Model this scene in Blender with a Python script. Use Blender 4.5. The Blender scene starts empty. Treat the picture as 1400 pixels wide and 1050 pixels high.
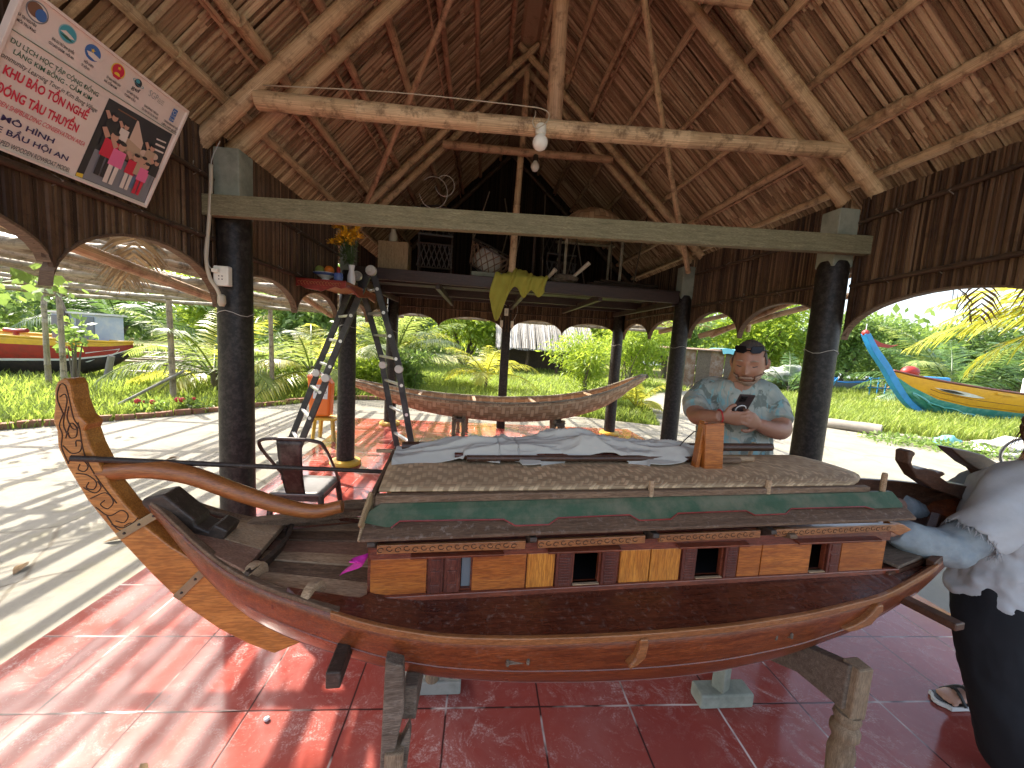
import bpy, bmesh, math, random
import numpy as np
from mathutils import Vector, Matrix, Euler, noise as mnoise
R = math.radians
SC = bpy.context.scene
COL = SC.collection
# ------------------------------------------------------------------ camera
pitch, roll, yaw = -0.10598, 0.06238, 0.08127
F_ = Vector((math.sin(yaw)*math.cos(pitch), math.cos(yaw)*math.cos(pitch), math.sin(pitch)))
r0 = Vector((math.cos(yaw), -math.sin(yaw), 0)); u0 = r0.cross(F_)
r1 = math.cos(roll)*r0+math.sin(roll)*u0; u1 = -math.sin(roll)*r0+math.cos(roll)*u0
cam = bpy.data.cameras.new('camera'); camo = bpy.data.objects.new('camera', cam); COL.objects.link(camo)
cam.sensor_fit = 'HORIZONTAL'; cam.sensor_width = 36; cam.lens = 526/1400*36
cam.clip_start = .02; cam.clip_end = 2000
camo.matrix_world = Matrix(((r1.x, u1.x, -F_.x, 0), (r1.y, u1.y, -F_.y, 0), (r1.z, u1.z, -F_.z, 1.556), (0, 0, 0, 1)))
SC.camera = camo
# ------------------------------------------------------------------ light
SUN_AZ, SUN_EL = R(-50), R(46)                       # azimuth from +Y towards +X
sd = Vector((math.sin(SUN_AZ)*math.cos(SUN_EL), math.cos(SUN_AZ)*math.cos(SUN_EL), math.sin(SUN_EL)))
w = bpy.data.worlds.new('World'); SC.world = w; w.use_nodes = True
bg = w.node_tree.nodes['Background']; sk = w.node_tree.nodes.new('ShaderNodeTexSky')
sk.sky_type = 'NISHITA'; sk.sun_disc = False; sk.sun_elevation = SUN_EL; sk.sun_rotation = SUN_AZ
sk.air_density = 1.0; sk.dust_density = 4.0; sk.ozone_density = .7
hs = w.node_tree.nodes.new('ShaderNodeHueSaturation'); hs.inputs['Saturation'].default_value = .75     # a hazy, whitish sky
w.node_tree.links.new(sk.outputs[0], hs.inputs['Color']); w.node_tree.links.new(hs.outputs[0], bg.inputs[0]); bg.inputs[1].default_value = .10
sl = bpy.data.lights.new('sun', 'SUN'); sl.energy = 2.05; sl.angle = R(.6); sl.color = (1, .93, .82)
so = bpy.data.objects.new('sun', sl); COL.objects.link(so); so.rotation_euler = sd.to_track_quat('Z', 'Y').to_euler()
SC.view_settings.view_transform = 'Standard'; SC.view_settings.look = 'None'
SC.view_settings.exposure = 2.72; SC.view_settings.gamma = 1
SC.cycles.max_bounces = 8; SC.cycles.diffuse_bounces = 5; SC.cycles.transparent_max_bounces = 8
# ------------------------------------------------------------------ material helpers
class G:
    def __init__(s, name):
        s.m = bpy.data.materials.new(name); s.m.use_nodes = True; s.t = s.m.node_tree; s.t.nodes.clear()
        s.out = s.t.nodes.new('ShaderNodeOutputMaterial'); s._o = None
    def n(s, typ, ins={}, **props):
        k = s.t.nodes.new(typ)
        for a, b in props.items(): setattr(k, a, b)
        for a, b in ins.items():
            if isinstance(b, bpy.types.NodeSocket): s.t.links.new(b, k.inputs[a])
            elif b is not None: k.inputs[a].default_value = b
        return k
    def tc(s):
        if not s._o: s._o = s.n('ShaderNodeTexCoord')
        return s._o
    def obj(s): return s.tc().outputs['Object']
    def uv(s): return s.tc().outputs['UV']
    def rnd(s): return s.n('ShaderNodeObjectInfo').outputs['Random']
    def pos(s): return s.n('ShaderNodeNewGeometry').outputs['Position']
    def mp(s, v, scale=(1, 1, 1), loc=(0, 0, 0), rot=(0, 0, 0)):
        return s.n('ShaderNodeMapping', {'Vector': v, 'Scale': scale, 'Location': loc, 'Rotation': rot}).outputs[0]
    def noise(s, v, scale=5, detail=4, rough=.55, dist=0):
        return s.n('ShaderNodeTexNoise', {'Vector': v, 'Scale': scale, 'Detail': detail, 'Roughness': rough, 'Distortion': dist}).outputs[0]
    def vor(s, v, scale=5, feature='F1', out=0):
        return s.n('ShaderNodeTexVoronoi', {'Vector': v, 'Scale': scale}, feature=feature).outputs[out]
    def white(s, v): return s.n('ShaderNodeTexWhiteNoise', {'Vector': v}).outputs[0]
    def ramp(s, f, stops, interp='LINEAR'):
        k = s.n('ShaderNodeValToRGB', {'Fac': f}); e = k.color_ramp.elements; k.color_ramp.interpolation = interp
        while len(e) < len(stops): e.new(.5)
        for i, (p, c) in enumerate(stops):
            e[i].position = p; e[i].color = (*c, 1) if not isinstance(c, (int, float)) else (c, c, c, 1)
        return k.outputs[0]
    def mix(s, f, a, b, blend='MIX'):
        k = s.n('ShaderNodeMix', {}, data_type='RGBA', blend_type=blend)
        for i, x in ((0, f), (6, a), (7, b)):
            if isinstance(x, bpy.types.NodeSocket): s.t.links.new(x, k.inputs[i])
            elif i == 0: k.inputs[0].default_value = x
            else: k.inputs[i].default_value = (*x, 1) if not isinstance(x, (int, float)) else (x, x, x, 1)
        return k.outputs[2]
    def ma(s, op, a, b=0., c=0.): return s.n('ShaderNodeMath', {0: a, 1: b, 2: c}, operation=op).outputs[0]
    def sep(s, v): return s.n('ShaderNodeSeparateXYZ', {0: v}).outputs
    def comb(s, x=0., y=0., z=0.): return s.n('ShaderNodeCombineXYZ', {0: x, 1: y, 2: z}).outputs[0]
    def bump(s, h, st=.3, d=.01, nrm=None): return s.n('ShaderNodeBump', {'Height': h, 'Strength': st, 'Distance': d, 'Normal': nrm}).outputs[0]
    def fin(s, col, rough=.6, nrm=None, metal=0., spec=.5, coat=0., transl=None, tw=.4, emit=None, es=1, alpha=None):
        def c4(c): return c if isinstance(c, bpy.types.NodeSocket) else (*c, 1)
        b = s.n('ShaderNodeBsdfPrincipled', {'Base Color': c4(col), 'Roughness': rough, 'Metallic': metal, 'Specular IOR Level': spec, 'Coat Weight': coat, 'Normal': nrm})
        if emit: b.inputs['Emission Color'].default_value = (*emit, 1); b.inputs['Emission Strength'].default_value = es
        o = b.outputs[0]
        if transl is not None:
            t = s.n('ShaderNodeBsdfTranslucent', {'Color': c4(transl)})
            o = s.n('ShaderNodeMixShader', {0: tw, 1: o, 2: t.outputs[0]}).outputs[0]
        s.t.links.new(o, s.out.inputs[0]); return s.m
M = {}
def mat_wood(name, dark, light, axis=0, scale=6., rough=.5, coat=0., dust=.0, bump=.25, streak=14, spec=.5, blot=.5):
    g = G(name); sc = [streak]*3; sc[axis] = 1.2
    v = g.mp(g.obj(), sc); n1 = g.noise(v, scale, 6, .6, .6); n2 = g.noise(g.obj(), 7, 3); n3 = g.noise(g.mp(g.obj(), [x*3 for x in sc]), scale*2.2, 3)
    f = g.ma('ADD', g.ma('MULTIPLY', n1, 1-blot*.5), g.ma('MULTIPLY', n2, blot*.5))
    c = g.ramp(f, [(.32, dark), (.68, light)])
    c = g.mix(g.ramp(n3, [(.42, .55), (.58, 0.)]), c, [x*.45 for x in dark])
    c = g.mix(g.ma('MULTIPLY', g.rnd(), .25), c, [x*.6 for x in dark])
    if dust:
        d = g.ramp(g.noise(g.obj(), 60, 5, .7), [(.55, 0.), (.75, 1.)]); d2 = g.ramp(g.vor(g.obj(), 90), [(.03, 1.), (.09, 0.)])
        d = g.ma('MULTIPLY', g.ma('MAXIMUM', d, d2), g.ma('MULTIPLY', g.ramp(g.noise(g.obj(), 3.5, 3), [(.35, .2), (.7, 1.)]), dust))
        c = g.mix(d, c, (.32, .27, .23))
    r = g.ma('ADD', g.ma('MULTIPLY', n2, .3), rough-.15)
    M[name] = g.fin(c, r, g.bump(g.ma('ADD', n1, g.ma('MULTIPLY', n3, .5)), bump, .004), coat=coat, spec=spec)
def mat_bamboo(name, dark, light, rough=.55):
    g = G(name); u = g.uv(); x, y, _ = g.sep(u)
    v = g.comb(g.ma('MULTIPLY', x, 2.5), g.ma('MULTIPLY', y, 22.), g.ma('MULTIPLY', g.rnd(), 40.))
    n1 = g.noise(v, 1.6, 6, .65); n2 = g.noise(g.obj(), 3.3, 5, .65)
    c = g.ramp(g.ma('ADD', g.ma('MULTIPLY', n1, .6), g.ma('MULTIPLY', n2, .4)), [(.34, dark), (.62, light)])
    c = g.mix(g.ramp(g.noise(g.obj(), 11, 6, .75), [(.5, 0.), (.64, .8)]), c, [x*.42 for x in dark])
    c = g.mix(g.ramp(g.noise(g.comb(g.ma('MULTIPLY', x, .8), g.ma('MULTIPLY', y, 60.), 3.), 2, 3), [(.56, 0.), (.62, .6)]), c, [x*.4 for x in dark])
    c = g.mix(g.ma('MULTIPLY', g.rnd(), .3), c, dark)
    M[name] = g.fin(c, rough, g.bump(g.ma('ADD', n1, n2), .35, .006), spec=.35)
def mat_reed(name, stops, rough=.7, spec=.25):
    g = G(name); x, y, _ = g.sep(g.uv())
    w_ = g.white(g.comb(x, 0., 0.)); n = g.noise(g.comb(g.ma('MULTIPLY', x, 900.), g.ma('MULTIPLY', y, 3.), 0.), 1, 5, .6)
    n2 = g.noise(g.obj(), 1.3, 4, .6); n3 = g.noise(g.obj(), 9, 4, .7)
    f = g.ma('ADD', g.ma('MULTIPLY', w_, .62), g.ma('ADD', g.ma('MULTIPLY', n, .28), g.ma('MULTIPLY', n2, .2)))
    c = g.ramp(f, stops); c = g.mix(g.ramp(n3, [(.55, 0.), (.75, .7)]), c, stops[0][1])
    M[name] = g.fin(c, rough, g.bump(n, .3, .004), spec=spec)
def mat_leaf(name, dark, light, tl, tw=.45, rough=.45, spec=.4):
    g = G(name); x, y, _ = g.sep(g.uv()); w_ = g.white(g.comb(x, 0., 0.)); n = g.noise(g.obj(), .9, 3)
    f = g.ma('ADD', g.ma('MULTIPLY', w_, .6), g.ma('MULTIPLY', n, .4))
    c = g.ramp(f, [(.2, dark), (.8, light)])
    M[name] = g.fin(c, rough, transl=g.mix(.75, c, tl), tw=tw, spec=spec)
def mat_plain(name, col, rough=.5, metal=0., var=.2, scale=12, coat=0., bump=.1, spec=.5, dirt=None, dirtamt=.6, transl=None, emit=None, es=1):
    g = G(name); n = g.noise(g.obj(), scale, 5, .6); c = g.mix(g.ma('MULTIPLY', n, var*2), col, [x*.55 for x in col])
    if dirt: c = g.mix(g.ma('MULTIPLY', g.ramp(g.noise(g.obj(), scale*.35, 6, .7), [(.45, 0.), (.65, 1.)]), dirtamt), c, dirt)
    M[name] = g.fin(c, g.ma('ADD', g.ma('MULTIPLY', n, .2), rough-.1), g.bump(n, bump, .003), metal=metal, coat=coat, spec=spec, transl=transl, emit=emit, es=es)
# bamboo, reeds
mat_bamboo('bamboo', (.34, .20, .105), (.78, .57, .35))
mat_bamboo('bamboo_red', (.30, .155, .085), (.68, .43, .27))
mat_bamboo('bamboo_grey', (.16, .13, .085), (.46, .40, .30), .7)
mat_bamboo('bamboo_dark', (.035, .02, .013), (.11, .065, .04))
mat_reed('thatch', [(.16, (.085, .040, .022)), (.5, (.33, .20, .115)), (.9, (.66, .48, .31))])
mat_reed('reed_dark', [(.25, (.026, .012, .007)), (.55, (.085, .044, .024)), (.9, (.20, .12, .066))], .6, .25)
mat_reed('thatch_grey', [(.25, (.13, .11, .085)), (.5, (.33, .30, .25)), (.8, (.55, .52, .46))])
mat_reed('reed_shaded', [(.25, (.008, .005, .004)), (.55, (.022, .013, .009)), (.9, (.05, .03, .02))], .7, .15)  # gable reeds: the shade above the loft is put into this near-black colour
# boat woods
mat_wood('hull_wood', (.10, .021, .007), (.33, .085, .022), 0, 5, .33, coat=.08, dust=.3)
mat_wood('deck_red', (.055, .012, .006), (.17, .045, .020), 0, 5, .28, coat=.1, dust=.55)
mat_wood('rail_wood', (.22, .075, .022), (.42, .17, .055), 0, 6, .4, coat=.2, dust=.3)
mat_wood('rudder_wood', (.36, .122, .020), (.60, .25, .056), 0, 4, .42, coat=.15, dust=.12, streak=10)
mat_wood('tiller_wood', (.25, .075, .018), (.48, .18, .048), 0, 5, .38, coat=.2, dust=.1)
mat_wood('panel_wood', (.30, .070, .010), (.56, .185, .030), 0, 4, .36, coat=.25, dust=.12)
mat_wood('panel_gold', (.42, .125, .014), (.68, .28, .042), 2, 4, .36, coat=.25, dust=.1)
mat_wood('cabin_red', (.10, .019, .009), (.26, .06, .025), 0, 5, .36, coat=.25, dust=.25)
mat_wood('shutter_red', (.068, .012, .007), (.17, .040, .022), 2, 6, .4, coat=.15, dust=.25)
mat_wood('old_grey', (.085, .06, .042), (.23, .18, .135), 0, 6, .75, dust=.6, spec=.3)
mat_wood('old_brown', (.10, .058, .033), (.27, .17, .105), 0, 6, .65, dust=.5, spec=.3)
mat_wood('old_dark', (.022, .014, .010), (.075, .048, .034), 0, 6, .55, dust=.35)
mat_wood('plank_pale', (.30, .19, .105), (.56, .40, .25), 0, 5, .7, dust=.5, spec=.3)
mat_wood('plank_red', (.20, .10, .06), (.38, .22, .15), 0, 5, .65, dust=.6, spec=.3)
mat_wood('roof_board', (.085, .045, .026), (.21, .128, .08), 0, 6, .6, dust=.7, spec=.3)
mat_wood('beam_green', (.17, .15, .085), (.38, .335, .20), 0, 7, .75, dust=.3, spec=.2)
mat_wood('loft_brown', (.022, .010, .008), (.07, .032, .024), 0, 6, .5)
mat_wood('pine', (.28, .17, .08), (.52, .36, .19), 2, 5, .6)
mat_wood('baluster', (.15, .10, .06), (.36, .26, .165), 2, 6, .7, dust=.5, spec=.3)
mat_wood('altar_red', (.18, .012, .008), (.36, .035, .02), 0, 5, .4, coat=.2)
mat_wood('altar_raw', (.34, .13, .045), (.52, .22, .08), 0, 5, .5)
mat_wood('bow_wood', (.045, .018, .010), (.14, .06, .032), 0, 5, .42, dust=.3)
mat_plain('green_paint', (.035, .085, .040), .6, var=.35, scale=20, dirt=(.18, .15, .10), dirtamt=.55, bump=.3)
mat_plain('engrave', (.05, .018, .006), .7)
mat_plain('black', (.006, .006, .007), .5)
mat_plain('brass_tin', (.34, .27, .16), .45, metal=.5, var=.4, dirt=(.12, .09, .06))
mat_plain('post_black', (.016, .012, .010), .45, var=.3, scale=90, dirt=(.11, .09, .075), dirtamt=.32, bump=.5, spec=.28)
mat_plain('concrete', (.30, .29, .25), .85, var=.35, scale=18, dirt=(.12, .12, .09), bump=.4)
mat_plain('concrete_green', (.33, .34, .27), .85, var=.4, scale=14, dirt=(.10, .11, .08), bump=.5)
mat_plain('yellow_base', (.62, .36, .03), .6, var=.2, dirt=(.3, .24, .14))
mat_plain('white_plastic', (.75, .72, .64), .35, var=.08)
mat_plain('conduit', (.52, .45, .34), .5, var=.2)
mat_plain('cable', (.45, .42, .38), .5)
mat_plain('bulb_white', (.86, .84, .78), .2, var=.03, spec=.6)
mat_plain('aluminium', (.72, .72, .72), .32, metal=.85, var=.15)
mat_plain('ladder_black', (.018, .018, .020), .4, var=.2, dirt=(.2, .19, .18), dirtamt=.25)
mat_plain('hinge_grey', (.62, .60, .56), .4, metal=.2, var=.25)
mat_plain('chair_metal', (.028, .016, .014), .38, metal=.4, var=.3, dirt=(.30, .25, .22), dirtamt=.35)
mat_plain('chair_seat', (.19, .18, .17), .35, metal=.3, var=.3, dirt=(.10, .08, .07))
mat_plain('cloth_white', (.52, .485, .43), .85, var=.2, scale=9, dirt=(.42, .39, .34), dirtamt=.45, spec=.1)
mat_plain('cloth_olive', (.42, .40, .075), .8, var=.3, spec=.1)
mat_plain('magenta', (.75, .03, .42), .6)
mat_plain('ceramic', (.75, .76, .78), .2)
mat_plain('ceramic_blue', (.10, .16, .42), .25)
mat_plain('orange_fruit', (.72, .20, .02), .5)
mat_plain('green_fruit', (.25, .30, .06), .5)
mat_plain('orange_plastic', (.80, .17, .02), .4, var=.1)
mat_plain('yellow_paint', (.70, .40, .02), .5, var=.2, dirt=(.35, .2, .05), dirtamt=.5)
mat_plain('red_paint', (.36, .022, .015), .5, var=.3, dirt=(.12, .03, .02), dirtamt=.5)
mat_plain('hull_black', (.022, .017, .018), .6, var=.3, dirt=(.10, .06, .05), dirtamt=.4)
mat_plain('white_paint', (.70, .70, .68), .5, var=.15, dirt=(.4, .38, .33), dirtamt=.4)
mat_plain('blue_paint', (.02, .26, .62), .45, var=.15, dirt=(.02, .16, .4))
mat_plain('teal_paint', (.05, .30, .28), .5, var=.3, dirt=(.25, .5, .42), dirtamt=.5)
mat_plain('amber_paint', (.72, .36, .012), .5, var=.12, dirt=(.5, .22, .02), dirtamt=.45)
mat_plain('boat_grey', (.16, .18, .20), .6, var=.3)
mat_plain('panel_blue', (.40, .46, .55), .5, var=.2, dirt=(.55, .55, .52))
mat_plain('net', (.34, .36, .31), .9, var=.5, scale=60, bump=.8)
mat_plain('brick', (.30, .13, .075), .85, var=.4, dirt=(.16, .14, .10))
mat_plain('flower_red', (.50, .03, .03), .6, var=.15)
mat_plain('petal_yellow', (.82, .46, .015), .6, var=.15)
mat_plain('twig', (.28, .25, .21), .85, var=.4)
mat_plain('trunk', (.17, .14, .11), .9, var=.5, scale=30, bump=.8)
mat_plain('tarp', (.62, .62, .60), .6, var=.2)
mat_plain('tarp_blue', (.16, .45, .48), .55, var=.2)
mat_plain('rope_orange', (.75, .33, .02), .8, var=.3)
mat_plain('tyre', (.02, .02, .02), .7)
mat_plain('rust', (.22, .12, .07), .8, var=.5, dirt=(.34, .30, .27))
# weave: strips of split bamboo in a twill
def mat_weave(name, ca, cb, cg, n=70., zig=6., rough=.65, amt=.7):
    g = G(name); x, y, _ = g.sep(g.uv())
    X = g.ma('MULTIPLY', x, n); Y = g.ma('MULTIPLY', y, n); fx = g.ma('FLOOR', X); fy = g.ma('FLOOR', Y)
    pp = g.ma('PINGPONG', fx, zig)
    s_ = g.ma('MODULO', g.ma('ADD', g.ma('ADD', pp, fy), 400.), 4.); sel = g.ma('LESS_THAN', s_, 1.9)
    tx = g.ma('ABSOLUTE', g.ma('SUBTRACT', g.ma('FRACT', X), .5)); ty = g.ma('ABSOLUTE', g.ma('SUBTRACT', g.ma('FRACT', Y), .5))
    edge = g.mix(sel, tx, ty); h = g.ma('SUBTRACT', .5, edge)
    ida = g.white(g.comb(fx, 0., 0.)); idb = g.white(g.comb(0., fy, 5.))
    c = g.mix(sel, g.mix(ida, ca, [k*.7 for k in ca]), g.mix(idb, cb, [k*.7 for k in cb]))
    c = g.mix(g.ma('MULTIPLY', g.ramp(edge, [(.3, 0.), (.5, 1.)]), amt), c, cg)
    c = g.mix(g.ramp(g.noise(g.obj(), 6, 5, .7), [(.42, 0.), (.7, .55)]), c, [k*.5 for k in ca])
    M[name] = g.fin(c, rough, g.bump(h, .6, .004), spec=.3)
mat_weave('mat_weave', (.70, .49, .29), (.52, .345, .195), (.19, .12, .065), 64., 4., amt=.5)
mat_weave('basket_weave', (.60, .40, .24), (.44, .26, .14), (.12, .06, .03), 15., 3.)
# floor tiles: 40 cm painted tiles, scuffed and dusty
g = G('tiles'); P = g.pos(); x, y, _ = g.sep(P)
tx = g.ma('DIVIDE', g.ma('ADD', x, 1.2725+8), .4); ty = g.ma('DIVIDE', g.ma('ADD', y, 8-1.488), .4)
wob = g.ma('MULTIPLY', g.ma('SUBTRACT', g.noise(P, 9, 3), .5), .012)
ex = g.ma('ABSOLUTE', g.ma('SUBTRACT', g.ma('FRACT', g.ma('ADD', g.ma('ADD', tx, wob), .5)), .5)); ey = g.ma('ABSOLUTE', g.ma('SUBTRACT', g.ma('FRACT', g.ma('ADD', g.ma('ADD', ty, wob), .5)), .5))
gr = g.ma('MINIMUM', ex, ey)
idn = g.white(g.comb(g.ma('FLOOR', tx), g.ma('FLOOR', ty), 0.))
base = g.mix(g.noise(P, 2.2, 5, .65), (.33, .064, .044), (.22, .045, .036))
base = g.mix(g.ma('MULTIPLY', idn, .35), base, (.22, .04, .035))
sw = g.noise(g.mp(P, (1, 1, 1), rot=(0, 0, .6)), 7, 6, .75, 2.2); sc1 = g.ramp(sw, [(.49, 0.), (.63, 1.)])
sc2 = g.ramp(g.noise(P, 120, 4, .7), [(.44, 0.), (.62, 1.)]); area = g.ramp(g.noise(P, 1.3, 4, .65), [(.38, .10), (.62, 1.)])
dust = g.ma('MULTIPLY', g.ma('MULTIPLY', sc1, g.ma('ADD', g.ma('MULTIPLY', sc2, .8), .22)), area)
film = g.ma('MULTIPLY', g.ramp(g.noise(P, 2.4, 6, .75, .6), [(.42, 0.), (.75, 1.)]), .30); speck = g.ma('MULTIPLY', g.ramp(g.vor(P, 60), [(.05, 1.), (.12, 0.)]), .6)
speck = g.ma('MAXIMUM', speck, film)
c = g.mix(g.ma('MINIMUM', g.ma('MAXIMUM', dust, g.ma('MULTIPLY', speck, area)), .85), base, (.52, .40, .37))
jl = g.ramp(gr, [(.006, 1.), (.013, 0.)])
jc = g.mix(g.ramp(g.noise(P, 3.1, 3), [(.5, 0.), (.62, 1.)]), (.05, .02, .018), (.62, .52, .47))
c = g.mix(jl, c, jc)
rg = g.ma('ADD', .05, g.ma('ADD', g.ma('MULTIPLY', g.noise(P, 5, 4), .10), g.ma('MULTIPLY', dust, .06)))
M['tiles'] = g.fin(c, rg, g.bump(g.ma('SUBTRACT', g.ma('MULTIPLY', g.noise(P, 9, 3), .10), jl), .10, .004), spec=g.ma('MULTIPLY', .27, g.ma('SUBTRACT', 1., g.ma('MINIMUM', g.ma('MULTIPLY', dust, 1.2), .9))))
# pale cement ground, cracked and stained
g = G('cement'); P = g.pos()
c = g.mix(g.noise(P, 1.1, 6, .65), (.18, .164, .13), (.27, .254, .213))
c = g.mix(g.ramp(g.noise(P, 2.7, 6, .7, .8), [(.5, 0.), (.68, .6)]), c, (.20, .18, .10))
c = g.mix(g.ramp(g.noise(P, 24, 5, .7), [(.48, 0.), (.7, .5)]), c, (.18, .168, .14))
ck = g.ramp(g.vor(g.mix(.12, P, g.n('ShaderNodeTexNoise', {'Vector': P, 'Scale': 3., 'Detail': 5}).outputs[1]), 1.1, 'DISTANCE_TO_EDGE'), [(.004, 1.), (.016, 0.)])
ck = g.ma('MULTIPLY', ck, g.ramp(g.noise(P, .8, 2), [(.46, 0.), (.56, 1.)]))
c = g.mix(g.ma('MULTIPLY', ck, .8), c, (.13, .11, .08))
M['cement'] = g.fin(c, .8, g.bump(g.ma('SUBTRACT', g.noise(P, 40, 5, .7), g.ma('MULTIPLY', ck, 1.5)), .35, .008), spec=.12)
g = G('soil'); P = g.pos(); c = g.mix(g.noise(P, 1.4, 6, .7), (.13, .13, .045), (.28, .24, .13)); c = g.mix(g.ramp(g.noise(P, .35, 4), [(.45, 0.), (.6, .7)]), c, (.09, .15, .03))
M['soil'] = g.fin(c, .95, g.bump(g.noise(P, 30, 5), .6, .03), spec=.1)
mat_leaf('grass', (.09, .15, .025), (.30, .33, .07), (.40, .52, .08), .45, .6)
mat_leaf('leaf_bright', (.09, .19, .02), (.30, .38, .05), (.50, .62, .06), .5)
mat_leaf('leaf_mid', (.06, .13, .03), (.20, .28, .07), (.32, .46, .09), .45)
mat_leaf('leaf_dark', (.035, .08, .025), (.11, .17, .05), (.19, .30, .07), .35)
mat_leaf('frond', (.09, .15, .04), (.27, .31, .10), (.38, .46, .10), .42, .38)
mat_leaf('frond_yellow', (.22, .27, .03), (.46, .42, .06), (.70, .66, .08), .5, .35)
mat_leaf('frond_dark', (.035, .09, .03), (.11, .18, .06), (.18, .30, .06), .35, .35)
mat_leaf('frond_dry', (.12, .075, .04), (.30, .21, .12), (.3, .2, .1), .2, .8, .1)
mat_leaf('needle_dark', (.02, .055, .02), (.06, .11, .04), (.1, .2, .04), .3)
# ------------------------------------------------------------------ mesh helpers
def wm(o):
    m = Matrix.LocRotScale(o.location, o.rotation_euler, o.scale)
    return wm(o.parent) @ m if o.parent else m
class MB:
    def __init__(s): s.v = []; s.f = []; s.u = []; s.mi = []; s.m = 0
    def face(s, idx, uv=None):
        s.f.append(tuple(idx)); s.u.append(uv or [(0, 0)]*len(idx)); s.mi.append(s.m)
    def poly(s, pts, uv=None):
        b = len(s.v); s.v += [tuple(p) for p in pts]; s.face(range(b, b+len(pts)), uv)
    def box(s, c, d, rot=None, taper=1.):
        b = len(s.v); c = Vector(c)
        for z in (-.5, .5):
            k = taper if z > 0 else 1
            for x, y in ((-.5, -.5), (.5, -.5), (.5, .5), (-.5, .5)):
                p = Vector((x*d[0]*k, y*d[1]*k, z*d[2]))
                if rot is not None: p = rot @ p
                s.v.append(tuple(c+p))
        for q in ((3, 2, 1, 0), (4, 5, 6, 7), (0, 1, 5, 4), (1, 2, 6, 5), (2, 3, 7, 6), (3, 0, 4, 7)): s.face([b+i for i in q])
        return s
    def bar(s, a, b, w, h, up=(0, 0, 1)):
        a = Vector(a); b = Vector(b); d = (b-a); L = d.length; d.normalize(); up = Vector(up)
        sx = d.cross(up).normalized(); uz = sx.cross(d)
        return s.box((a+b)/2, (L, w, h), Matrix((d, -sx, uz)).transposed())
    def tube(s, pts, r, n=8, cap=True, sx=1., flat=None):
        pts = [Vector(p) for p in pts]; N = len(pts)
        if not hasattr(r, '__len__'): r = [r]*N
        t0 = (pts[1]-pts[0]).normalized(); up = Vector((0, 0, 1)) if abs(t0.z) < .9 else Vector((1, 0, 0))
        if flat: up = Vector(flat)
        nx = t0.cross(up).normalized(); b0 = len(s.v); L = 0
        Ls = []
        for i, p in enumerate(pts):
            t = (pts[min(i+1, N-1)]-pts[max(i-1, 0)]).normalized()
            nx = (nx-t*nx.dot(t)).normalized(); ny = t.cross(nx)
            if i: L += (p-pts[i-1]).length
            Ls.append(L)
            for k in range(n):
                a = 2*math.pi*k/n; s.v.append(tuple(p+(nx*math.cos(a)*sx+ny*math.sin(a))*r[i]))
        for i in range(N-1):
            for k in range(n):
                k2 = (k+1) % n
                s.face([b0+i*n+k, b0+i*n+k2, b0+(i+1)*n+k2, b0+(i+1)*n+k], [(Ls[i], k/n), (Ls[i], (k+1)/n), (Ls[i+1], (k+1)/n), (Ls[i+1], k/n)])
        if cap:
            s.face([b0+k for k in range(n)][::-1], [(0, k/n) for k in range(n)]); s.face([b0+(N-1)*n+k for k in range(n)], [(L, k/n) for k in range(n)])
        return s
    def pole(s, a, b, r0, r1=None, n=9, node=.3, bend=.012, seed=0):       # a bamboo pole with nodes and a slight bow
        rg = random.Random(seed*7+int(abs(a[0]*131+a[1]*57+a[2]*17+b[0]*7)*100)); a = Vector(a); b = Vector(b); L = (b-a).length; r1 = r1 or r0*.85
        off = Vector((rg.uniform(-1, 1), rg.uniform(-1, 1), rg.uniform(-1, 1)))*bend*L; ph = rg.uniform(0, 3)
        pts = []; rr = []; x = 0.; nx = rg.uniform(.05, node)
        def P(t): return a.lerp(b, t)+off*math.sin(math.pi*t)+off.yzx*.35*math.sin(ph+7*t)*min(t, 1-t)
        st = [(0, 0)]
        while nx < L-.03:
            st += [(nx-.014, 0), (nx-.004, .09), (nx+.004, .10), (nx+.014, 0)]; nx += node*rg.uniform(.8, 1.2)
        st.append((L, 0)); 
        for d, k in st: pts.append(P(d/L)); rr.append((r0+(r1-r0)*d/L)*(1+k)*rg.uniform(.97, 1.02))
        return s.tube(pts, rr, n)
    def lathe(s, prof, c=(0, 0, 0), n=16, rot=None, cap=True):
        b = len(s.v); c = Vector(c)
        for r, z in prof:
            for k in range(n):
                a = 2*math.pi*k/n; p = Vector((r*math.cos(a), r*math.sin(a), z))
                if rot is not None: p = rot @ p
                s.v.append(tuple(c+p))
        for i in range(len(prof)-1):
            for k in range(n):
                k2 = (k+1) % n; s.face([b+i*n+k, b+i*n+k2, b+(i+1)*n+k2, b+(i+1)*n+k])
        if cap:
            s.face([b+k for k in range(n)][::-1]); s.face([b+(len(prof)-1)*n+k for k in range(n)])
        return s
    def prism(s, outline, fn, t0, t1):            # outline 2-D, fn(x,y,t) -> 3-D, extruded from t0 to t1
        b = len(s.v); n = len(outline)
        for t in (t0, t1): s.v += [tuple(fn(x, y, t)) for x, y in outline]
        s.face(list(range(b+n-1, b-1, -1))); s.face(range(b+n, b+2*n))
        for i in range(n): j = (i+1) % n; s.face([b+i, b+j, b+n+j, b+n+i])
        return s
    def grid(s, fn, nu, nv, uvfn=None):
        b = len(s.v)
        for i in range(nu+1):
            for j in range(nv+1): s.v.append(tuple(fn(i/nu, j/nv)))
        uvfn = uvfn or (lambda a, c: (a, c))
        for i in range(nu):
            for j in range(nv):
                q = [(i, j), (i+1, j), (i+1, j+1), (i, j+1)]
                s.face([b+a*(nv+1)+c for a, c in q], [uvfn(a/nu, c/nv) for a, c in q])
        return s
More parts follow.
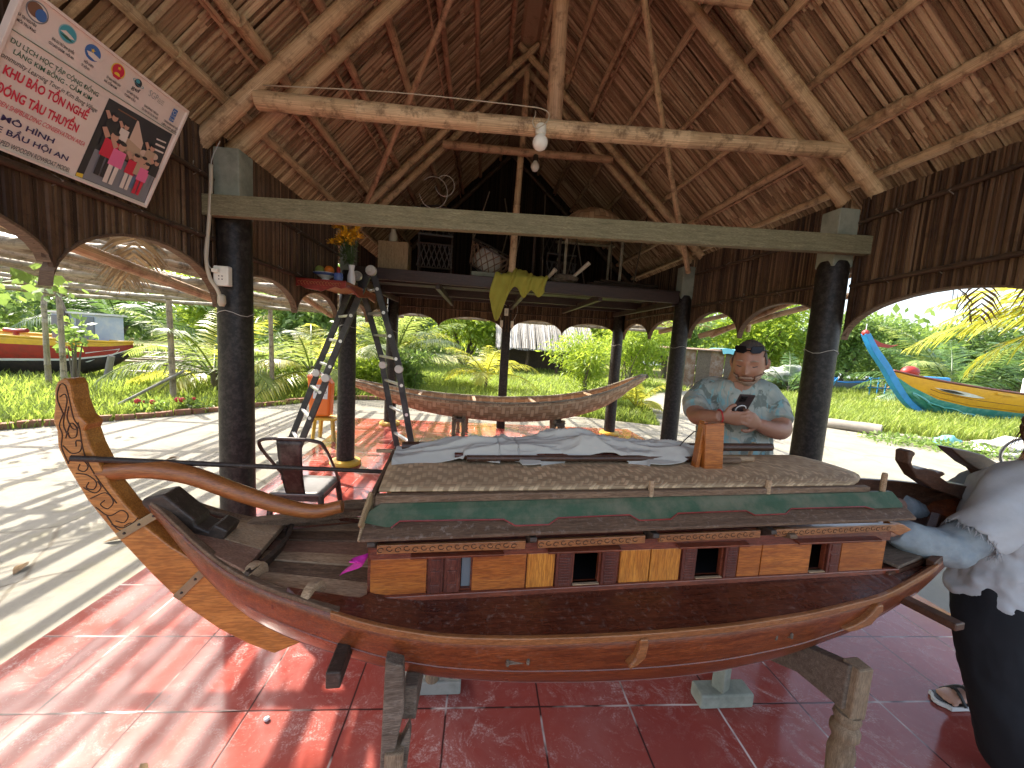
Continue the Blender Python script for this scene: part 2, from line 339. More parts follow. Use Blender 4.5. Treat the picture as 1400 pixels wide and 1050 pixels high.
    def ball(s, c, r, nu=12, nv=8, fn=None):
        c = Vector(c); r = Vector(r) if hasattr(r, '__len__') else Vector((r, r, r)); b = len(s.v)
        for j in range(1, nv):
            for i in range(nu):
                th = math.pi*j/nv; ph = 2*math.pi*i/nu; d = Vector((math.sin(th)*math.cos(ph), math.sin(th)*math.sin(ph), math.cos(th)))
                k = fn(d) if fn else 1; s.v.append(tuple(c+Vector((d.x*r.x, d.y*r.y, d.z*r.z))*k))
        s.v.append(tuple(c+Vector((0, 0, r.z))*(fn(Vector((0, 0, 1))) if fn else 1))); s.v.append(tuple(c-Vector((0, 0, r.z))*(fn(Vector((0, 0, -1))) if fn else 1)))
        T = len(s.v)-2
        for j in range(nv-2):
            for i in range(nu):
                i2 = (i+1) % nu; s.face([b+j*nu+i, b+(j+1)*nu+i, b+(j+1)*nu+i2, b+j*nu+i2])
        for i in range(nu):
            i2 = (i+1) % nu; s.face([T, b+i, b+i2]); s.face([T+1, b+(nv-2)*nu+i2, b+(nv-2)*nu+i])
        return s
    def build(s, name, mats, parent=None, smooth=False, bevel=0, subsurf=0, solid=0, fixn=True, local=False):
        me = bpy.data.meshes.new(name)
        if parent is not None and not local:
            iv = wm(parent).inverted()
            vs = [tuple(iv @ Vector(p)) for p in s.v]
        else: vs = s.v
        me.from_pydata(vs, [], s.f)
        ul = me.uv_layers.new(name='uv'); flat = [c for f in s.u for p in f for c in p]; ul.data.foreach_set('uv', flat)
        for m in (mats if isinstance(mats, (list, tuple)) else [mats]): me.materials.append(M[m])
        me.polygons.foreach_set('material_index', s.mi)
        if smooth is True: me.polygons.foreach_set('use_smooth', [True]*len(s.f))
        if fixn:
            bm = bmesh.new(); bm.from_mesh(me); bmesh.ops.recalc_face_normals(bm, faces=bm.faces); bm.to_mesh(me); bm.free()
        if smooth and smooth is not True: me.shade_smooth(); me.set_sharp_from_angle(angle=R(smooth))
        o = bpy.data.objects.new(name, me); COL.objects.link(o)
        if parent is not None: o.parent = parent
        if solid: d = o.modifiers.new('solid', 'SOLIDIFY'); d.thickness = solid; d.offset = 0
        if bevel: d = o.modifiers.new('bevel', 'BEVEL'); d.width = bevel; d.segments = 2; d.limit_method = 'ANGLE'; d.angle_limit = R(40)
        if subsurf: d = o.modifiers.new('subsurf', 'SUBSURF'); d.levels = subsurf; d.render_levels = subsurf
        return o
def tag(o, label, cat, group=None, kind=None):
    if label: o['label'] = label
    if cat: o['category'] = cat
    if group: o['group'] = group
    if kind: o['kind'] = kind
    return o
def thing(name, label, cat, loc=(0, 0, 0), rotz=0, group=None):
    o = bpy.data.objects.new(name, None); COL.objects.link(o); o.location = loc; o.rotation_euler = (0, 0, rotz); o.empty_display_size = .1
    return tag(o, label, cat, group)
def kids(o): return [c for c in bpy.data.objects if c.parent == o]
def dup(root, loc=None, rotz=None, scale=None, label=None, group=None):
    def cp(o, par):
        c = o.copy(); COL.objects.link(c)
        if par: c.parent = par
        for k in kids(o): cp(k, c)
        return c
    r = cp(root, None)
    if loc is not None: r.location = loc
    if rotz is not None: r.rotation_euler = (0, 0, rotz)
    if scale: r.scale = (scale,)*3
    if label: r['label'] = label
    if group: r['group'] = group
    return r
def npmesh(name, verts, faces, uvx, mat, parent=None, nper=None):          # many leaf-like faces at once; uvx = one random number per face
    me = bpy.data.meshes.new(name); V = np.asarray(verts, np.float32); Fc = np.asarray(faces, np.int32); k = Fc.shape[1]
    if parent is not None:
        iv = np.array(wm(parent).inverted()); V = V @ iv[:3, :3].T.astype(np.float32)+iv[:3, 3].astype(np.float32)
    me.vertices.add(len(V)); me.vertices.foreach_set('co', V.ravel()); me.loops.add(Fc.size); me.loops.foreach_set('vertex_index', Fc.ravel())
    me.polygons.add(len(Fc)); me.polygons.foreach_set('loop_start', np.arange(0, Fc.size, k, dtype=np.int32))
    ul = me.uv_layers.new(name='uv'); uv = np.zeros((Fc.size, 2), np.float32); uv[:, 0] = np.repeat(uvx, k); ul.data.foreach_set('uv', uv.ravel())
    me.materials.append(M[mat]); me.update(calc_edges=True); me.validate()
    o = bpy.data.objects.new(name, me); COL.objects.link(o)
    if parent is not None: o.parent = parent
    return o
# ------------------------------------------------------------------ ground
def flat(name, poly, z, mat, label=None):
    mb = MB(); mb.poly([(x, y, z) for x, y in poly]); o = mb.build(name, mat); o['kind'] = 'structure'; return o
flat('ground', [(-400, -60), (400, -60), (400, 600), (-400, 600)], -.045, 'soil')
CEM = [(-30, -12), (-9, 2), (-6.5, 5.5), (-5, 7.0), (-4, 8.5), (-3.4, 9.3), (-1.8, 9.6), (1.2, 8.9), (3.9, 7.9), (4.5, 9.5), (5.2, 12), (7, 14.4), (9.2, 16), (11.5, 16.6), (9.6, 12.8), (8.3, 10.2), (8.4, 8.7), (10.5, 7.7), (13, 8.0), (22, 7.0), (30, -12)]
flat('cement_yard', CEM, -.02, 'cement')
mb = MB(); TP = [(-2.07, -3), (3.1, -3), (3.1, 2.1), (2.95, 7.3), (-2.33, 7.2), (-2.05, 3.4)]
mb.prism(TP, lambda x, y, t: (x, y, t), -.03, 0.); o = mb.build('tiled_floor', 'tiles', bevel=.004); o['kind'] = 'structure'
# ------------------------------------------------------------------ the pavilion
hut = thing('thatched_pavilion', 'open pavilion with black posts, bamboo trusses and a reed thatch roof over red tiles', 'pavilion', (.42, 4.6, 0))
XL, XR = -1.56, 2.40; ROWS = (2.58, 4.6, 6.8)
for x, y in [(x, y) for y in ROWS for x in (XL, XR)]:
    mb = MB(); mb.lathe([(.100, -.01), (.099, .3), (.096, 1.2), (.092, 2.22), (.08, 2.25)], (x, y, 0), 24); p = mb.build('post', 'post_black', hut, smooth=50)
    mb = MB(); mb.lathe([(.17, .0), (.178, .025), (.165, .05), (.115, .06)], (x, y, 0), 24); mb.build('base_ring', 'yellow_base', p, smooth=40)
    mb = MB(); mb.box((x, y, 2.40), (.145, .145, .38)); mb.build('post_cap', 'concrete_green', p, bevel=.006)
    mb = MB(); mb.tube([(x+.100*math.cos(a), y+.100*math.sin(a), 1.63+.015*math.sin(3*a)) for a in [k*math.pi/8 for k in range(17)]], .0022, 5, False); mb.build('tie_wire', 'cable', p)
mb = MB(); mb.box((.4, 6.93, 1.14), (.15, .13, 2.28)); p = mb.build('post', 'post_black', hut, bevel=.008)
def rl(x): return 2.79+1.03*(x+1.738)          # underside of the reeds, left and right slope
def rr_(x): return 2.80+.89*(2.698-x)
RX = .323; NL = Vector((1.03, 0, -1)).normalized(); NR = Vector((-.89, 0, -1)).normalized()
rg = random.Random(5)
def reed(mb, a, b, wv, nv, r, seg=2, bow=.0):
    b0 = len(mb.v); u = rg.random(); a = Vector(a); b = Vector(b); L = (b-a).length; tw = rg.uniform(-.35, .35)
    for i in range(seg+1):
        p = a.lerp(b, i/seg)+nv*(bow*math.sin(math.pi*i/seg)*rg.uniform(.3, 1.))
        k = r*(1-.12*i/seg)
        mb.v += [tuple(p-wv*k), tuple(p-wv*k*.55+nv*k*1.05), tuple(p+wv*k*.55+nv*k*1.05), tuple(p+wv*k)]
    for i in range(seg):
        for j in range(3):
            q = b0+i*4+j; mb.face([q, q+1, q+5, q+4], [(u, L*i/seg), (u, L*i/seg), (u, L*(i+1)/seg), (u, L*(i+1)/seg)])
Y0, Y1 = -1.0, 7.35
for side, fz, nv, xe in ((-1, rl, NL, -1.98), (1, rr_, NR, 3.15)):
    mb = MB(); span = abs(xe-RX); nc = 4
    for c in range(nc):
        xa = RX+side*span*c/nc; xb = RX+side*span*(c+1.12)/nc; y = Y0
        while y < Y1:
            r = rg.uniform(.0075, .0145); y += r*1.92; sk = rg.gauss(0, .006); lift = rg.uniform(0, .010)
            xa_ = xa-side*rg.uniform(0, .05); xb_ = xb+side*rg.uniform(-.07, .03)
            if side < 0 and xb_ < xe-.06: xb_ = xe-rg.uniform(.02, .15)
            if side > 0 and xb_ > xe+.12: xb_ = xe+rg.uniform(.02, .15)
            if rg.random() < .012: sk += rg.gauss(0, .1); lift += .012
            a = Vector((xa_, y, fz(xa_)))+nv*(lift-.012); b = Vector((xb_, y+sk, fz(xb_)))+nv*(lift+.008)
            reed(mb, a, b, Vector((0, 1, 0)), nv, r, 2, .004)
    b0 = len(mb.v)                          # closed outer skin of the thatch
    for x in (RX, xe):
        for yy in (Y0, Y1): mb.v += [tuple(Vector((x, yy, fz(x)))-nv*.018), tuple(Vector((x, yy, fz(x)))-nv*.20)]
    for q in ((0, 2, 6, 4), (1, 5, 7, 3), (0, 1, 3, 2), (4, 6, 7, 5), (0, 4, 5, 1), (2, 3, 7, 6)): mb.face([b0+i for i in q], [(.3, 0)]*4)
    mb.build('roof_slope', 'thatch', hut, fixn=False)
mb = MB(); mb.tube([(RX, Y0-.1, 4.97), (RX, Y1+.1, 4.99)], .22, 10); mb.build('ridge_cap', 'thatch', hut)
# purlins: pairs of (distance down the slope in x) for each side
def purlin(x, fz, nv, r, y0=-.95, y1=7.3, mat='bamboo', name='purlin', off=0.):
    yy = [y0, rg.uniform(1.9, 2.4), rg.uniform(4.2, 4.9), y1]          # poles are spliced over the trusses
    for i in range(3):
        mb = MB(); a = Vector((x, yy[i]-.12, fz(x)))+nv*(r+.02+off); b = Vector((x+rg.uniform(-.025, .025), yy[i+1]+.12, fz(x)))+nv*(r+.02+off)
        mb.pole(a, b, r*rg.uniform(.74, .9), r*rg.uniform(.6, .78), 10, .42, .004, rg.randint(0, 99)); mb.build(name, mat, hut, smooth=60)
for x, r in ((-1.86, .036), (-1.62, .040), (-1.38, .043), (-1.08, .036), (-.80, .040), (-.50, .036), (-.22, .036), (.08, .033)): purlin(x, rl, NL, r, mat='bamboo' if r > .036 else 'bamboo_red')
for x, r in ((2.62, .037), (2.36, .041), (2.06, .034), (1.75, .036), (1.42, .036), (1.10, .034), (.80, .034), (.52, .033)): purlin(x, rr_, NR, r)
for x, fz, nv in ((-1.43, rl, NL), (-1.15, rl, NL), (-.55, rl, NL), (2.40, rr_, NR), (1.16, rr_, NR)): purlin(x-.012, fz, nv, .013, mat='bamboo_red', name='split_batten', off=.03)
# trusses
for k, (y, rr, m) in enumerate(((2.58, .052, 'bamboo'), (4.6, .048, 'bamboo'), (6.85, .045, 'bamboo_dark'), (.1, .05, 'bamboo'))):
    for dy, j in ((-.115, 0), (.10, 1)):
        xo = .02*j
        mb = MB(); mb.pole((-1.86+.16*j, y+dy, rl(-1.86+.16*j)-.265), (RX+.10, y+dy+.02, rl(RX+.10)-.245), rr*.9, rr*.7, 12, .45, .006, 3+k+j); mb.build('rafter', m, hut, smooth=60)
        mb = MB(); mb.pole((2.80-.20*j, y+dy, rr_(2.80-.20*j)-.275), (RX-.10, y+dy+.04, rr_(RX-.10)-.24), rr*.9, rr*.7, 12, .36, .006, 13+k+j); mb.build('rafter', m, hut, smooth=60)
mb = MB(); mb.pole((-1.36, 2.47, 2.845), (2.24, 2.47, 2.92), .052, .046, 12, .62, .006, 4); mb.build('collar_pole', 'bamboo', hut, smooth=60)
mb = MB(); mb.pole((-1.0, 2.43, 3.72), (1.48, 2.43, 3.68), .05, .045, 12, .5, .004, 6); mb.build('collar_pole', 'bamboo', hut, smooth=60)
mb = MB(); mb.pole((-.55, 4.5, 3.66), (1.34, 4.5, 3.68), .043, .04, 10, .5, .004, 9); mb.build('collar_pole', 'bamboo_red', hut, smooth=60)
mb = MB(); mb.pole((.375, 2.60, 2.93), (.365, 2.60, 4.5), .052, .047, 10, .5, .002, 10); mb.build('king_post', 'bamboo_red', hut, smooth=60)
mb = MB(); mb.pole((.285, 4.55, 2.32), (.31, 4.55, 3.66), .042, .036, 10, .5, .002, 12); mb.build('king_post', 'bamboo', hut, smooth=60)
mb = MB(); mb.pole((.33, 4.62, 3.7), (.33, 4.62, 4.55), .04, .036, 10, .5, .002, 12); mb.build('king_post', 'bamboo_red', hut, smooth=60)
# slanting wind braces under the purlins
mb = MB(); mb.pole((-1.42, 4.42, 2.72), (.02, 2.35, 4.22), .027, .02, 8, .35, .008, 2); mb.build('wind_brace', 'bamboo_red', hut, smooth=60)
mb = MB(); mb.pole((2.33, 4.42, 2.50), (.86, 2.70, 4.07), .03, .022, 8, .35, .008, 3); mb.build('wind_brace', 'bamboo', hut, smooth=60)
mb = MB(); mb.bar((-1.67, 2.455, 2.236), (2.51, 2.435, 2.335), .055, .118); mb.build('tie_beam', 'beam_green', hut, bevel=.004)
mb = MB(); mb.bar((-1.6, 6.7, 2.27), (2.45, 6.7, 2.27), .05, .12); mb.build('tie_beam', 'loft_brown', hut, bevel=.004)
# reed valances with scalloped lower edges
def valance(axis, c, segs, ztop, inward, name='valance', y_extra=None):
    mb = MB(); nv = Vector((inward, 0, 0)) if axis == 'x' else Vector((0, inward, 0)); wv = Vector((0, 1, 0)) if axis == 'x' else Vector((1, 0, 0))
    def P(s, z): return Vector((c, s, z)) if axis == 'x' else Vector((s, c, z))
    def zb(s):
        for s0, s1, zc, zt in segs:
            if s0 <= s <= s1:
                t = abs((s-(s0+s1)/2)/((s1-s0)/2)); return zc+(zt-zc)*math.sqrt(max(0, 1-t**2.1))*.96+(zt-zc)*.04*(1-t)
        return segs[0][2]
    s = segs[0][0]; S1 = segs[-1][1]
    while s < S1:
        r = rg.uniform(.007, .012); s += r*1.55
        if s > S1: break
        zt = ztop(s) if callable(ztop) else ztop; lo = rg.uniform(0, .006)
        a = P(s, zb(s))+nv*lo; b = P(s+rg.gauss(0, .006), zt)+nv*lo
        reed(mb, a, b, wv, nv, r, 2, .003)
    N = 90; b0 = len(mb.v)                       # backing skin
    for i in range(N+1):
        s = segs[0][0]+(S1-segs[0][0])*i/N; zt = ztop(s) if callable(ztop) else ztop
        mb.v += [tuple(P(s, zb(s)+.002)-nv*.003), tuple(P(s, zt)-nv*.003)]
    for i in range(N): q = b0+i*2; mb.face([q, q+2, q+3, q+1], [(.1+i*.003, 0)]*4)
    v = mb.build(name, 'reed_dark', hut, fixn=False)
    tr = MB()
    for s0, s1, zc, zt in segs:
        n = 18; pts = [P(s0+(s1-s0)*(.5-.5*math.cos(math.pi*i/n)), 0) for i in range(n+1)]
        for i, p in enumerate(pts): p.z = zb(min(max(s0+(s1-s0)*(.5-.5*math.cos(math.pi*i/n)), s0+1e-4), s1-1e-4))-.004
        b0 = len(tr.v)
        for p in pts: tr.v += [tuple(p+nv*.022), tuple(p-nv*.03), tuple(p-nv*.03+Vector((0, 0, .012))), tuple(p+nv*.022+Vector((0, 0, .012)))]
        for i in range(n):
            for j in range(4): q = b0+i*4; j2 = (j+1) % 4; tr.face([q+j, q+j2, q+4+j2, q+4+j])
    tr.build('scallop_trim', 'old_brown', v)
    return v, P, nv
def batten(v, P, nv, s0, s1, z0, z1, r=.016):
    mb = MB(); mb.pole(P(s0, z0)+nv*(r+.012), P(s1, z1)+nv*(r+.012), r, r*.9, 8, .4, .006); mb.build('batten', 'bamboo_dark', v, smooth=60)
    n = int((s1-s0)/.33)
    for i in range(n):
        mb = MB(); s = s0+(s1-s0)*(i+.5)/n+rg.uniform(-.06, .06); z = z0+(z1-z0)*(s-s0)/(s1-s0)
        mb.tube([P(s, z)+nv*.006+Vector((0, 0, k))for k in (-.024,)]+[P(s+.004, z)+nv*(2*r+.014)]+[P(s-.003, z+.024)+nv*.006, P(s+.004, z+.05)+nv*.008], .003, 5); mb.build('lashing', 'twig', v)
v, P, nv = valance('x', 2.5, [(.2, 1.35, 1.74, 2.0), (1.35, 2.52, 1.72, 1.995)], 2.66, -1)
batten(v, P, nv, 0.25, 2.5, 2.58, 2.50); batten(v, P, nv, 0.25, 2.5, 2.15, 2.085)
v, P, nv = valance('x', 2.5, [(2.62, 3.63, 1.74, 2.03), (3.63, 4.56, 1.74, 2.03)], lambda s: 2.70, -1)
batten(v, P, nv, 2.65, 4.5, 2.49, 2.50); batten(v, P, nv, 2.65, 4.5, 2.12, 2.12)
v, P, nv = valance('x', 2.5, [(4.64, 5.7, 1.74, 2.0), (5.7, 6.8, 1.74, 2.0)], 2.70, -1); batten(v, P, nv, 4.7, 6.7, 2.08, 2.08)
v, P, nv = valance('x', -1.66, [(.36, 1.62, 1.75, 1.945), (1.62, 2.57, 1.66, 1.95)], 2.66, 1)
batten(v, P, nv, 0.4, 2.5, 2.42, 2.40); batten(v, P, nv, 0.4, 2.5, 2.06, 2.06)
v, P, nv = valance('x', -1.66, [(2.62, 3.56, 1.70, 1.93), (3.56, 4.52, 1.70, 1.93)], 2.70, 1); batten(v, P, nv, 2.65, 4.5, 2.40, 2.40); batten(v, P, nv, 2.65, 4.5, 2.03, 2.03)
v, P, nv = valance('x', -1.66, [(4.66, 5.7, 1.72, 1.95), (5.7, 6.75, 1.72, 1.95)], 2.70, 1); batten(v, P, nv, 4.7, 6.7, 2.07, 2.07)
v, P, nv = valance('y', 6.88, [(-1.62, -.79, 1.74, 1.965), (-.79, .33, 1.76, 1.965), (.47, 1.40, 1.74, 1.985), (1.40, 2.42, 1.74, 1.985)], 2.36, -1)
batten(v, P, nv, -1.5, 2.4, 2.08, 2.09, .011)
mb = MB(); x = -2.2                                 # closed reed gable above the back valance
while x < 3.0:
    r = rg.uniform(.009, .014); x += 1.5*r; reed(mb, (x, 6.90, 2.3), (x, 6.90, min(rl(x), rr_(x))+.02), Vector((1, 0, 0)), Vector((0, -1, 0)), r, 2, .003)
mb.poly([(-2.3, 6.92, 2.3), (3.0, 6.92, 2.3), (3.0, 6.92, rr_(3.0)), (RX, 6.92, 4.9), (-2.3, 6.92, rl(-2.3))], [(.1, 0)]*5); mb.build('gable_wall', 'reed_shaded', hut, fixn=False)
# loft over the back bay
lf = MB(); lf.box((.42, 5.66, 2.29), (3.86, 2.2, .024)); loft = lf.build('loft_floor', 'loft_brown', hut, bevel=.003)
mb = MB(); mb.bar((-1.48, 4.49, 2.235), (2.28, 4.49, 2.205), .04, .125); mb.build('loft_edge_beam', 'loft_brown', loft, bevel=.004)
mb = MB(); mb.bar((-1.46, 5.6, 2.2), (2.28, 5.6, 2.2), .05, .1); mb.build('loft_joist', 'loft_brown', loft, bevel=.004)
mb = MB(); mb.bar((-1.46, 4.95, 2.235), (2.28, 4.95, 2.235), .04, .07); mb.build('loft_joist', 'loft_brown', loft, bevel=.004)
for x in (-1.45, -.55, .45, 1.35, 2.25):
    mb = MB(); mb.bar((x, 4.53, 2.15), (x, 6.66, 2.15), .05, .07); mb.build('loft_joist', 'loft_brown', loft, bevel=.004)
# poles outside the eaves that carry the thatch edge
for a, b, m in (((2.75, 4.5, 1.8), (2.72, 3.1, 2.12), 'bamboo'), ((-1.82, .9, 2.02), (-1.78, 2.75, 1.72), 'bamboo'), ((-1.80, 3.5, 1.98), (-1.78, 4.7, 1.74), 'bamboo')):
    mb = MB(); mb.pole(a, b, .032, .028, 9, .35, .006); mb.build('eave_strut', m, hut, smooth=60)
for x, fz in ((-1.95, rl), (3.1, rr_)):
    mb = MB(); mb.pole((x, -1.0, fz(x)-.09), (x, 7.3, fz(x)-.09), .035, .03, 9, .4, .003); mb.build('eave_pole', 'bamboo_grey', hut, smooth=60)
# ------------------------------------------------------------------ the model boat (local frame: u along the boat, v away from the camera, w up)
BA = math.atan(.1); BO = Vector((.33, 1.243, 0))
def bw(u, v, w_): return Vector((BO.x+u*math.cos(BA)-v*math.sin(BA), BO.y+u*math.sin(BA)+v*math.cos(BA), w_))
boat = thing('wooden_boat_model', 'large varnished wooden model of a cabin rowboat with a carved upswept rudder', 'boat model', BO, BA)
def lerp(tab, x, c=1):
    if x <= tab[0][0]: return tab[0][c]
    for a, b in zip(tab, tab[1:]):
        if x <= b[0]:
            t = (x-a[0])/(b[0]-a[0]); t2 = t
            return a[c]+(b[c]-a[c])*t2
    return tab[-1][c]
def smoothtab(tab):
    xs = [t[0] for t in tab]; out = []
    N = 60
    for i in range(N+1):
        x = xs[0]+(xs[-1]-xs[0])*i/N; row = [x]
        for c in range(1, len(tab[0])):
            h = .06; row.append((lerp(tab, x-h, c)+2*lerp(tab, x, c)+lerp(tab, x+h, c))/4)
        out.append(row)
    return out
def _k(u): return .050*max(0., min(1., (u+.95)/.3))*max(0., min(1., (1.45-u)/.4))
ST = smoothtab([(-1.245, .016, 1.076, 1.062), (-1.2, .036, 1.038, .99), (-1.1, .08, .966, .855), (-1.0, .125, .912, .758), (-.9, .172, .888, .69), (-.8, .215, .880, .64), (-.7, .250, .862, .60), (-.6, .275, .840, .565), (-.43, .300, .815, .527),
    (-.24, .313, .805, .495), (0, .322, .80, .470), (.2, .325, .80, .457), (.4, .320, .80, .453), (.67, .298, .80, .470), (1.0, .255, .808, .53), (1.3, .19, .85, .645), (1.5, .14, .92, .78), (1.68, .085, .985, .90), (1.80, .03, 1.03, 1.0)])
ST = [[r[0], r[1], r[2], r[3]+_k(r[0])] for r in ST]
def hullpt(i, a, ins=0.):           # a in -1..1 across the section
    u, b, s_, k = ST[i]; th = (1-abs(a))*math.pi/2; sg = 1 if a >= 0 else -1
    return Vector((u, sg*(b-ins)*math.cos(th)**.72, s_-(s_-k)*math.sin(th)**1.05))
mb = MB(); NS = len(ST)-1; NA = 20
mb.grid(lambda a, c: hullpt(round(a*NS), c*2-1), NS, NA)
hull = mb.build('hull', 'hull_wood', boat, smooth=True, solid=.016, local=True)
mb = MB()                           # strakes: thin seam battens on the near side
for a in (-.72, -.45): mb.tube([hullpt(i, a)+Vector((0, -.007 if a < 0 else .007, -.003)) for i in range(6, 50)], .0022, 5)
mb.build('strake_seam', 'cabin_red', hull, local=True)
def strip(fn, us, w_, h): # rectangular strip following fn(u)
    m = MB(); b0 = 0
    for i, u in enumerate(us):
        p = fn(u); m.v += [(p.x, p.y-w_/2, p.z), (p.x, p.y+w_/2, p.z), (p.x, p.y+w_/2, p.z+h), (p.x, p.y-w_/2, p.z+h)]
    for i in range(len(us)-1):
        for j in range(4): j2 = (j+1) % 4; m.face([i*4+j, i*4+j2, i*4+4+j2, i*4+4+j])
    m.face([0, 1, 2, 3]); e = (len(us)-1)*4; m.face([e+3, e+2, e+1, e]); return m
def us(a, b, n): return [a+(b-a)*i/n for i in range(n+1)]
def ge(u, sg, d=0.): return Vector((u, sg*(lerp(ST, u)+d), lerp(ST, u, 2)))
for sg in (-1, 1):
    strip(lambda u: ge(u, sg, -.004)-Vector((0, 0, .004)), us(-1.235, -.68, 24), .022, .014).build('gunwale', 'old_brown', boat, local=True, bevel=.003)
    strip(lambda u: ge(u, sg, .008)-Vector((0, 0, .012)), us(-.70, 1.32, 60), .014, .020).build('rubbing_strake', 'rail_wood', boat, local=True, bevel=.003)
    strip(lambda u: ge(u, sg, -.004)-Vector((0, 0, .004)), us(1.30, 1.78, 20), .026, .024).build('gunwale', 'bow_wood', boat, local=True, bevel=.003)
    m = MB(); U = us(-.82, 1.335, 60)   # side deck, tapering to a point at both ends
    for u in U:
        o = lerp(ST, u)*1.0+.002; i_ = min(.168, o-.004)
        if u < -.62: i_ = max(.168, o-.01-(u+.82)*.25) if o > .18 else o-.01
        if u > 1.1: i_ = max(.02, .168-(u-1.1)*.2)
        zo = lerp(ST, u, 2)+.006 if u < 1.15 else .815+(u-1.15)*.05; zi = max(zo+.012, .842)
        m.v += [(u, sg*i_, zi), (u, sg*o, zo), (u, sg*o, zo-.014), (u, sg*i_, zi-.014)]
    for i in range(60):
        for j in range(4): j2 = (j+1) % 4; m.face([i*4+j, i*4+j2, i*4+4+j2, i*4+4+j])
    m.face([0, 1, 2, 3]); m.face([243, 242, 241, 240]); m.build('side_deck', 'deck_red', boat, local=True)
    m = MB(); m.bar((-.86, sg*.190, .845), (1.16, sg*.184, .843), .014, .018); m.build('deck_coaming', 'cabin_red', boat, local=True, bevel=.003)
# stern deck: lower planks, raised stern planks and the riser between them
cols = ['plank_red', 'plank_pale', 'old_brown', 'plank_pale', 'plank_red', 'old_brown', 'plank_pale']
k = 0; v0 = -.27
for i in range(7):
    v1 = v0+(.54/7)*(.8+.4*((i*37) % 10)/10); v1 = min(v1, .27) if i < 6 else .27; m = MB()
    def cl(u, v): b = lerp(ST, u)-.012; return max(-b, min(b, v))
    a0, a1 = cl(-.955, v0*.72), cl(-.955, v1*.72-.003); c0, c1 = cl(-.615, v0), cl(-.615, v1-.003)
    if a1-a0 > .004:
        z = .002*(i % 2); m.prism([(-.955, a0), (-.78, cl(-.78, v0*.87)), (-.615, c0), (-.615, c1), (-.78, cl(-.78, v1*.87-.003)), (-.955, a1)], lambda x, y, t: Vector((x, y, z+t+.850-(x+.615)*.105)), -.014, 0); m.build('stern_plank', cols[i], boat, local=True, bevel=.002)
    v0 = v1
for i, (a, b, cm) in enumerate(((-.145, -.045, 'plank_red'), (-.043, .045, 'plank_pale'), (.047, .145, 'plank_pale'))):
    m = MB(); m.prism([(-1.13, a*.50), (-.945, a), (-.945, b), (-1.13, b*.50)], lambda x, y, t: Vector((x, y, .918+(x+.945)*-.28+t)), -.018, 0); m.build('stern_plank', cm, boat, local=True, bevel=.002)
m = MB(); m.grid(lambda a, c: Vector((-.94+.03*math.sin(math.pi*a)+(c-.5)*.016, -.155+.31*a, .880+.038*(c > .01))), 10, 1); m.build('deck_riser', 'old_dark', boat, local=True, solid=.012)
for u in (-.93, -.76): m = MB(); m.lathe([(.038, -.012), (.038, .012)], (u, -lerp(ST, u)+.035, .868 if u > -.8 else .886), 18, Matrix.Rotation(R(90), 3, 'Y') @ Matrix.Rotation(R(20), 3, 'X')); m.build('rib_end', 'plank_pale', boat, local=True, bevel=.003)
# stern post block
m = MB(); m.prism([(-1.250, 1.058), (-1.244, 1.070), (-1.195, 1.082), (-1.12, 1.008), (-1.118, .99), (-1.085, .972), (-1.07, .992), (-1.035, .972), (-1.06, .92), (-1.15, .93)], lambda x, y, t: Vector((x, t, y)), -.036, .036); m.build('stern_post', 'old_dark', boat, local=True, bevel=.006)
m = MB(); m.bar((-.842, .14, .86), (-.842, .14, 1.12), .026, .026); m.build('stern_pin', 'old_dark', boat, local=True, bevel=.003)
m = MB(); m.bar((-1.08, .075, .935), (-.62, .262, .905), .05, .022); m.build('far_rail', 'old_brown', boat, local=True, bevel=.003)
m = MB(); m.bar((-.80, .22, .93), (-.625, .235, .935), .03, .03); m.bar((-.77, .215, .9), (-.77, .215, .95), .03, .03); m.build('far_cleat', 'old_brown', boat, local=True, bevel=.003)
# rudder
RL = [(-1.417, 1.393), (-1.430, 1.384), (-1.437, 1.365), (-1.439, 1.322), (-1.445, 1.279), (-1.438, 1.254), (-1.438, 1.210), (-1.421, 1.159), (-1.379, 1.065), (-1.314, .957), (-1.232, .841), (-1.161, .750), (-1.070, .666), (-.990, .610), (-.920, .572)]
RR = [(-1.408, 1.393), (-1.401, 1.377), (-1.398, 1.338), (-1.386, 1.295), (-1.368, 1.274), (-1.376, 1.256), (-1.366, 1.216), (-1.352, 1.180), (-1.325, 1.106), (-1.293, 1.053), (-1.245, .987), (-1.186, .927), (-1.099, .860), (-1.006, .798), (-.924, .742), (-.859, .690), (-.785, .626)]
m = MB(); m.prism(RL+RR[::-1], lambda x, y, t: Vector((x, t, y)), -.028, .026); rud = m.build('rudder', 'rudder_wood', boat, local=True, bevel=.005)
def sp(pts, n=8):                   # smooth spline through points
    out = []; P = [Vector(p).to_3d() if len(p) == 2 else Vector(p) for p in pts]; P = [2*P[0]-P[1]]+P+[2*P[-1]-P[-2]]
    for i in range(1, len(P)-2):
        for j in range(n):
            t = j/n; a, b, c, d = P[i-1:i+3]
            out.append(.5*((2*b)+(c-a)*t+(2*a-5*b+4*c-d)*t*t+(3*b-a-3*c+d)*t**3))
    return out+[P[-2]]
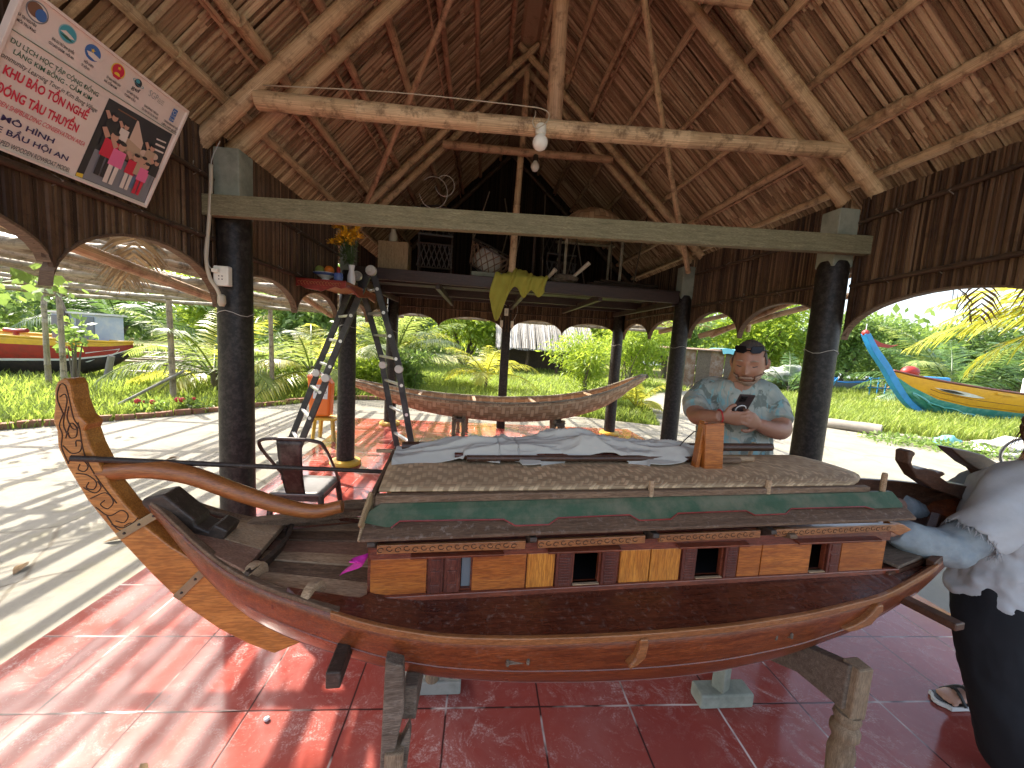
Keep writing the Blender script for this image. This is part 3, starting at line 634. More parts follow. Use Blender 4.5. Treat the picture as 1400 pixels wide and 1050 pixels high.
CARV = [[(-1.420, 1.10+.20), (-1.431, 1.34), (-1.424, 1.375), (-1.412, 1.375), (-1.405, 1.34), (-1.398, 1.29), (-1.386, 1.262), (-1.382, 1.215), (-1.372, 1.17), (-1.345, 1.112), (-1.31, 1.055)],
 [(-1.420, 1.30), (-1.430, 1.27), (-1.425, 1.245), (-1.428, 1.21), (-1.415, 1.165)],
 [(-1.425, 1.345), (-1.414, 1.352), (-1.410, 1.335), (-1.417, 1.30), (-1.421, 1.27), (-1.414, 1.245)],
 [(-1.407, 1.32), (-1.412, 1.29), (-1.402, 1.262), (-1.390, 1.262), (-1.388, 1.278)],
 [(-1.418, 1.235), (-1.405, 1.275), (-1.392, 1.262), (-1.395, 1.24), (-1.408, 1.236), (-1.412, 1.25)],
 [(-1.425, 1.215), (-1.408, 1.195), (-1.388, 1.20), (-1.383, 1.225), (-1.395, 1.228), (-1.396, 1.213)],
 [(-1.415, 1.17), (-1.405, 1.185), (-1.385, 1.178), (-1.372, 1.16), (-1.38, 1.145), (-1.394, 1.15), (-1.39, 1.165)],
 [(-1.40, 1.14), (-1.375, 1.135), (-1.355, 1.115), (-1.362, 1.095), (-1.378, 1.10), (-1.372, 1.115)],
 [(-1.385, 1.10), (-1.36, 1.085), (-1.345, 1.10), (-1.352, 1.118)],
 [(-1.37, 1.07), (-1.335, 1.085), (-1.318, 1.06), (-1.332, 1.04), (-1.348, 1.052), (-1.338, 1.064)],
 [(-1.36, 1.045), (-1.33, 1.02), (-1.30, 1.035), (-1.285, 1.02), (-1.295, 1.00), (-1.315, 1.005)],
 [(-1.325, .995), (-1.300, .985), (-1.275, .998), (-1.262, 1.012)],
 [(-1.335, 1.02), (-1.315, .985), (-1.29, .972), (-1.27, .985), (-1.28, .998), (-1.295, .99)]]
for cv in CARV:
    m = MB(); m.tube([Vector((p.x, -.0283, p.y)) for p in sp(cv, 6)], .0015, 5); m.build('carved_line', 'engrave', rud, local=True)
for a, b in (((-1.308, .961), (-1.205, 1.030)), ((-1.174, .772), (-1.072, .884))):
    m = MB(); m.bar((a[0], -.031, a[1]), (b[0], -.031, b[1]), .022, .004, (0, -1, 0))
    st = m.build('metal_strap', 'brass_tin', rud, local=True, bevel=.001)
    for t in (.15, .5, .85): q = MB(); q.lathe([(.004, 0), (.003, .003), (.001, .004)], (a[0]+(b[0]-a[0])*t, -.033, a[1]+(b[1]-a[1])*t), 8, Matrix.Rotation(R(90), 3, 'X')); q.build('nail', 'old_dark', st, local=True)
# straps' continuation to the stern post, and tiller
for a, b in (((-1.205, -.031, 1.030), (-1.165, -.03, .995)), ((-1.072, -.031, .884), (-1.03, -.06, .905))):
    m = MB(); m.tube([a, b], .004, 6); m.build('rudder_pin', 'old_dark', boat, local=True)
m = MB(); TL = sp([(-1.36, 0, 1.136), (-1.256, 0, 1.143), (-1.148, 0, 1.124), (-1.036, 0, 1.077), (-.918, 0, 1.033), (-.817, 0, 1.011), (-.737, 0, 1.026)], 8)
m.tube(TL, [.030-.010*i/len(TL) for i in range(len(TL))], 8); m.build('tiller', 'tiller_wood', boat, smooth=60, local=True)
# crossbeams sticking out of the hull
m = MB(); m.bar((-.655, .20, .735), (-.672, -.338, .752), .034, .042); m.build('crossbeam', 'old_dark', boat, local=True, bevel=.004)
m = MB(); m.bar((1.14, .18, .735), (1.185, -.352, .755), .045, .024); m.build('crossbeam', 'bow_wood', boat, local=True, bevel=.004)
# small fittings on the near hull side
m = MB(); m.prism([(.094, .797), (.117, .797), (.120, .776), (.115, .740), (.095, .722), (.073, .711), (.068, .718), (.086, .742), (.092, .765)], lambda x, y, t: Vector((x, t, y)), -.345, -.300); m.build('thole_bracket', 'rail_wood', boat, local=True, bevel=.004)
m = MB(); m.prism([(.952, .795), (.972, .795), (.977, .775), (.937, .728), (.88, .712), (.852, .710), (.827, .722), (.87, .732), (.905, .748), (.93, .768)], lambda x, y, t: Vector((x, t, y)), -.285, -.235); m.build('thole_bracket', 'rail_wood', boat, local=True, bevel=.004)
for u in (-.228, .585):
    m = MB(); z = .735; v = -lerp(ST, u)*.955; m.bar((u-.024, v-.006, z), (u+.024, v-.006, z), .012, .020); m.box((u-.027, v-.008, z), (.008, .022, .018)); m.box((u+.027, v-.008, z), (.008, .022, .018)); m.build('rope_cleat', 'old_grey', boat, local=True, bevel=.003)
# bow: horns, inner posts, curved cutwater
H1 = [(1.366, 1.226), (1.385, 1.232), (1.400, 1.226), (1.402, 1.214), (1.394, 1.208), (1.390, 1.185), (1.402, 1.166), (1.430, 1.158), (1.47, 1.160), (1.52, 1.150), (1.535, 1.142), (1.562, 1.146), (1.575, 1.136), (1.552, 1.124), (1.60, 1.10), (1.70, 1.085), (1.80, 1.07), (1.80, 1.0), (1.66, 1.035), (1.52, 1.075), (1.43, 1.120), (1.372, 1.180)]
for v, rot in ((0, 0),):
    m = MB(); m.prism(H1, lambda x, y, t: Vector((x+rot*.4, t+v, y)), -.024, .024); m.build('bow_horn', 'bow_wood', boat, local=True, bevel=.006)
m = MB(); m.prism([(1.615, 1.238), (1.628, 1.240), (1.72, 1.228), (1.800, 1.212), (1.88, 1.180), (1.915, 1.13), (1.93, 1.06), (1.86, 1.05), (1.84, 1.11), (1.80, 1.142), (1.729, 1.170), (1.65, 1.215)], lambda x, y, t: Vector((x, t, y)), .0, .05); m.build('bow_tail', 'bow_wood', boat, local=True, bevel=.006)
m = MB(); m.prism([(1.14, 1.00), (1.35, 1.062), (1.52, 1.062), (1.76, 1.05), (1.72, .90), (1.40, .82), (1.14, .82)], lambda x, y, t: Vector((x, .17-(x-1.1)*.17+t, y)), 0, .02); m.build('bow_bulwark', 'bow_wood', boat, local=True, bevel=.003)
m = MB(); m.prism([(1.10, -.20), (1.34, -.15), (1.70, -.05), (1.70, .05), (1.34, .15), (1.10, .20)], lambda x, y, t: Vector((x, y, .845+max(0, x-1.3)*.22+t)), -.015, 0); m.build('bow_deck', 'bow_wood', boat, local=True)
m = MB(); m.bar((1.13, -.15, .862), (1.36, -.09, .868), .10, .012); m.build('bow_plank', 'old_grey', boat, local=True, bevel=.003)
m = MB(); m.bar((1.33, -.14, .862), (1.60, .0, .94), .03, .05); m.build('bow_beam', 'bow_wood', boat, local=True, bevel=.004)
# ------------------------------------------------------------------ cabin
CU0, CU1, CV, CZ0, CZ1 = -.628, 1.095, .172, .838, 1.012
OPEN = [(-.378, -.350), (-.044, .034), (.362, .450), (.788, .845)]; WZ0, WZ1 = .856, .958
for sg in (-1, 1):
    m = MB(); e = [CU0]+[x for o in OPEN for x in o]+[CU1]
    m.box(((CU0+CU1)/2, sg*CV, (CZ0+WZ0)/2), (CU1-CU0, .014, WZ0-CZ0)); m.box(((CU0+CU1)/2, sg*CV, (WZ1+CZ1)/2), (CU1-CU0, .014, CZ1-WZ1))
    for i in range(0, len(e), 2): m.box(((e[i]+e[i+1])/2, sg*CV, (WZ0+WZ1)/2), (e[i+1]-e[i], .0136, WZ1-WZ0))
    wl = m.build('cabin_wall', 'cabin_red', boat, local=True)
for u in (CU0+.012, CU1-.012): m = MB(); m.box((u, 0, (CZ0+CZ1)/2), (.014, 2*CV-.016, CZ1-CZ0)); m.build('cabin_end', 'panel_wood', boat, local=True)
m = MB(); m.box((.233, 0, .90), (1.66, .02, .10)); m.build('cabin_dark_sheet', 'black', boat, local=True)  # added black sheet behind the windows; paints in the dark of the cabin
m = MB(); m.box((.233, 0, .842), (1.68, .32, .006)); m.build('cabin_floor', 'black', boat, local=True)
yf = -CV-.007
def panel(u0, u1, mat, z0=.846, z1=.957, name='wall_panel', d=.006):
    m = MB(); m.box(((u0+u1)/2, yf-d/2-.0005, (z0+z1)/2), (u1-u0, d, z1-z0)); return m.build(name, mat, boat, local=True, bevel=.0015)
for u0, u1, mt in ((-.620, -.472, 'panel_wood'), (-.346, -.192, 'panel_wood'), (-.188, -.106, 'panel_gold'), (.100, .197, 'panel_gold'), (.201, .300, 'panel_gold'), (.508, .590, 'panel_wood'), (.594, .782, 'panel_wood'), (.905, 1.088, 'panel_wood')): panel(u0, u1, mt)
def shutter(u0, u1, slats):
    s_ = panel(u0, u1, 'shutter_red', .846, .958, 'shutter', .009); m = MB(); w_ = u1-u0; yy = yf-.010
    if slats:
        for i in range(9): m.box(((u0+u1)/2, yy, .872+i*.0085), (w_*.66, .004, .0042))
        m.box(((u0+u1)/2, yy, .858), (w_*.6, .003, .010)); m.box(((u0+u1)/2, yy, .950), (w_*.6, .003, .010))
    else:
        for z, h in ((.866, .024), (.902, .032), (.940, .022)): m.box(((u0+u1)/2, yy, z), (w_*.62, .004, h))
    s2 = m.build('louvre' if slats else 'raised_panel', 'shutter_red', s_, local=True, bevel=.001)
for u0, u1, k in ((-.468, -.427, 0), (-.424, -.381, 0), (-.102, -.050, 1), (.040, .090, 1), (.306, .355, 1), (.457, .502, 1), (.850, .898, 0)): shutter(u0, u1, k)
for o in OPEN[1:]: m = MB(); m.box(((o[0]+o[1])/2, yf, WZ0-.003), (o[1]-o[0]+.004, .018, .006)); m.build('window_sill', 'plank_pale', boat, local=True)
m = MB(); m.box((-.362, yf+.012, .907), (.026, .004, .10)); m.build('window_pane', 'boat_grey', boat, local=True)
m = MB(); m.box(((CU0+CU1)/2+.002, yf-.006, .982), (CU1-CU0-.004, .012, .046)); m.build('upper_band', 'cabin_red', boat, local=True, bevel=.002)
for u0, u1 in ((-.515, -.262), (-.135, .088), (.275, .520), (.70, 1.03)):
    m = MB(); m.prism([(0, 0), (-.022, -.001), (-.023, .006), (0, .009)], lambda x, y, t: Vector((t, yf-.012+x, .969+y)), u0, u1); m.build('window_hood', 'cabin_red', boat, local=True, bevel=.002)
FR = [(-.60, -.205), (-.17, .155), (.20, .545), (.60, 1.07)]
for u0, u1 in FR:
    m = MB(); zc_ = lambda u: 1.002+.018*max(0, (u+.2)/1.3); m.bar((u0, yf-.034, zc_(u0)), (u1, yf-.034, zc_(u1)), .010, .024); fr = m.build('carved_frieze', 'rail_wood', boat, local=True, bevel=.0015)
    q = MB(); n = int((u1-u0)/.022)
    for i in range(n):
        uc = u0+.012+i*(u1-u0-.02)/n; q.tube([(uc+.011*(math.cos(a)*.9-.1*a)*(.4+.1*a), yf-.0395, zc_(uc)+.0085*math.sin(a)*(-1)**i*(.4+.1*a)) for a in [k*.55 for k in range(11)]], .0011, 4)
    q.build('frieze_carving', 'engrave', fr, local=True)
for u in (-.612, -.188, .178, .575): m = MB(); m.prism([(-.012, 0), (-.058, .028), (-.056, .040), (0, .040), (0, .006)], lambda x, y, t: Vector((t, yf+x, .992+y)), u-.010, u+.010); m.build('eave_bracket', 'old_dark', boat, local=True, bevel=.002)
m = MB(); m.prism([(0, 0), (.05, -.02), (.10, .0), (.06, .02), (0, .03)], lambda x, y, t: Vector((CU1-.04+x, yf-.02+t, 1.005+y)), -.01, .012); m.build('corner_bracket', 'tiller_wood', boat, local=True, bevel=.003)
m = MB(); m.prism([(-.002, 0), (-.055, .016), (-.052, .028), (0, .03)], lambda x, y, t: Vector((t, yf+x, .985+y)), .640, .668); m.build('eave_bracket', 'old_brown', boat, local=True, bevel=.003)
for sg in (-1, 1):                                     # lower roof boards, green fascia with a stepped lower edge, ridge rail
    m = MB(); m.prism([(.244, 1.037), (.244, 1.046), (.208, 1.070), (.150, 1.074), (.150, 1.06)], lambda x, y, t: Vector((t, sg*x, y+(.020*max(0, (t+.2)/1.3)))), CU0-.008, CU1+.012); m.build('eave_board', 'roof_board', boat, local=True, bevel=.002)
    edge = [(CU0, .55), (-.55, .0), (-.50, .0), (-.47, .45), (-.10, .47), (-.07, .0), (.11, .0), (.14, .46), (.42, .47), (.45, .05), (.60, .02), (.64, .42), (.95, .5), (.99, .12), (1.085, .12)]
    m = MB(); out = [(CU0-.004, .18), (CU0+.05, -.02), (-.565, -.02), (-.545, .26), (-.27, .24), (-.24, -.05), (-.145, -.05), (-.115, .24), (.10, .26), (.125, -.02), (.225, -.02), (.255, .25), (.485, .26), (.51, .02), (.62, .02), (.65, .28), (.93, .25), (.96, .1), (1.08, .1), (1.09, .3), (1.085, 1), (CU0+.03, 1), (CU0+.002, .65)]
    m.prism(out, lambda x, y, t: Vector((x, sg*(.213-.043*y+t), 1.067+.043*y+.020*max(0, (x+.2)/1.3))), -.002, .010); gb = m.build('green_fascia', 'green_paint', boat, local=True)
    m = MB(); pts = [Vector((x, sg*(.213-.043*y+.0115), 1.067+.043*y-.001+.020*max(0, (x+.2)/1.3))) for x, y in out[2:18]]; m.tube(pts, .0022, 5); m.build('fascia_lining', 'altar_red', gb, local=True)
    m = MB(); m.bar((CU0+.014, sg*.166, 1.116), (1.0, sg*.163, 1.131), .022, .030); m.build('roof_rail', 'old_brown', boat, local=True, bevel=.004)
def roofz(u, v): return 1.133+.010*max(0, (u+.3)/1.3)+.012*(1-(v/.19)**2)
m = MB(); m.grid(lambda a, c: (lambda u, v: Vector((u+(.05*(1-2*abs(c-.5))*0), v, roofz(u, v))))(CU0+.02+a*(1.075-CU0-.02-.13*(max(0, .3-c)/.3)**2), -.158+.353*c), 40, 14, lambda a, c: (a*1.7, c*.345)); m.build('woven_roof_mat', 'mat_weave', boat, smooth=True, local=True, solid=.006)
m = MB(); m.bar((CU0+.006, -.165, 1.118), (CU0+.020, .19, 1.142), .012, .03); m.build('roof_end_rail', 'old_brown', boat, local=True, bevel=.002)
m = MB(); m.bar((CU0-.010, -.222, 1.062), (CU0+.004, -.158, 1.125), .008, .045); m.build('barge_board', 'pine', boat, local=True, bevel=.002)
m = MB(); m.bar((CU0-.012, -.245, 1.040), (CU0-.004, -.185, 1.105), .006, .012); m.build('barge_board', 'plank_pale', boat, local=True, bevel=.002)
m = MB(); m.bar((CU0-.04, .175, 1.150), (CU0+.10, .172, 1.153), .012, .010); m.build('roof_batten', 'plank_pale', boat, local=True)
for u, h in ((.186, .052), (.597, .052), (1.055, .075)): m = MB(); m.lathe([(.009, 0), (.0085, h-.006), (.007, h)], (u, -.170, 1.118), 8); m.build('roof_peg', 'plank_pale', boat, local=True)
m = MB(); m.lathe([(.008, 0), (.008, .06)], (.86, .20, 1.14), 6, Matrix.Rotation(R(12), 3, 'Y')); m.build('roof_peg', 'plank_pale', boat, local=True)
m = MB(); m.bar((.462, .012, 1.14), (.476, .012, 1.322), .03, .016, (1, 0, 0)); m.bar((.518, 0, 1.14), (.502, 0, 1.318), .034, .074, (1, 0, 0)); m.build('mast_step', 'panel_wood', boat, local=True, bevel=.003)
# spars lying on the roof
for a, b, r, mt in (((-.36, .045, 1.166), (.50, .05, 1.172), .011, 'bow_wood'), ((-.40, .068, 1.168), (.53, .072, 1.174), .011, 'deck_red'), ((-.58, .16, 1.172), (.95, .19, 1.180), .017, 'bow_wood'), ((.54, .052, 1.170), (.73, .045, 1.172), .010, 'plank_pale'), ((.54, .030, 1.168), (.66, .03, 1.170), .012, 'old_brown')):
    m = MB(); m.tube([bw(*a), bw(*b)], r, 8); tag(m.build('wooden_spar', mt, smooth=60), {'bow_wood0.5': 'thin dark spar lying under the near edge of the white cloth on the boat roof', 'deck_red0.53': 'dark red spar lying just behind the front spar under the white cloth', 'bow_wood0.95': 'thick dark spar along the far side of the boat roof, beneath the cloth', 'plank_pale0.73': 'short pale stick lying right of the mast board on the woven roof', 'old_brown0.66': 'short brown peg beside the pale stick at the foot of the mast board'}[mt+str(b[0])], 'spar', 'spars lying on the model boat roof')
m = MB(); m.pole(bw(-1.395, -.047, 1.187), bw(-.645, .165, 1.078), .0085, .007, 8, 9., .004); tag(m.build('punt_pole', 'old_dark', smooth=60), 'thin dark pole lying across the rudder and stern of the model boat', 'pole')
m = MB(); m.grid(lambda a, c: bw(-.642-.02*math.sin(5*a+3*c)-.045*c*a, -.245+.09*a+.01*c, .985-.075*c*a-.02*a), 8, 6); tag(m.build('pink_rag', 'magenta', smooth=True, solid=.002), 'scrap of bright magenta cloth poking out at the stern corner of the cabin', 'rag')
# bundled white sail cloth
def clothz(u, v):
    t = (u+.59)/1.14; h = .010+.040*math.sin(math.pi*min(1, max(0, t*1.05-.02)))**.6+.022*math.exp(-((t-.55)/.12)**2)+.012*math.exp(-((t-.22)/.07)**2)+.022*math.exp(-((t-.93)/.09)**2)
    q = (v-.16)/.115; h *= max(0, 1-q*q)**.55
    r1 = 1-2*abs(mnoise.noise(Vector((u*3.5-v*12, v*15+u*4, 4.3)))); r2 = 1-2*abs(mnoise.noise(Vector((u*6+v*20, v*26-u*5, 9)))); r3 = 1-2*abs(mnoise.noise(Vector((u*26-v*30, v*44+u*16, 2))))
    n = mnoise.noise(Vector((u*5, v*9+u*3, .3)))*.012+(r1**3 if r1 > 0 else 0)*.018+(r2**3 if r2 > 0 else 0)*.006+r3*.0015-.008
    return max(.004, h+n*(.35+min(1, h*16)))
def cl(a, c):
    u = -.60+1.165*a; sw = .035*math.sin(9*a+.5)+.02*math.sin(23*a); lo = .055-.05*(math.sin(7.3*a+2)**4)+(.035 if .30 < a < .36 else 0); v = lo+(.285-lo)*c
    z = roofz(u, min(.19, v))+clothz(u, v+sw*.3)+.016
    if v > .20: z -= (v-.20)*.9
    if c < .12: z -= (.12-c)*.20*(1 if .42 < a < .5 or .70 < a < .76 or a < .2 else .35)
    return bw(u, v, max(z, 1.13))
m = MB(); m.grid(cl, 260, 80); tag(m.build('sail_cloth', 'cloth_white', smooth=True, solid=.003), 'crumpled off-white sail cloth bundled along the far side of the model boat roof', 'cloth')
m = MB(); m.tube([bw(.42, .075, 1.19), bw(.46, .08, 1.235), bw(.51, .10, 1.262), bw(.545, .13, 1.255), bw(.555, .10, 1.20), bw(.53, .06, 1.18)], .0022, 5); tag(m.build('cord', 'old_dark', smooth=True), 'thin dark cord looped round the right end of the white cloth bundle', 'cord')
# ------------------------------------------------------------------ trestles under the boat
BAL = [(.030, 0), (.030, .03), (.022, .05), (.034, .08), (.026, .11), (.024, .16), (.030, .28), (.034, .36), (.026, .40), (.036, .42), (.036, .44), (.027, .455), (.034, .475), (.030, .49)]
def bal(m, u, v, z0, z1, sc=1.): m.lathe([(r*sc, z0+(z1-z0)*z/.49) for r, z in BAL], bw(u, v, 0), 16)
t1 = thing('trestle', 'worn wooden trestle with a split forked front leg under the boat stern', 'trestle', bw(-.47, 0, 0), BA, 'trestles under the model boat')
m = MB(); m.bar(bw(-.50, -.285, .62), bw(-.44, .34, .60), .036, .09); m.build('cradle_bar', 'old_grey', t1, bevel=.004)
m = MB(); m.prism([(-.036, .792), (.006, .775), (.012, .66), (-.012, .52), (-.030, .46), (-.042, .48)], lambda x, y, t: bw(-.520+x, -.322+t, y), -.018, .018); m.prism([(.004, .515), (.040, .60), (.044, .57), (.036, .47), (.0, .44)], lambda x, y, t: bw(-.535+x, -.312+t, y), -.016, .016); m.build('fork_block', 'old_grey', t1, bevel=.004)
m = MB(); m.bar(bw(-.532, -.32, .33), bw(-.528, -.32, .55), .055, .045); m.build('front_leg_head', 'baluster', t1, bevel=.004)
m = MB(); bal(m, -.530, -.32, 0, .36); m.build('leg', 'baluster', t1, smooth=50)
m = MB(); bal(m, -.44, .36, .07, .62, .95); m.build('leg', 'baluster', t1, smooth=50)
m = MB(); m.box(bw(-.46, .40, .032), (.30, .10, .062), Matrix.Rotation(BA*.2, 3, 'Z')); m.box(bw(-.47, .455, .045), (.26, .05, .06)); m.build('foot_block', 'concrete', t1, bevel=.006)
t2 = thing('trestle', 'wooden trestle with a turned front leg and slanting board under the bow', 'trestle', bw(.80, 0, 0), BA, 'trestles under the model boat')
m = MB(); m.prism([(.20, .52), (.20, .43), (-.05, .43), (-.20, .50), (-.350, .515), (-.350, .66), (-.12, .575), (.0, .46)], lambda y, z, t: bw(.80+t, y, z), -.02, .022); m.build('cradle_bar', 'old_grey', t2, bevel=.004)
m = MB(); m.box(bw(.820, -.345, .575), (.055, .05, .17), Matrix.Rotation(BA, 3, 'Z')); m.build('front_leg_head', 'baluster', t2, bevel=.005)
m = MB(); bal(m, .812, -.345, 0, .50, 1.05); m.build('leg', 'baluster', t2, smooth=50)
m = MB(); m.box(bw(.845, .18, .13), (.055, .055, .13), Matrix.Rotation(.5, 3, 'Z')); bal(m, .845, .18, .17, .52); m.build('leg', 'concrete_green', t2, smooth=50, bevel=.004)
m = MB(); m.box(bw(.858, .18, .033), (.25, .085, .066), Matrix.Rotation(.02, 3, 'Z')); m.build('foot_block', 'concrete_green', t2, bevel=.008)
# ------------------------------------------------------------------ banner on the left valance
mat_plain('vinyl', (.80, .69, .63), .42, var=.10, scale=5, dirt=(.5, .42, .36), dirtamt=.35)
for n_, c_ in (('ink_red', (.62, .02, .06)), ('ink_green', (.03, .12, .07)), ('ink_navy', (.035, .02, .10)), ('ink_black', (.03, .025, .03)), ('ink_dark', (.035, .035, .04)), ('ink_grey', (.22, .23, .26)), ('ink_pink', (.80, .16, .36)), ('ink_white', (.75, .68, .62)), ('ink_skin', (.58, .33, .24)), ('ink_tan', (.50, .36, .25)), ('ink_teal', (.06, .34, .42)), ('ink_blue', (.05, .15, .42)), ('ink_yellow', (.80, .55, .05)), ('ink_sail', (.66, .50, .40)), ('ink_brown', (.20, .10, .06)), ('ink_sky', (.30, .50, .55)), ('ink_jeans', (.10, .16, .28))):
    mat_plain(n_, c_, .5, var=.08)
S_TR = Vector((-1.42, 2.02, 2.532)); S_e2 = (S_TR-Vector((-1.62, 2.015, 2.080))).normalized(); S_e1 = Vector((0, -1, 0)); S_n = S_e1.cross(S_e2).normalized()
if S_n.x < 0: S_n = -S_n
def S(s, t, d=0.): return S_TR+S_e1*(.645-s)-S_e2*t+S_n*d
sign = thing('banner', 'vinyl banner with red Vietnamese lettering hung tilted on the left valance', 'banner', S(.32, .49))
m = MB(); m.prism([(0, 0), (.645, 0), (.645, .49), (0, .49)], S, -.012, 0); m.build('banner_sheet', 'vinyl', sign)
m = MB()
for a, b in (((0, .004), (.645, .004)), ((0, .486), (.645, .486)), ((.004, .009), (.004, .481)), ((.641, .009), (.641, .481))): m.bar(S(*a, .002), S(*b, .002), .010, .014, S_n)
m.build('banner_frame', 'vinyl', sign, bevel=.001)
def txt(body, s0, s1, tb, h, mat, shear=0., bold=0., parent=None, d=.0016, name='lettering'):
    cu = bpy.data.curves.new('t', 'FONT'); cu.body = body; cu.size = 1; cu.shear = shear; cu.offset = bold; cu.resolution_u = 3; ob = bpy.data.objects.new('t', cu); COL.objects.link(ob)
    bpy.context.view_layer.update(); me = ob.evaluated_get(bpy.context.evaluated_depsgraph_get()).to_mesh()
    co = [v.co.copy() for v in me.vertices]; fs = [tuple(p.vertices) for p in me.polygons]; ob.to_mesh_clear(); bpy.data.objects.remove(ob); bpy.data.curves.remove(cu)
    if not co: return
    x0 = min(c.x for c in co); x1 = max(c.x for c in co); q = MB(); q.v = [tuple(S(s0+(c.x-x0)/(x1-x0)*(s1-s0), tb-c.y*h/.70, d)) for c in co]
    for f in fs: q.face(f)
    return q.build(name, mat, parent or sign, fixn=False)
txt('DU LỊCH HỌC TẬP CỘNG ĐỒNG', .022, .291, .171, .0150, 'ink_green', 0, .01)
txt('LÀNG KIM BỒNG - CẨM KIM', .037, .276, .197, .0150, 'ink_green', 0, .01)
txt('Community Learning Tour in Kim Bong Village', .004, .308, .224, .0165, 'ink_dark', .25)
txt('KHU BẢO TỒN NGHỀ', .032, .287, .266, .0280, 'ink_red', 0, .03)
txt('ĐÓNG TÀU THUYỀN', .030, .274, .325, .0300, 'ink_red', 0, .03)
txt('WOODEN SHIPBUILDING CONSERVATION AREA', .010, .314, .360, .0165, 'ink_red', .25)
txt('MÔ HÌNH', .069, .222, .399, .0185, 'ink_navy', 0, .02)
txt('GHE BẦU HỘI AN', .018, .283, .437, .0185, 'ink_navy', 0, .02)
txt('GOURD-SHAPED WOODEN ROWBOAT MODEL', .012, .303, .474, .0165, 'ink_dark', .2)
for a, b, s0, s1, t in (('SỞ TÀI NGUYÊN', '& MÔI TRƯỜNG', .010, .066, .090), ('KHU DỰ TRỮ SINH QUYỂN', 'CÙ LAO CHÀM - HỘI AN', .104, .180, .092), ('HỘI LHPN', 'TP. HỘI AN', .206, .246, .092), ('ỦY BAN NHÂN DÂN', 'XÃ CẨM KIM', .288, .350, .092), ('QUỸ MÔI TRƯỜNG', 'TOÀN CẦU', .370, .430, .092), ('CHƯƠNG TRÌNH', 'TÀI TRỢ CÁC DỰ ÁN NHỎ', .452, .530, .100), ('CHƯƠNG TRÌNH PHÁT TRIỂN', 'LIÊN HỢP QUỐC', .555, .640, .104)):
    txt(a, s0+.004, s1-.004, t, .0085, 'ink_dark', 0, .02); txt(b, s0, s1 if len(b) > 10 else s1-.012, t+.016, .0085, 'ink_dark', 0, .02)
m = MB(); m.bar(S(.004, .136, .001), S(.642, .124, .001), .002, .0042, S_n); m.build('green_rule', 'ink_green', sign)
def disc(s, t, r, mat, d=.001, k=1., name='emblem', parent=None, n=24, a0=0, a1=2*math.pi):
    q = MB(); q.poly([S(s+r*math.cos(a0+(a1-a0)*i/n), t+k*r*math.sin(a0+(a1-a0)*i/n), d) for i in range(n)]); return q.build(name, mat, parent or sign, fixn=False)
def shp(pts, mat, parent, d=.002, name='print'):
    q = MB(); q.poly([S(*p, d) for p in pts]); return q.build(name, mat, parent, fixn=False)
e = disc(.053, .048, .030, 'ink_grey'); disc(.053, .048, .026, 'ink_white', .0014, 1, 'emblem_ring', e); disc(.047, .045, .021, 'ink_brown', .0018, 1, 'emblem_half', e); disc(.063, .050, .015, 'ink_blue', .0022, 1.2, 'emblem_half', e)
e = disc(.141, .046, .0275, 'ink_sky'); disc(.141, .046, .0245, 'ink_teal', .0014, 1, 'emblem_sea', e); shp([(.118, .050), (.132, .040), (.150, .044), (.164, .050), (.150, .055), (.135, .052)], 'ink_white', e, .0018, 'emblem_isle'); shp([(.119, .057), (.14, .053), (.163, .061), (.14, .063)], 'ink_green', e, .0022, 'emblem_wave')
e = disc(.225, .047, .0265, 'ink_blue'); shp([(.205, .052), (.225, .046), (.250, .050), (.262, .038), (.258, .056), (.238, .066), (.215, .062)], 'ink_white', e, .0016, 'emblem_dove')
def star(s, t, r): return [(s+r*(1 if i % 2 == 0 else .42)*math.sin(i*math.pi/5), t-r*(1 if i % 2 == 0 else .42)*math.cos(i*math.pi/5)) for i in range(10)]
shp(star(.222, .040, .008), 'ink_yellow', e, .0020, 'emblem_star')
e = disc(.320, .045, .0265, 'ink_yellow'); disc(.320, .044, .0225, 'ink_red', .0014, 1, 'emblem_field', e); shp(star(.320, .034, .008), 'ink_yellow', e, .0018, 'emblem_star'); disc(.320, .060, .011, 'ink_yellow', .0020, .8, 'emblem_cog', e); shp([(.302, .062), (.338, .062), (.330, .073), (.310, .073)], 'ink_red', e, .0023, 'emblem_scroll')
e = disc(.402, .036, .0155, 'ink_dark'); q = MB(); q.tube([S(.402+.024*math.cos(a), .037+.007*math.sin(a)+.004*math.cos(a), .002) for a in [k*math.pi/9 for k in range(-2, 13)]], .0009, 4); q.build('emblem_orbit', 'ink_teal', e)
disc(.398, .031, .009, 'ink_teal', .0014, .8, 'emblem_shine', e)
txt('gef', .384, .420, .069, .0150, 'ink_dark', 0, .01); txt('SGP', .455, .496, .052, .0260, 'ink_grey', 0, -.012)
for i, s_ in enumerate(('The GEF', 'Small Grants', 'Programme')): txt(s_, .499, .528, .038+.007*i, .0045, 'ink_dark')
e = shp([(.578, .030), (.602, .029), (.602, .086), (.578, .087)], 'ink_blue', sign, .001, 'emblem'); disc(.590, .045, .0085, 'ink_white', .0014, 1, 'emblem_ring', e); disc(.590, .045, .0068, 'ink_blue', .0018, 1, 'emblem_globe', e)
for i, (a, b) in enumerate((('U', 'N'), ('D', 'P'))): txt(a, .580, .588, .067+.016*i, .010, 'ink_white', parent=e); txt(b, .592, .600, .067+.016*i, .010, 'ink_white', parent=e)
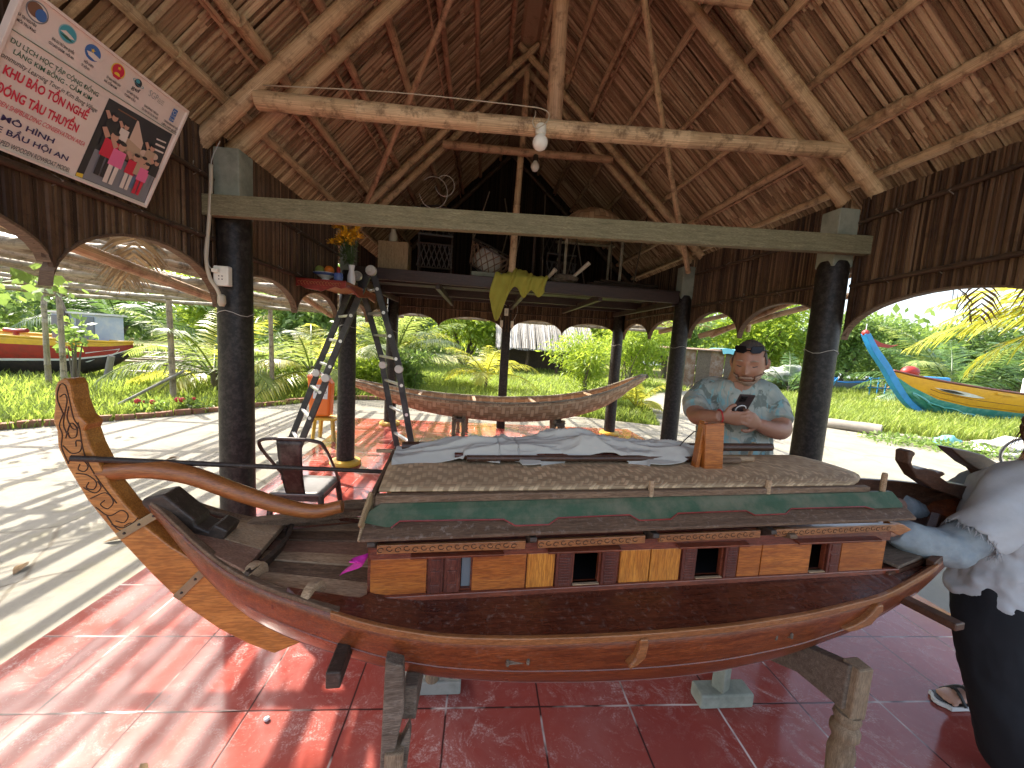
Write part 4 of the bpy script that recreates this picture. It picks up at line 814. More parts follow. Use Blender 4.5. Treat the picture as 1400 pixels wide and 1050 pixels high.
# the group photograph printed on it: generic figures in front of a sailing boat
ph = shp([(.328, .150), (.622, .132), (.634, .474), (.326, .476)], 'ink_dark', sign, .001, 'group_photo')
PR = [([(.330, .350), (.40, .345), (.62, .33), (.632, .472), (.328, .474)], 'ink_grey'), ([(.33, .20), (.352, .20), (.352, .46), (.328, .47)], 'ink_black'), ([(.326, .462), (.35, .458), (.352, .474), (.327, .475)], 'ink_yellow'),
 ([(.455, .165), (.462, .165), (.515, .235), (.520, .275), (.455, .270)], 'ink_sail'), ([(.420, .255), (.45, .248), (.54, .27), (.535, .315), (.50, .325), (.45, .315)], 'ink_tan'), ([(.400, .30), (.43, .285), (.48, .315), (.54, .325), (.53, .335), (.45, .33)], 'ink_brown'),
 ([(.560, .185), (.608, .178), (.610, .184), (.562, .191)], 'ink_white'), ([(.565, .205), (.612, .20), (.614, .208), (.566, .213)], 'ink_white'), ([(.572, .228), (.616, .224), (.617, .231), (.573, .236)], 'ink_white'), ([(.37, .165), (.45, .162), (.45, .167), (.37, .170)], 'ink_brown')]
for pts, mt in PR: shp(pts, mt, ph, .0014+.0002*PR.index((pts, mt)), 'print')
def fig(s, t, h, shirt, pant, k=0):
    q = lambda a, b: (s+a*h, t+b*h)
    shp([q(-.12, -.42), q(-.02, -.45), q(.0, 0), q(-.11, 0)], pant, ph, .0042+.0002*k, 'print'); shp([q(.02, -.45), q(.12, -.42), q(.12, 0), q(.03, 0)], pant, ph, .0043+.0002*k, 'print')
    shp([q(-.16, -.80), q(.15, -.80), q(.17, -.42), q(-.16, -.42)], shirt, ph, .0044+.0002*k, 'print'); shp([q(-.16, -.78), q(-.30, -.95), q(-.22, -1.0), q(-.08, -.86)], 'ink_skin', ph, .0045+.0002*k, 'print')
    disc(s, t-.90*h, .085*h, 'ink_skin', .0046+.0002*k, 1.2, 'print', ph, 12); disc(s, t-.975*h, .082*h, 'ink_black', .0047+.0002*k, .55, 'print', ph, 12)
for i, a in enumerate(((.372, .33, .14, 'ink_black', 'ink_black'), (.425, .32, .12, 'ink_white', 'ink_black'), (.560, .36, .14, 'ink_tan', 'ink_black'), (.398, .440, .19, 'ink_red', 'ink_black'), (.440, .455, .18, 'ink_pink', 'ink_white'), (.510, .450, .16, 'ink_red', 'ink_white'), (.545, .435, .15, 'ink_tan', 'ink_jeans'), (.567, .452, .15, 'ink_pink', 'ink_red'), (.605, .40, .13, 'ink_black', 'ink_grey'))): fig(*a, k=i)
for s_, t_ in ((.535, .272), (.585, .262)): disc(s_, t_, .018, 'ink_sail', .0032, .8, 'print', ph, 12)
# ------------------------------------------------------------------ electrical bits
lb = thing('light_bulb', 'round white bulb in a white socket hanging under the front collar pole', 'light bulb', (.276, 2.42, 2.80))
m = MB(); m.lathe([(.030, .0), (.033, .02), (.031, .052), (.024, .058)], (.276, 2.43, 2.80), 20); m.build('socket', 'white_plastic', lb, smooth=40)
m = MB(); m.ball((.276, 2.43, 2.757), .046, 20, 14); m.lathe([(.024, 0), (.022, .03)], (.276, 2.43, 2.788), 16); m.build('globe', 'bulb_white', lb, smooth=True)
m = MB(); m.tube(sp([(-1.3, 2.42, 2.90), (-.6, 2.43, 2.945), (.1, 2.42, 2.945), (.29, 2.41, 2.93), (.31, 2.40, 2.87), (.25, 2.40, 2.82), (.22, 2.40, 2.85), (.235, 2.42, 2.90), (.24, 2.47, 2.955)], 6), .0035, 5); tag(m.build('electric_cable', 'conduit', smooth=True), 'thin pale cable running along the top of the front bamboo collar pole to the bulb', 'cable')
lb = thing('light_bulb', 'smaller dim bulb hanging from the second collar pole, just below the round white bulb', 'light bulb', (.47, 4.48, 3.6))
m = MB(); m.lathe([(.026, 0), (.03, -.06), (.02, -.065)], (.47, 4.47, 3.63), 16); m.build('socket', 'old_dark', lb, smooth=40)
m = MB(); m.lathe([(.001, -.175), (.03, -.165), (.048, -.13), (.046, -.105), (.028, -.075), (.022, -.06)], (.47, 4.47, 3.63), 20); m.build('globe', 'bulb_white', lb, smooth=True)
ob = thing('wall_socket', 'cream electrical socket box on the left black post with a plug in it', 'electrical socket', (-1.55, 2.44, 1.84))
m = MB(); m.box((-1.552, 2.452, 1.842), (.085, .04, .115)); m.build('box', 'white_plastic', ob, bevel=.006)
m = MB()
for i in range(2):
    for j in range(2): m.lathe([(.0035, 0), (.0035, .002)], (-1.561+.018*i, 2.431, 1.822+.018*j), 8, Matrix.Rotation(R(90), 3, 'X'))
m.build('socket_holes', 'black', ob)
m = MB(); m.box((-1.572, 2.42, 1.868), (.034, .026, .022)); m.build('plug', 'white_plastic', ob, bevel=.004)
m = MB(); m.tube(sp([(-1.59, 2.42, 1.868), (-1.612, 2.42, 1.92), (-1.607, 2.43, 2.1), (-1.60, 2.44, 2.45), (-1.56, 2.46, 2.6)], 6), .0028, 5); tag(m.build('thin_wire', 'cable', smooth=True), 'thin grey wire running down to the plug in the cream socket', 'wire')
m = MB(); m.tube(sp([(-1.598, 2.44, 2.46), (-1.60, 2.435, 2.3), (-1.613, 2.43, 2.1), (-1.622, 2.42, 1.95), (-1.605, 2.42, 1.83), (-1.570, 2.43, 1.76), (-1.555, 2.44, 1.70)], 6), .0105, 8)
m.lathe([(.013, 0), (.022, .02), (.02, .06), (.011, .07)], (-1.553, 2.44, 1.665), 10); tag(m.build('conduit_hose', 'conduit', smooth=True), 'cream flexible conduit hose curving down the left black post', 'conduit')
ob = thing('switch_plate', 'small white switch on the slim middle post below the olive cloth', 'switch', (.38, 6.85, 2.1)); m = MB(); m.box((.38, 6.845, 2.09), (.07, .03, .13)); m.build('plate', 'white_plastic', ob, bevel=.005); m = MB(); m.box((.38, 6.828, 2.09), (.028, .008, .055)); m.build('rocker', 'hinge_grey', ob, bevel=.002)
for x, lbl in ((.305, 'white socket on the left side of the slim middle post'), (.495, 'white socket on the right side of the slim middle post')):
    ob = thing('wall_socket', lbl, 'electrical socket', (x, 6.85, 1.87), 0, 'sockets on the slim middle post'); m = MB(); m.box((x, 6.86, 1.88), (.05, .06, .12)); m.build('box', 'white_plastic', ob, bevel=.005)
for sx, lbl in ((-1, 'grey cable looping from the switch to the left socket on the middle post'), (1, 'grey cable looping from the switch to the right socket on the middle post')):
    m = MB(); m.tube(sp([(.4+sx*.02, 6.85, 2.2), (.4+sx*.14, 6.84, 2.24), (.4+sx*.17, 6.84, 2.1), (.4+sx*.10, 6.84, 1.93)], 6), .004, 5); tag(m.build('loop_cable', 'cable', smooth=True), lbl, 'cable')
for k, (cx_, cz, r) in enumerate(((-.62, 3.12, .15), (-.50, 3.2, .10))):
    m = MB(); m.tube([(cx_+r*math.cos(a), 4.42, cz+r*1.1*math.sin(a)) for a in [i*math.pi/10-3.0 for i in range(18)]], .005, 5); tag(m.build('hanging_wire', 'cable', smooth=True), ('larger', 'smaller')[k]+' loop of pale wire hanging by the left end of the second collar pole', 'wire')
# ------------------------------------------------------------------ altar shelf on the left
al = thing('altar_shelf', 'red carved altar shelf fixed to the second left post, underside raw orange wood', 'shelf', (-1.45, 4.0, 1.9))
m = MB(); m.box((-1.42, 3.98, 1.985), (.42, .92, .02)); m.build('shelf_board', 'altar_raw', al, bevel=.003)
m = MB(); ed = [(-1.63, 2.0), (-1.21, 2.0), (-1.21, 1.945), (-1.25, 1.93), (-1.30, 1.945), (-1.42, 1.90), (-1.55, 1.915), (-1.60, 1.94), (-1.63, 1.93)]
m.prism(ed, lambda x, y, t: Vector((x, 3.51+t, y)), 0, .02); fa = m.build('carved_apron', 'altar_red', al, bevel=.003)
m = MB()
for i in range(14): x = -1.60+.026*i; m.tube([(x+.012*math.cos(a), 3.508, 1.965+.014*math.sin(a)*(1+.3*math.sin(i))) for a in [k*.7 for k in range(8)]], .0018, 4)
cv = m.build('apron_carving', 'altar_raw', fa); 
m = MB(); m.prism([(3.53, 2.0), (4.44, 2.0), (4.44, 1.90), (4.2, 1.93), (3.9, 1.90), (3.7, 1.94), (3.53, 1.95)], lambda y, z, t: Vector((-1.21+t, y, z)), -.02, 0); m.build('carved_apron', 'altar_red', al, bevel=.003)
pl = thing('fruit_plate', 'blue and white footed plate on the red altar shelf', 'plate', (-1.44, 3.66, 2.0)); m = MB(); m.lathe([(.045, 0), (.04, .012), (.03, .03), (.07, .055), (.105, .075), (.10, .08), (.03, .05)], (-1.44, 3.66, 1.996), 24); m.build('dish', 'ceramic', pl, smooth=40); m = MB(); m.lathe([(.076, .0565), (.1055, .074)], (-1.44, 3.66, 1.9955), 24, cap=False); m.build('blue_band', 'ceramic_blue', pl, solid=.001)
for dx, dy, mt, l in ((.035, -.01, 'orange_fruit', 'orange on the altar plate'), (-.05, 0, 'green_fruit', 'green fruit on the altar plate left of the orange')):
    m = MB(); m.ball((-1.44+dx, 3.66+dy, 2.098), .042, 14, 10); tag(m.build('fruit', mt, smooth=True), l.replace('plate', 'plate, round and fresh'), 'fruit')
vs = thing('flower_vase', 'slim white vase of yellow chrysanthemums on the altar shelf', 'vase', (-1.24, 3.72, 2.0)); vx, vy = -1.235, 3.72
m = MB(); m.lathe([(.030, 0), (.036, .03), (.034, .08), (.022, .13), (.026, .16), (.030, .175)], (vx, vy, 1.996), 18); m.build('vase_body', 'ceramic', vs, smooth=40)
rf = random.Random(3)
for i in range(24):
    a = rf.uniform(0, 6.28); rr = rf.uniform(.02, .12); h = rf.uniform(.34, .56); tip = Vector((vx-.06+rr*math.cos(a), vy+rr*math.sin(a)*.8, 2.0+h))
    m = MB(); m.tube([(vx, vy, 2.15), ((vx+tip.x)/2, (vy+tip.y)/2, 2.28), tip], .003, 4); st = m.build('stem', 'leaf_dark', vs)
    m = MB(); m.ball(tip, (.018, .018, .012), 8, 5)
    for k in range(40):
        b = rf.uniform(0, 6.28); el = rf.uniform(-.3, .9); L = rf.uniform(.038, .052); d = Vector((math.cos(b)*math.cos(el), math.sin(b)*math.cos(el), math.sin(el))); s_ = d.cross(Vector((0, 0, 1))).normalized()*.006
        m.poly([tip+d*.008-s_*.5, tip+d*L-s_, tip+d*(L+.004), tip+d*L+s_, tip+d*.008+s_*.5])
    m.build('blossom', 'petal_yellow', st, fixn=False)
V = []; Fc = []
for i in range(160):
    b = rf.uniform(0, 6.28); r_ = rf.uniform(.01, .08); c_ = Vector((vx-.03+r_*math.cos(b), vy+r_*math.sin(b), rf.uniform(2.18, 2.42))); d = Vector((math.cos(b), math.sin(b), rf.uniform(-.5, .4)))*rf.uniform(.025, .05); s_ = Vector((-math.sin(b), math.cos(b), rf.uniform(-.3, .3)))*.010; k = len(V)
    V += [c_, c_+d*.5+s_, c_+d, c_+d*.5-s_]; Fc.append((k, k+1, k+2, k+3))
npmesh('leaves', [tuple(v) for v in V], Fc, np.random.RandomState(1).rand(len(Fc)), 'leaf_dark', vs)
ic = thing('incense_pot', 'small blue and white incense pot with a red top on the altar shelf', 'incense pot', (-1.32, 3.62, 2.0)); m = MB(); m.lathe([(.03, 0), (.038, .03), (.04, .06), (.034, .08)], (-1.315, 3.62, 1.996), 16); m.build('pot', 'ceramic_blue', ic, smooth=40); m = MB(); m.lathe([(.014, .08), (.016, .12), (.006, .14)], (-1.315, 3.62, 1.996), 10); m.build('red_top', 'red_paint', ic, smooth=40)
# ------------------------------------------------------------------ folding ladder
ld = thing('folding_ladder', 'black and silver multi-hinge folding ladder set up as an A-frame beside the second left post', 'ladder', (-1.4, 4.2, 0))
rv = Vector((-.27, .43, 0)); T0 = Vector((-1.14, 4.0, 2.17))
for sx, hx, fx, hz, in ((-1, -1.56, -1.95, 1.09), (1, -.84, -.60, 1.22)):
    H = Vector((hx, 4.0, hz)); Fo = Vector((fx, 4.0, .012)); up = Vector((1, 0, .2))
    for off in (Vector((0, 0, 0)), rv):
        m = MB(); m.bar(T0+off+Vector((sx*.03, 0, -.04)), H+off+Vector((0, 0, .03)), .026, .062, up); m.bar(H+off-Vector((0, 0, .03)), Fo+off, .026, .062, up); rl_ = m.build('side_rail', 'ladder_black', ld, bevel=.004)
        m = MB(); m.lathe([(.038, -.024), (.043, -.015), (.043, .015), (.038, .024)], H+off, 20, Matrix.Rotation(R(90), 3, 'X') @ Matrix.Rotation(0, 3, 'Z')); m.build('hinge', 'hinge_grey', ld, smooth=40)
        m = MB(); m.bar(Fo+off, Fo+off+Vector((0, 0, .05)), .04, .075, up); m.build('foot', 'ladder_black', ld, bevel=.004)
    for a, b, n_ in ((T0+Vector((sx*.03, 0, -.04)), H, 4), (H, Fo, 4)):
        for i in range(n_):
            p = a.lerp(b, (i+.55)/n_) if n_ else a; m = MB(); m.bar(p-rv*.0, p+rv*1.0, .030, .026, (0, 0, 1)); m.build('rung', 'aluminium', ld, bevel=.004)
            m = MB(); d_ = rv.normalized(); m.lathe([(.017, 0), (.017, .004), (.010, .004), (.010, .001)], p-Vector((0, .016, 0)), 14, Matrix.Rotation(R(90), 3, 'X')); m.build('rung_rivet', 'aluminium', ld)
for off in (Vector((0, 0, 0)), rv): m = MB(); m.lathe([(.046, -.026), (.052, -.015), (.052, .015), (.046, .026)], T0+off+Vector((0, 0, .01)), 22, Matrix.Rotation(R(90), 3, 'X')); m.lathe([(.02, .02), (.018, .03)], T0+off+Vector((0, -.03, .01)), 12, Matrix.Rotation(R(90), 3, 'X')); m.build('hinge', 'hinge_grey', ld, smooth=40)
# ------------------------------------------------------------------ metal chair
ch = thing('metal_chair', 'dark pressed-metal chair with a curved tube back by the left black post', 'chair', (-1.2, 2.75, 0), R(4)); cx_, cy_ = -1.20, 2.76
def cp(x, y, z): return Vector((cx_+x, cy_+y, z))
m = MB(); m.grid(lambda a, c: cp(-.17+.34*a, -.17+.35*c, .452-.012*math.sin(math.pi*a)*math.sin(math.pi*c)), 8, 8); m.build('seat', 'chair_seat', ch, smooth=True, solid=.02)
m = MB(); m.tube(sp([cp(-.185, .10, .46), cp(-.20, -.05, .62), cp(-.205, -.20, .78), cp(-.17, -.245, .845), cp(0, -.26, .86), cp(.17, -.245, .845), cp(.205, -.20, .78), cp(.20, -.05, .62), cp(.185, .10, .46)], 8), .011, 8); m.build('back_hoop', 'chair_metal', ch, smooth=True)
m = MB(); m.grid(lambda a, c: cp((-.062+.124*a)*(1+.28*c), -.165-.09*c-.02*math.sin(math.pi*c), .455+.40*c), 6, 10); sl_ = m.build('back_splat', 'chair_metal', ch, smooth=True, solid=.006)
m = MB(); m.tube([cp(.032*math.cos(a)*(1 if abs(math.cos(a)) > .3 else 1), -.172-.0009*((.68+.11*math.sin(a))-.455)*200/1.0*.5, .67+.12*math.sin(a)) for a in [k*math.pi/12 for k in range(25)]], .003, 5, False); m.build('pressed_rib', 'chair_metal', sl_)
for sx, sy in ((-1, -1), (1, -1), (-1, 1), (1, 1)): m = MB(); m.tube([cp(sx*.155, sy*.15, .45), cp(sx*.20, sy*.20, .0)], [.022, .014], 8); m.build('leg', 'chair_metal', ch, smooth=50)
m = MB(); m.box(cp(0, 0, .425), (.33, .33, .05)); m.build('seat_apron', 'chair_metal', ch, bevel=.01)
# ------------------------------------------------------------------ woven basket boat on its own stands
BBT = [(0, .02, .86, .80), (.05, .10, .80, .66), (.15, .21, .705, .47), (.3, .30, .63, .33), (.5, .33, .605, .26), (.68, .30, .665, .31), (.82, .22, .80, .48), (.92, .12, .97, .73), (1, .02, 1.20, 1.14)]
A0, A1 = Vector((-2.02, 6.12, 0)), Vector((2.80, 6.42, 0)); dr = (A1-A0).normalized(); nr = Vector((-dr.y, dr.x, 0))
def bb(a, c): # c -1..1
    b = lerp(BBT, a); s_ = lerp(BBT, a, 2); k = lerp(BBT, a, 3); th = (1-abs(c))*math.pi/2
    return A0.lerp(A1, a)+nr*((1 if c > 0 else -1)*b*math.cos(th)**.8)+Vector((0, 0, s_-(s_-k)*math.sin(th)**1.1))
BBT = [list(r) for r in zip(*[[r[i] for r in smoothtab(BBT)] for i in range(4)])]
bk = thing('basket_boat', 'long woven bamboo basket boat resting on turned stands at the back of the pavilion', 'boat', (.4, 6.25, 0))
m = MB(); m.grid(lambda a, c: bb(a, 2*c-1), 60, 16, lambda a, c: (a*4.8, c*1.1)); m.build('woven_hull', 'basket_weave', bk, smooth=True, solid=.015)
for sg in (-1, 1):
    for dz in (0, -.055): m = MB(); m.tube([bb(i/50, sg*.9999)+Vector((0, 0, dz))+nr*sg*(.012 if dz == 0 else .006) for i in range(51)], .016 if dz == 0 else .012, 6); m.build('rim_pole', 'bamboo_grey' if dz == 0 else 'bamboo', bk, smooth=True)
for t in (.22, .40, .60, .80): m = MB(); a_, b_ = bb(t, -.999), bb(t, .999); m.bar(a_+Vector((0, 0, -.02)), b_+Vector((0, 0, -.02)), .05, .03); m.build('thwart', 'plank_pale', bk, bevel=.004)
m = MB(); m.bar(bb(.97, 0)+Vector((0, 0, .06)), bb(1., 0)+Vector((.06, .0, .08)), .05, .06); m.build('prow_cap', 'old_grey', bk, bevel=.008)
for k, (tx_, lbl) in enumerate(((-.30, 'turned wooden stand under the left half of the woven basket boat'), (1.30, 'turned wooden stand under the right half of the woven basket boat'))):
    t3 = thing('boat_stand', lbl, 'stand', (tx_, 6.25, 0), 0, 'stands under the woven basket boat')
    for x, y in ((-.09, -.22), (.09, .22), (.06, -.2), (-.05, .2)):
        m = MB(); m.lathe([(r*1.15, z*.36/.49) for r, z in BAL], (tx_+x, 6.25+y, 0), 14); m.build('leg', 'baluster', t3, smooth=50)
    m = MB(); m.box((tx_, 6.25, .30), (.14, .56, .05)); m.build('cross_bar', 'old_grey', t3, bevel=.004)
# ------------------------------------------------------------------ orange container and yellow post behind the ladder
oc = thing('orange_container', 'bright orange plastic fuel container with a white label behind the ladder', 'container', (-2.28, 5.6, .33))
m = MB(); m.prism([(-2.42, .34), (-2.14, .34), (-2.12, .82), (-2.20, .94), (-2.33, .86), (-2.46, .94), (-2.44, .80)], lambda x, y, t: Vector((x, 5.6+t, y)), 0, .18); m.build('can', 'orange_plastic', oc, bevel=.03)
m = MB(); m.prism([(-2.36, .60), (-2.16, .60), (-2.15, .80), (-2.35, .80)], lambda x, y, t: Vector((x, 5.596+t, y)), -.002, 0); lb_ = m.build('label', 'white_paint', oc); 
_S = S
def S(s, t, d=0.): return Vector((-2.35+s, 5.593-d*.3, .80-t))
txt('XĂNG', .03, .17, .05, .03, 'ink_red', parent=lb_); txt('AC 95 E5', .02, .18, .12, .045, 'ink_dark', 0, .02, lb_); txt('AN TOÀN', .05, .15, .165, .02, 'ink_green', parent=lb_)
S = _S
m = MB(); m.prism([(-2.42, .90), (-2.38, .98), (-2.30, .98), (-2.20, .92), (-2.22, .88), (-2.31, .94), (-2.37, .94)], lambda x, y, t: Vector((x, 5.66+t, y)), 0, .04); m.build('handle', 'white_plastic', oc, bevel=.01)
cr = thing('stool', 'small yellow plastic stool carrying the orange container', 'stool', (-2.2, 5.7, 0)); m = MB(); m.box((-2.2, 5.69, .31), (.34, .30, .03)); m.build('seat', 'yellow_base', cr, bevel=.01)
for sx in (-1, 1):
    for sy in (-1, 1): m = MB(); m.bar((-2.2+sx*.12, 5.69+sy*.11, .30), (-2.2+sx*.15, 5.69+sy*.13, -.015), .04, .04); m.build('leg', 'yellow_base', cr)
# ------------------------------------------------------------------ things on the loft
LZ = 2.304
m = MB(); m.box((-1.09, 4.78, LZ+.165), (.34, .22, .33)); tag(m.build('wooden_box', 'pine', bevel=.006), 'plain pale wooden box at the left end of the loft', 'box')
m = MB(); m.lathe([(.03, 0), (.05, .02), (.05, .09), (.03, .13), (.028, .16)], (-1.12, 4.79, LZ+.331), 14); tag(m.build('jug', 'conduit', smooth=40), 'small pale jug standing on the wooden box in the loft', 'jug')
def lattice_chair(x, y, tilt, lbl, mat):
    t = thing('lattice_chair', lbl, 'chair', (x, y, LZ), tilt, 'lattice chairs stored on the loft')
    def q(a, b, c): r_ = Matrix.Rotation(tilt, 3, 'Z') @ Vector((a, b, 0)); return Vector((x, y, LZ+c))+r_
    for sx in (-1, 1):
        m = MB(); m.tube([q(sx*.19, -.16, 0), q(sx*.19, -.16, .44)], .011, 6); m.build('leg', mat, t); m = MB(); m.tube([q(sx*.19, .16, 0), q(sx*.20, .20, .88)], .011, 6); m.build('leg', mat, t)
    m = MB(); m.box(q(0, 0, .44), (.40, .36, .02), Matrix.Rotation(tilt, 3, 'Z')); m.build('seat', mat, t)
    m = MB(); m.tube([q(-.2, .2, .86), q(0, .22, .9), q(.2, .2, .86)], .012, 6)
    for i in range(6):
        xx = -.2+.08*i; m.tube([q(xx, .19, .46), q(min(.2, xx+.16), .20, .86)], .006, 5); m.tube([q(min(.2, xx+.16), .19, .46), q(xx, .20, .86)], .006, 5)
    m.build('lattice_back', mat, t)
    m = MB()
    for i in range(7):
        xx = -.21+.06*i; m.tube([q(xx, -.175, .08), q(xx+.10 if xx < .1 else .2, -.18, .34)], .007, 5); m.tube([q(xx+.10 if xx < .1 else .2, -.175, .08), q(xx, -.18, .34)], .007, 5)
    m.tube([q(-.2, -.175, .34), q(.2, -.175, .34)], .010, 5); m.tube([q(-.2, -.175, .07), q(.2, -.175, .07)], .010, 5); m.build('lattice_front', mat, t)
lattice_chair(-.63, 4.86, .1, 'dark lattice-work chair standing next to the wooden box on the loft', 'old_dark')
lattice_chair(.95, 5.3, .1, 'dark lattice-work chair far back on the right of the loft', 'old_dark')
# hanging lattice basket with a white bundle in it
hb = thing('lattice_basket', 'dark diamond-lattice basket tipped toward the room on the loft', 'basket', (-.05, 4.75, LZ)); rb_ = random.Random(2)
def bq(a, c): ang = a*2*math.pi; r_ = .17+.07*c; p = Vector((r_*1.15*math.cos(ang), r_*.8*math.sin(ang), .26*c)); p = Matrix.Rotation(R(24), 3, 'Y') @ Matrix.Rotation(R(18), 3, 'X') @ p; return Vector((-.03, 4.78, LZ+.10))+p
m = MB()
for i in range(16):
    for s_ in (-1, 1): m.tube([bq((i+s_*k*.5)/16, k/4) for k in range(5)], .007, 5)
m.build('lattice', 'old_brown', hb)
for c_ in (0, 1): m = MB(); m.tube([bq(k/24, c_) for k in range(25)], .011, 6, False); m.build('rim', 'old_dark', hb)
m = MB(); m.tube([bq(.55, 1), bq(.55, 1)+Vector((.16, 0, .55))], .007, 5); m.tube([bq(.0, 1), bq(0, 1)+Vector((.08, 0, .5))], .007, 5); m.build('hanger', 'old_grey', hb)
m = MB(); m.ball((.0, 4.80, LZ+.21), (.17, .13, .15), 22, 14, lambda d: 1+.16*mnoise.noise(d*3)+.06*mnoise.noise(d*9)); tag(m.build('white_bundle', 'cloth_white', smooth=True), 'pale crumpled cloth bundle inside the lattice basket', 'bundle')
m = MB(); m.box((.0, 4.70, LZ+.03), (.36, .12, .06)); tag(m.build('flat_box', 'concrete_green', bevel=.005), 'low grey-green box under the lattice basket', 'box')
# olive raincoat over the loft edge
def oliv(a, c):
    x = .08+.62*a; L = .42*math.exp(-((a-.16)/.16)**2)+.14*math.exp(-((a-.62)/.10)**2)+.12*math.exp(-((a-.9)/.12)**2)+.05
    s_ = c*(.35+L); f = .020*math.sin(19*a+3*c)+.012*math.sin(41*a)
    if s_ < .30: return Vector((x+.03*math.sin(5*c), 4.76-s_, LZ+.012+.09*math.sin(math.pi*min(1, s_/.30))*math.exp(-((a-.42)/.25)**2)+abs(f)))
    return Vector((x+.03*math.sin(5*c)-.03*(s_-.3), 4.462-abs(f)-.01, LZ+.01-(s_-.30)))
m = MB(); m.grid(oliv, 60, 40); tag(m.build('raincoat', 'cloth_olive', smooth=True, solid=.004), 'yellow-olive raincoat draped over the front edge of the loft', 'raincoat')
for a, b, lbl in (((1.0, 4.62, LZ+.05), (1.19, 4.55, LZ+.24), 'pale wooden handle sticking up right of the raincoat on the loft'), ((.72, 4.60, LZ+.04), (.79, 4.52, LZ+.13), 'short pale stick end poking out beside the raincoat')):
    m = MB(); m.tube([a, b], [.018, .026], 8); tag(m.build('stick', 'conduit', smooth=50), lbl, 'stick')
m = MB(); m.ball((.93, 4.64, LZ+.05), (.16, .10, .055), 16, 8, lambda d: 1+.4*mnoise.noise(d*4)); tag(m.build('rope_heap', 'old_grey'), 'heap of dark rope and leaves beside the pale handle on the loft edge', 'rope')
m = MB(); m.lathe([(.0, .34), (.12, .325), (.26, .27), (.36, .18), (.40, .08), (.40, .0), (.37, .0), (.34, .16), (.2, .25), (0, .29)], (1.30, 5.0, LZ+.66), 30, cap=False); 
for q_ in range(len(m.u)): m.u[q_] = [((i in (1, 2))*.1+q_ % 30*.08, (q_//30)*.12+(i > 1)*.12) for i in range(len(m.u[q_]))]
tag(m.build('coracle', 'basket_weave', smooth=True), 'round woven coracle turned upside down above the loft', 'basket boat')
rk = thing('storage_rack', 'rough dark pole rack on the loft carrying the upturned round coracle', 'rack', (1.3, 5.0, LZ))
for x in (.95, 1.65):
    for y in (4.8, 5.3): m = MB(); m.tube([(x, y, LZ), (x, y, LZ+.66)], .018, 6); m.build('upright', 'bamboo_grey', rk)
for y in (4.8, 5.3): m = MB(); m.tube([(.9, y, LZ+.64), (1.72, y, LZ+.64)], .018, 6); m.build('cross_pole', 'bamboo_grey', rk)
m = MB(); m.box((.72, 4.8, LZ+.70), (.46, .2, .10)); tag(m.build('storage_tray', 'cabin_red', bevel=.005), 'shallow reddish wooden tray on top of the loft stack, left of the coracle', 'drawer')
for x in (.56, .88): m = MB(); m.tube([(x, 4.82, LZ), (x, 4.82, LZ+.65)], .016, 6); tag(m.build('stack_pole', 'old_dark'), 'dark upright pole under the '+('left' if x < .7 else 'right')+' end of the reddish tray', 'pole')
m = MB()
for i in range(12): m.tube([(1.2+.02*i, 4.62+.03*(i % 4), LZ+.02+.022*(i//4)), (2.05+.01*i, 4.75+.03*(i % 4), LZ+.02+.022*(i//4))], .012, 5)
bs = tag(m.build('stick_bundle', 'old_dark'), 'bundle of thin dark sticks lying at the right end of the loft', 'bundle'); bs['kind'] = 'stuff'
for k in range(8):
    x = -.2+.3*k; m = MB(); m.tube([(x, 4.95+.06*(k % 3), LZ), (x+.25*math.sin(k*2.1), 5.2, LZ+.9+.1*(k % 4))], .009, 5); tag(m.build('leaning_stick', 'old_grey'), 'thin stick leaning in the dark stack at the back of the loft', 'stick', 'sticks leaning on the loft')
# ------------------------------------------------------------------ vegetation
def leafcloud(rs, centers, radii, n, size, aspect=.4, flat=.35, droop=.3):
    """n leaf quads spread through several ellipsoids, denser near their surface"""
    c = np.asarray(centers, float); r = np.asarray(radii, float); w_ = (r.prod(axis=1))**.67; k = rs.choice(len(c), n, p=w_/w_.sum())
    d = rs.normal(size=(n, 3)); d /= np.linalg.norm(d, axis=1)[:, None]; q = rs.rand(n)**.42
    p = c[k]+d*r[k]*q[:, None]*(1+.18*rs.normal(size=(n, 1)))
    ax = d+rs.normal(size=(n, 3))*.8; ax[:, 2] -= droop; ax /= np.linalg.norm(ax, axis=1)[:, None]
    sd_ = np.cross(ax, rs.normal(size=(n, 3))+np.array([0, 0, flat*3])); sd_ /= np.linalg.norm(sd_, axis=1)[:, None]
    L = (size*(.6+.8*rs.rand(n)))[:, None]; W = L*aspect*.5
    v = np.stack([p, p+ax*L*.45+sd_*W, p+ax*L, p+ax*L*.45-sd_*W], 1).reshape(-1, 3); f = np.arange(4*n).reshape(-1, 4)
    return v, f, rs.rand(n)
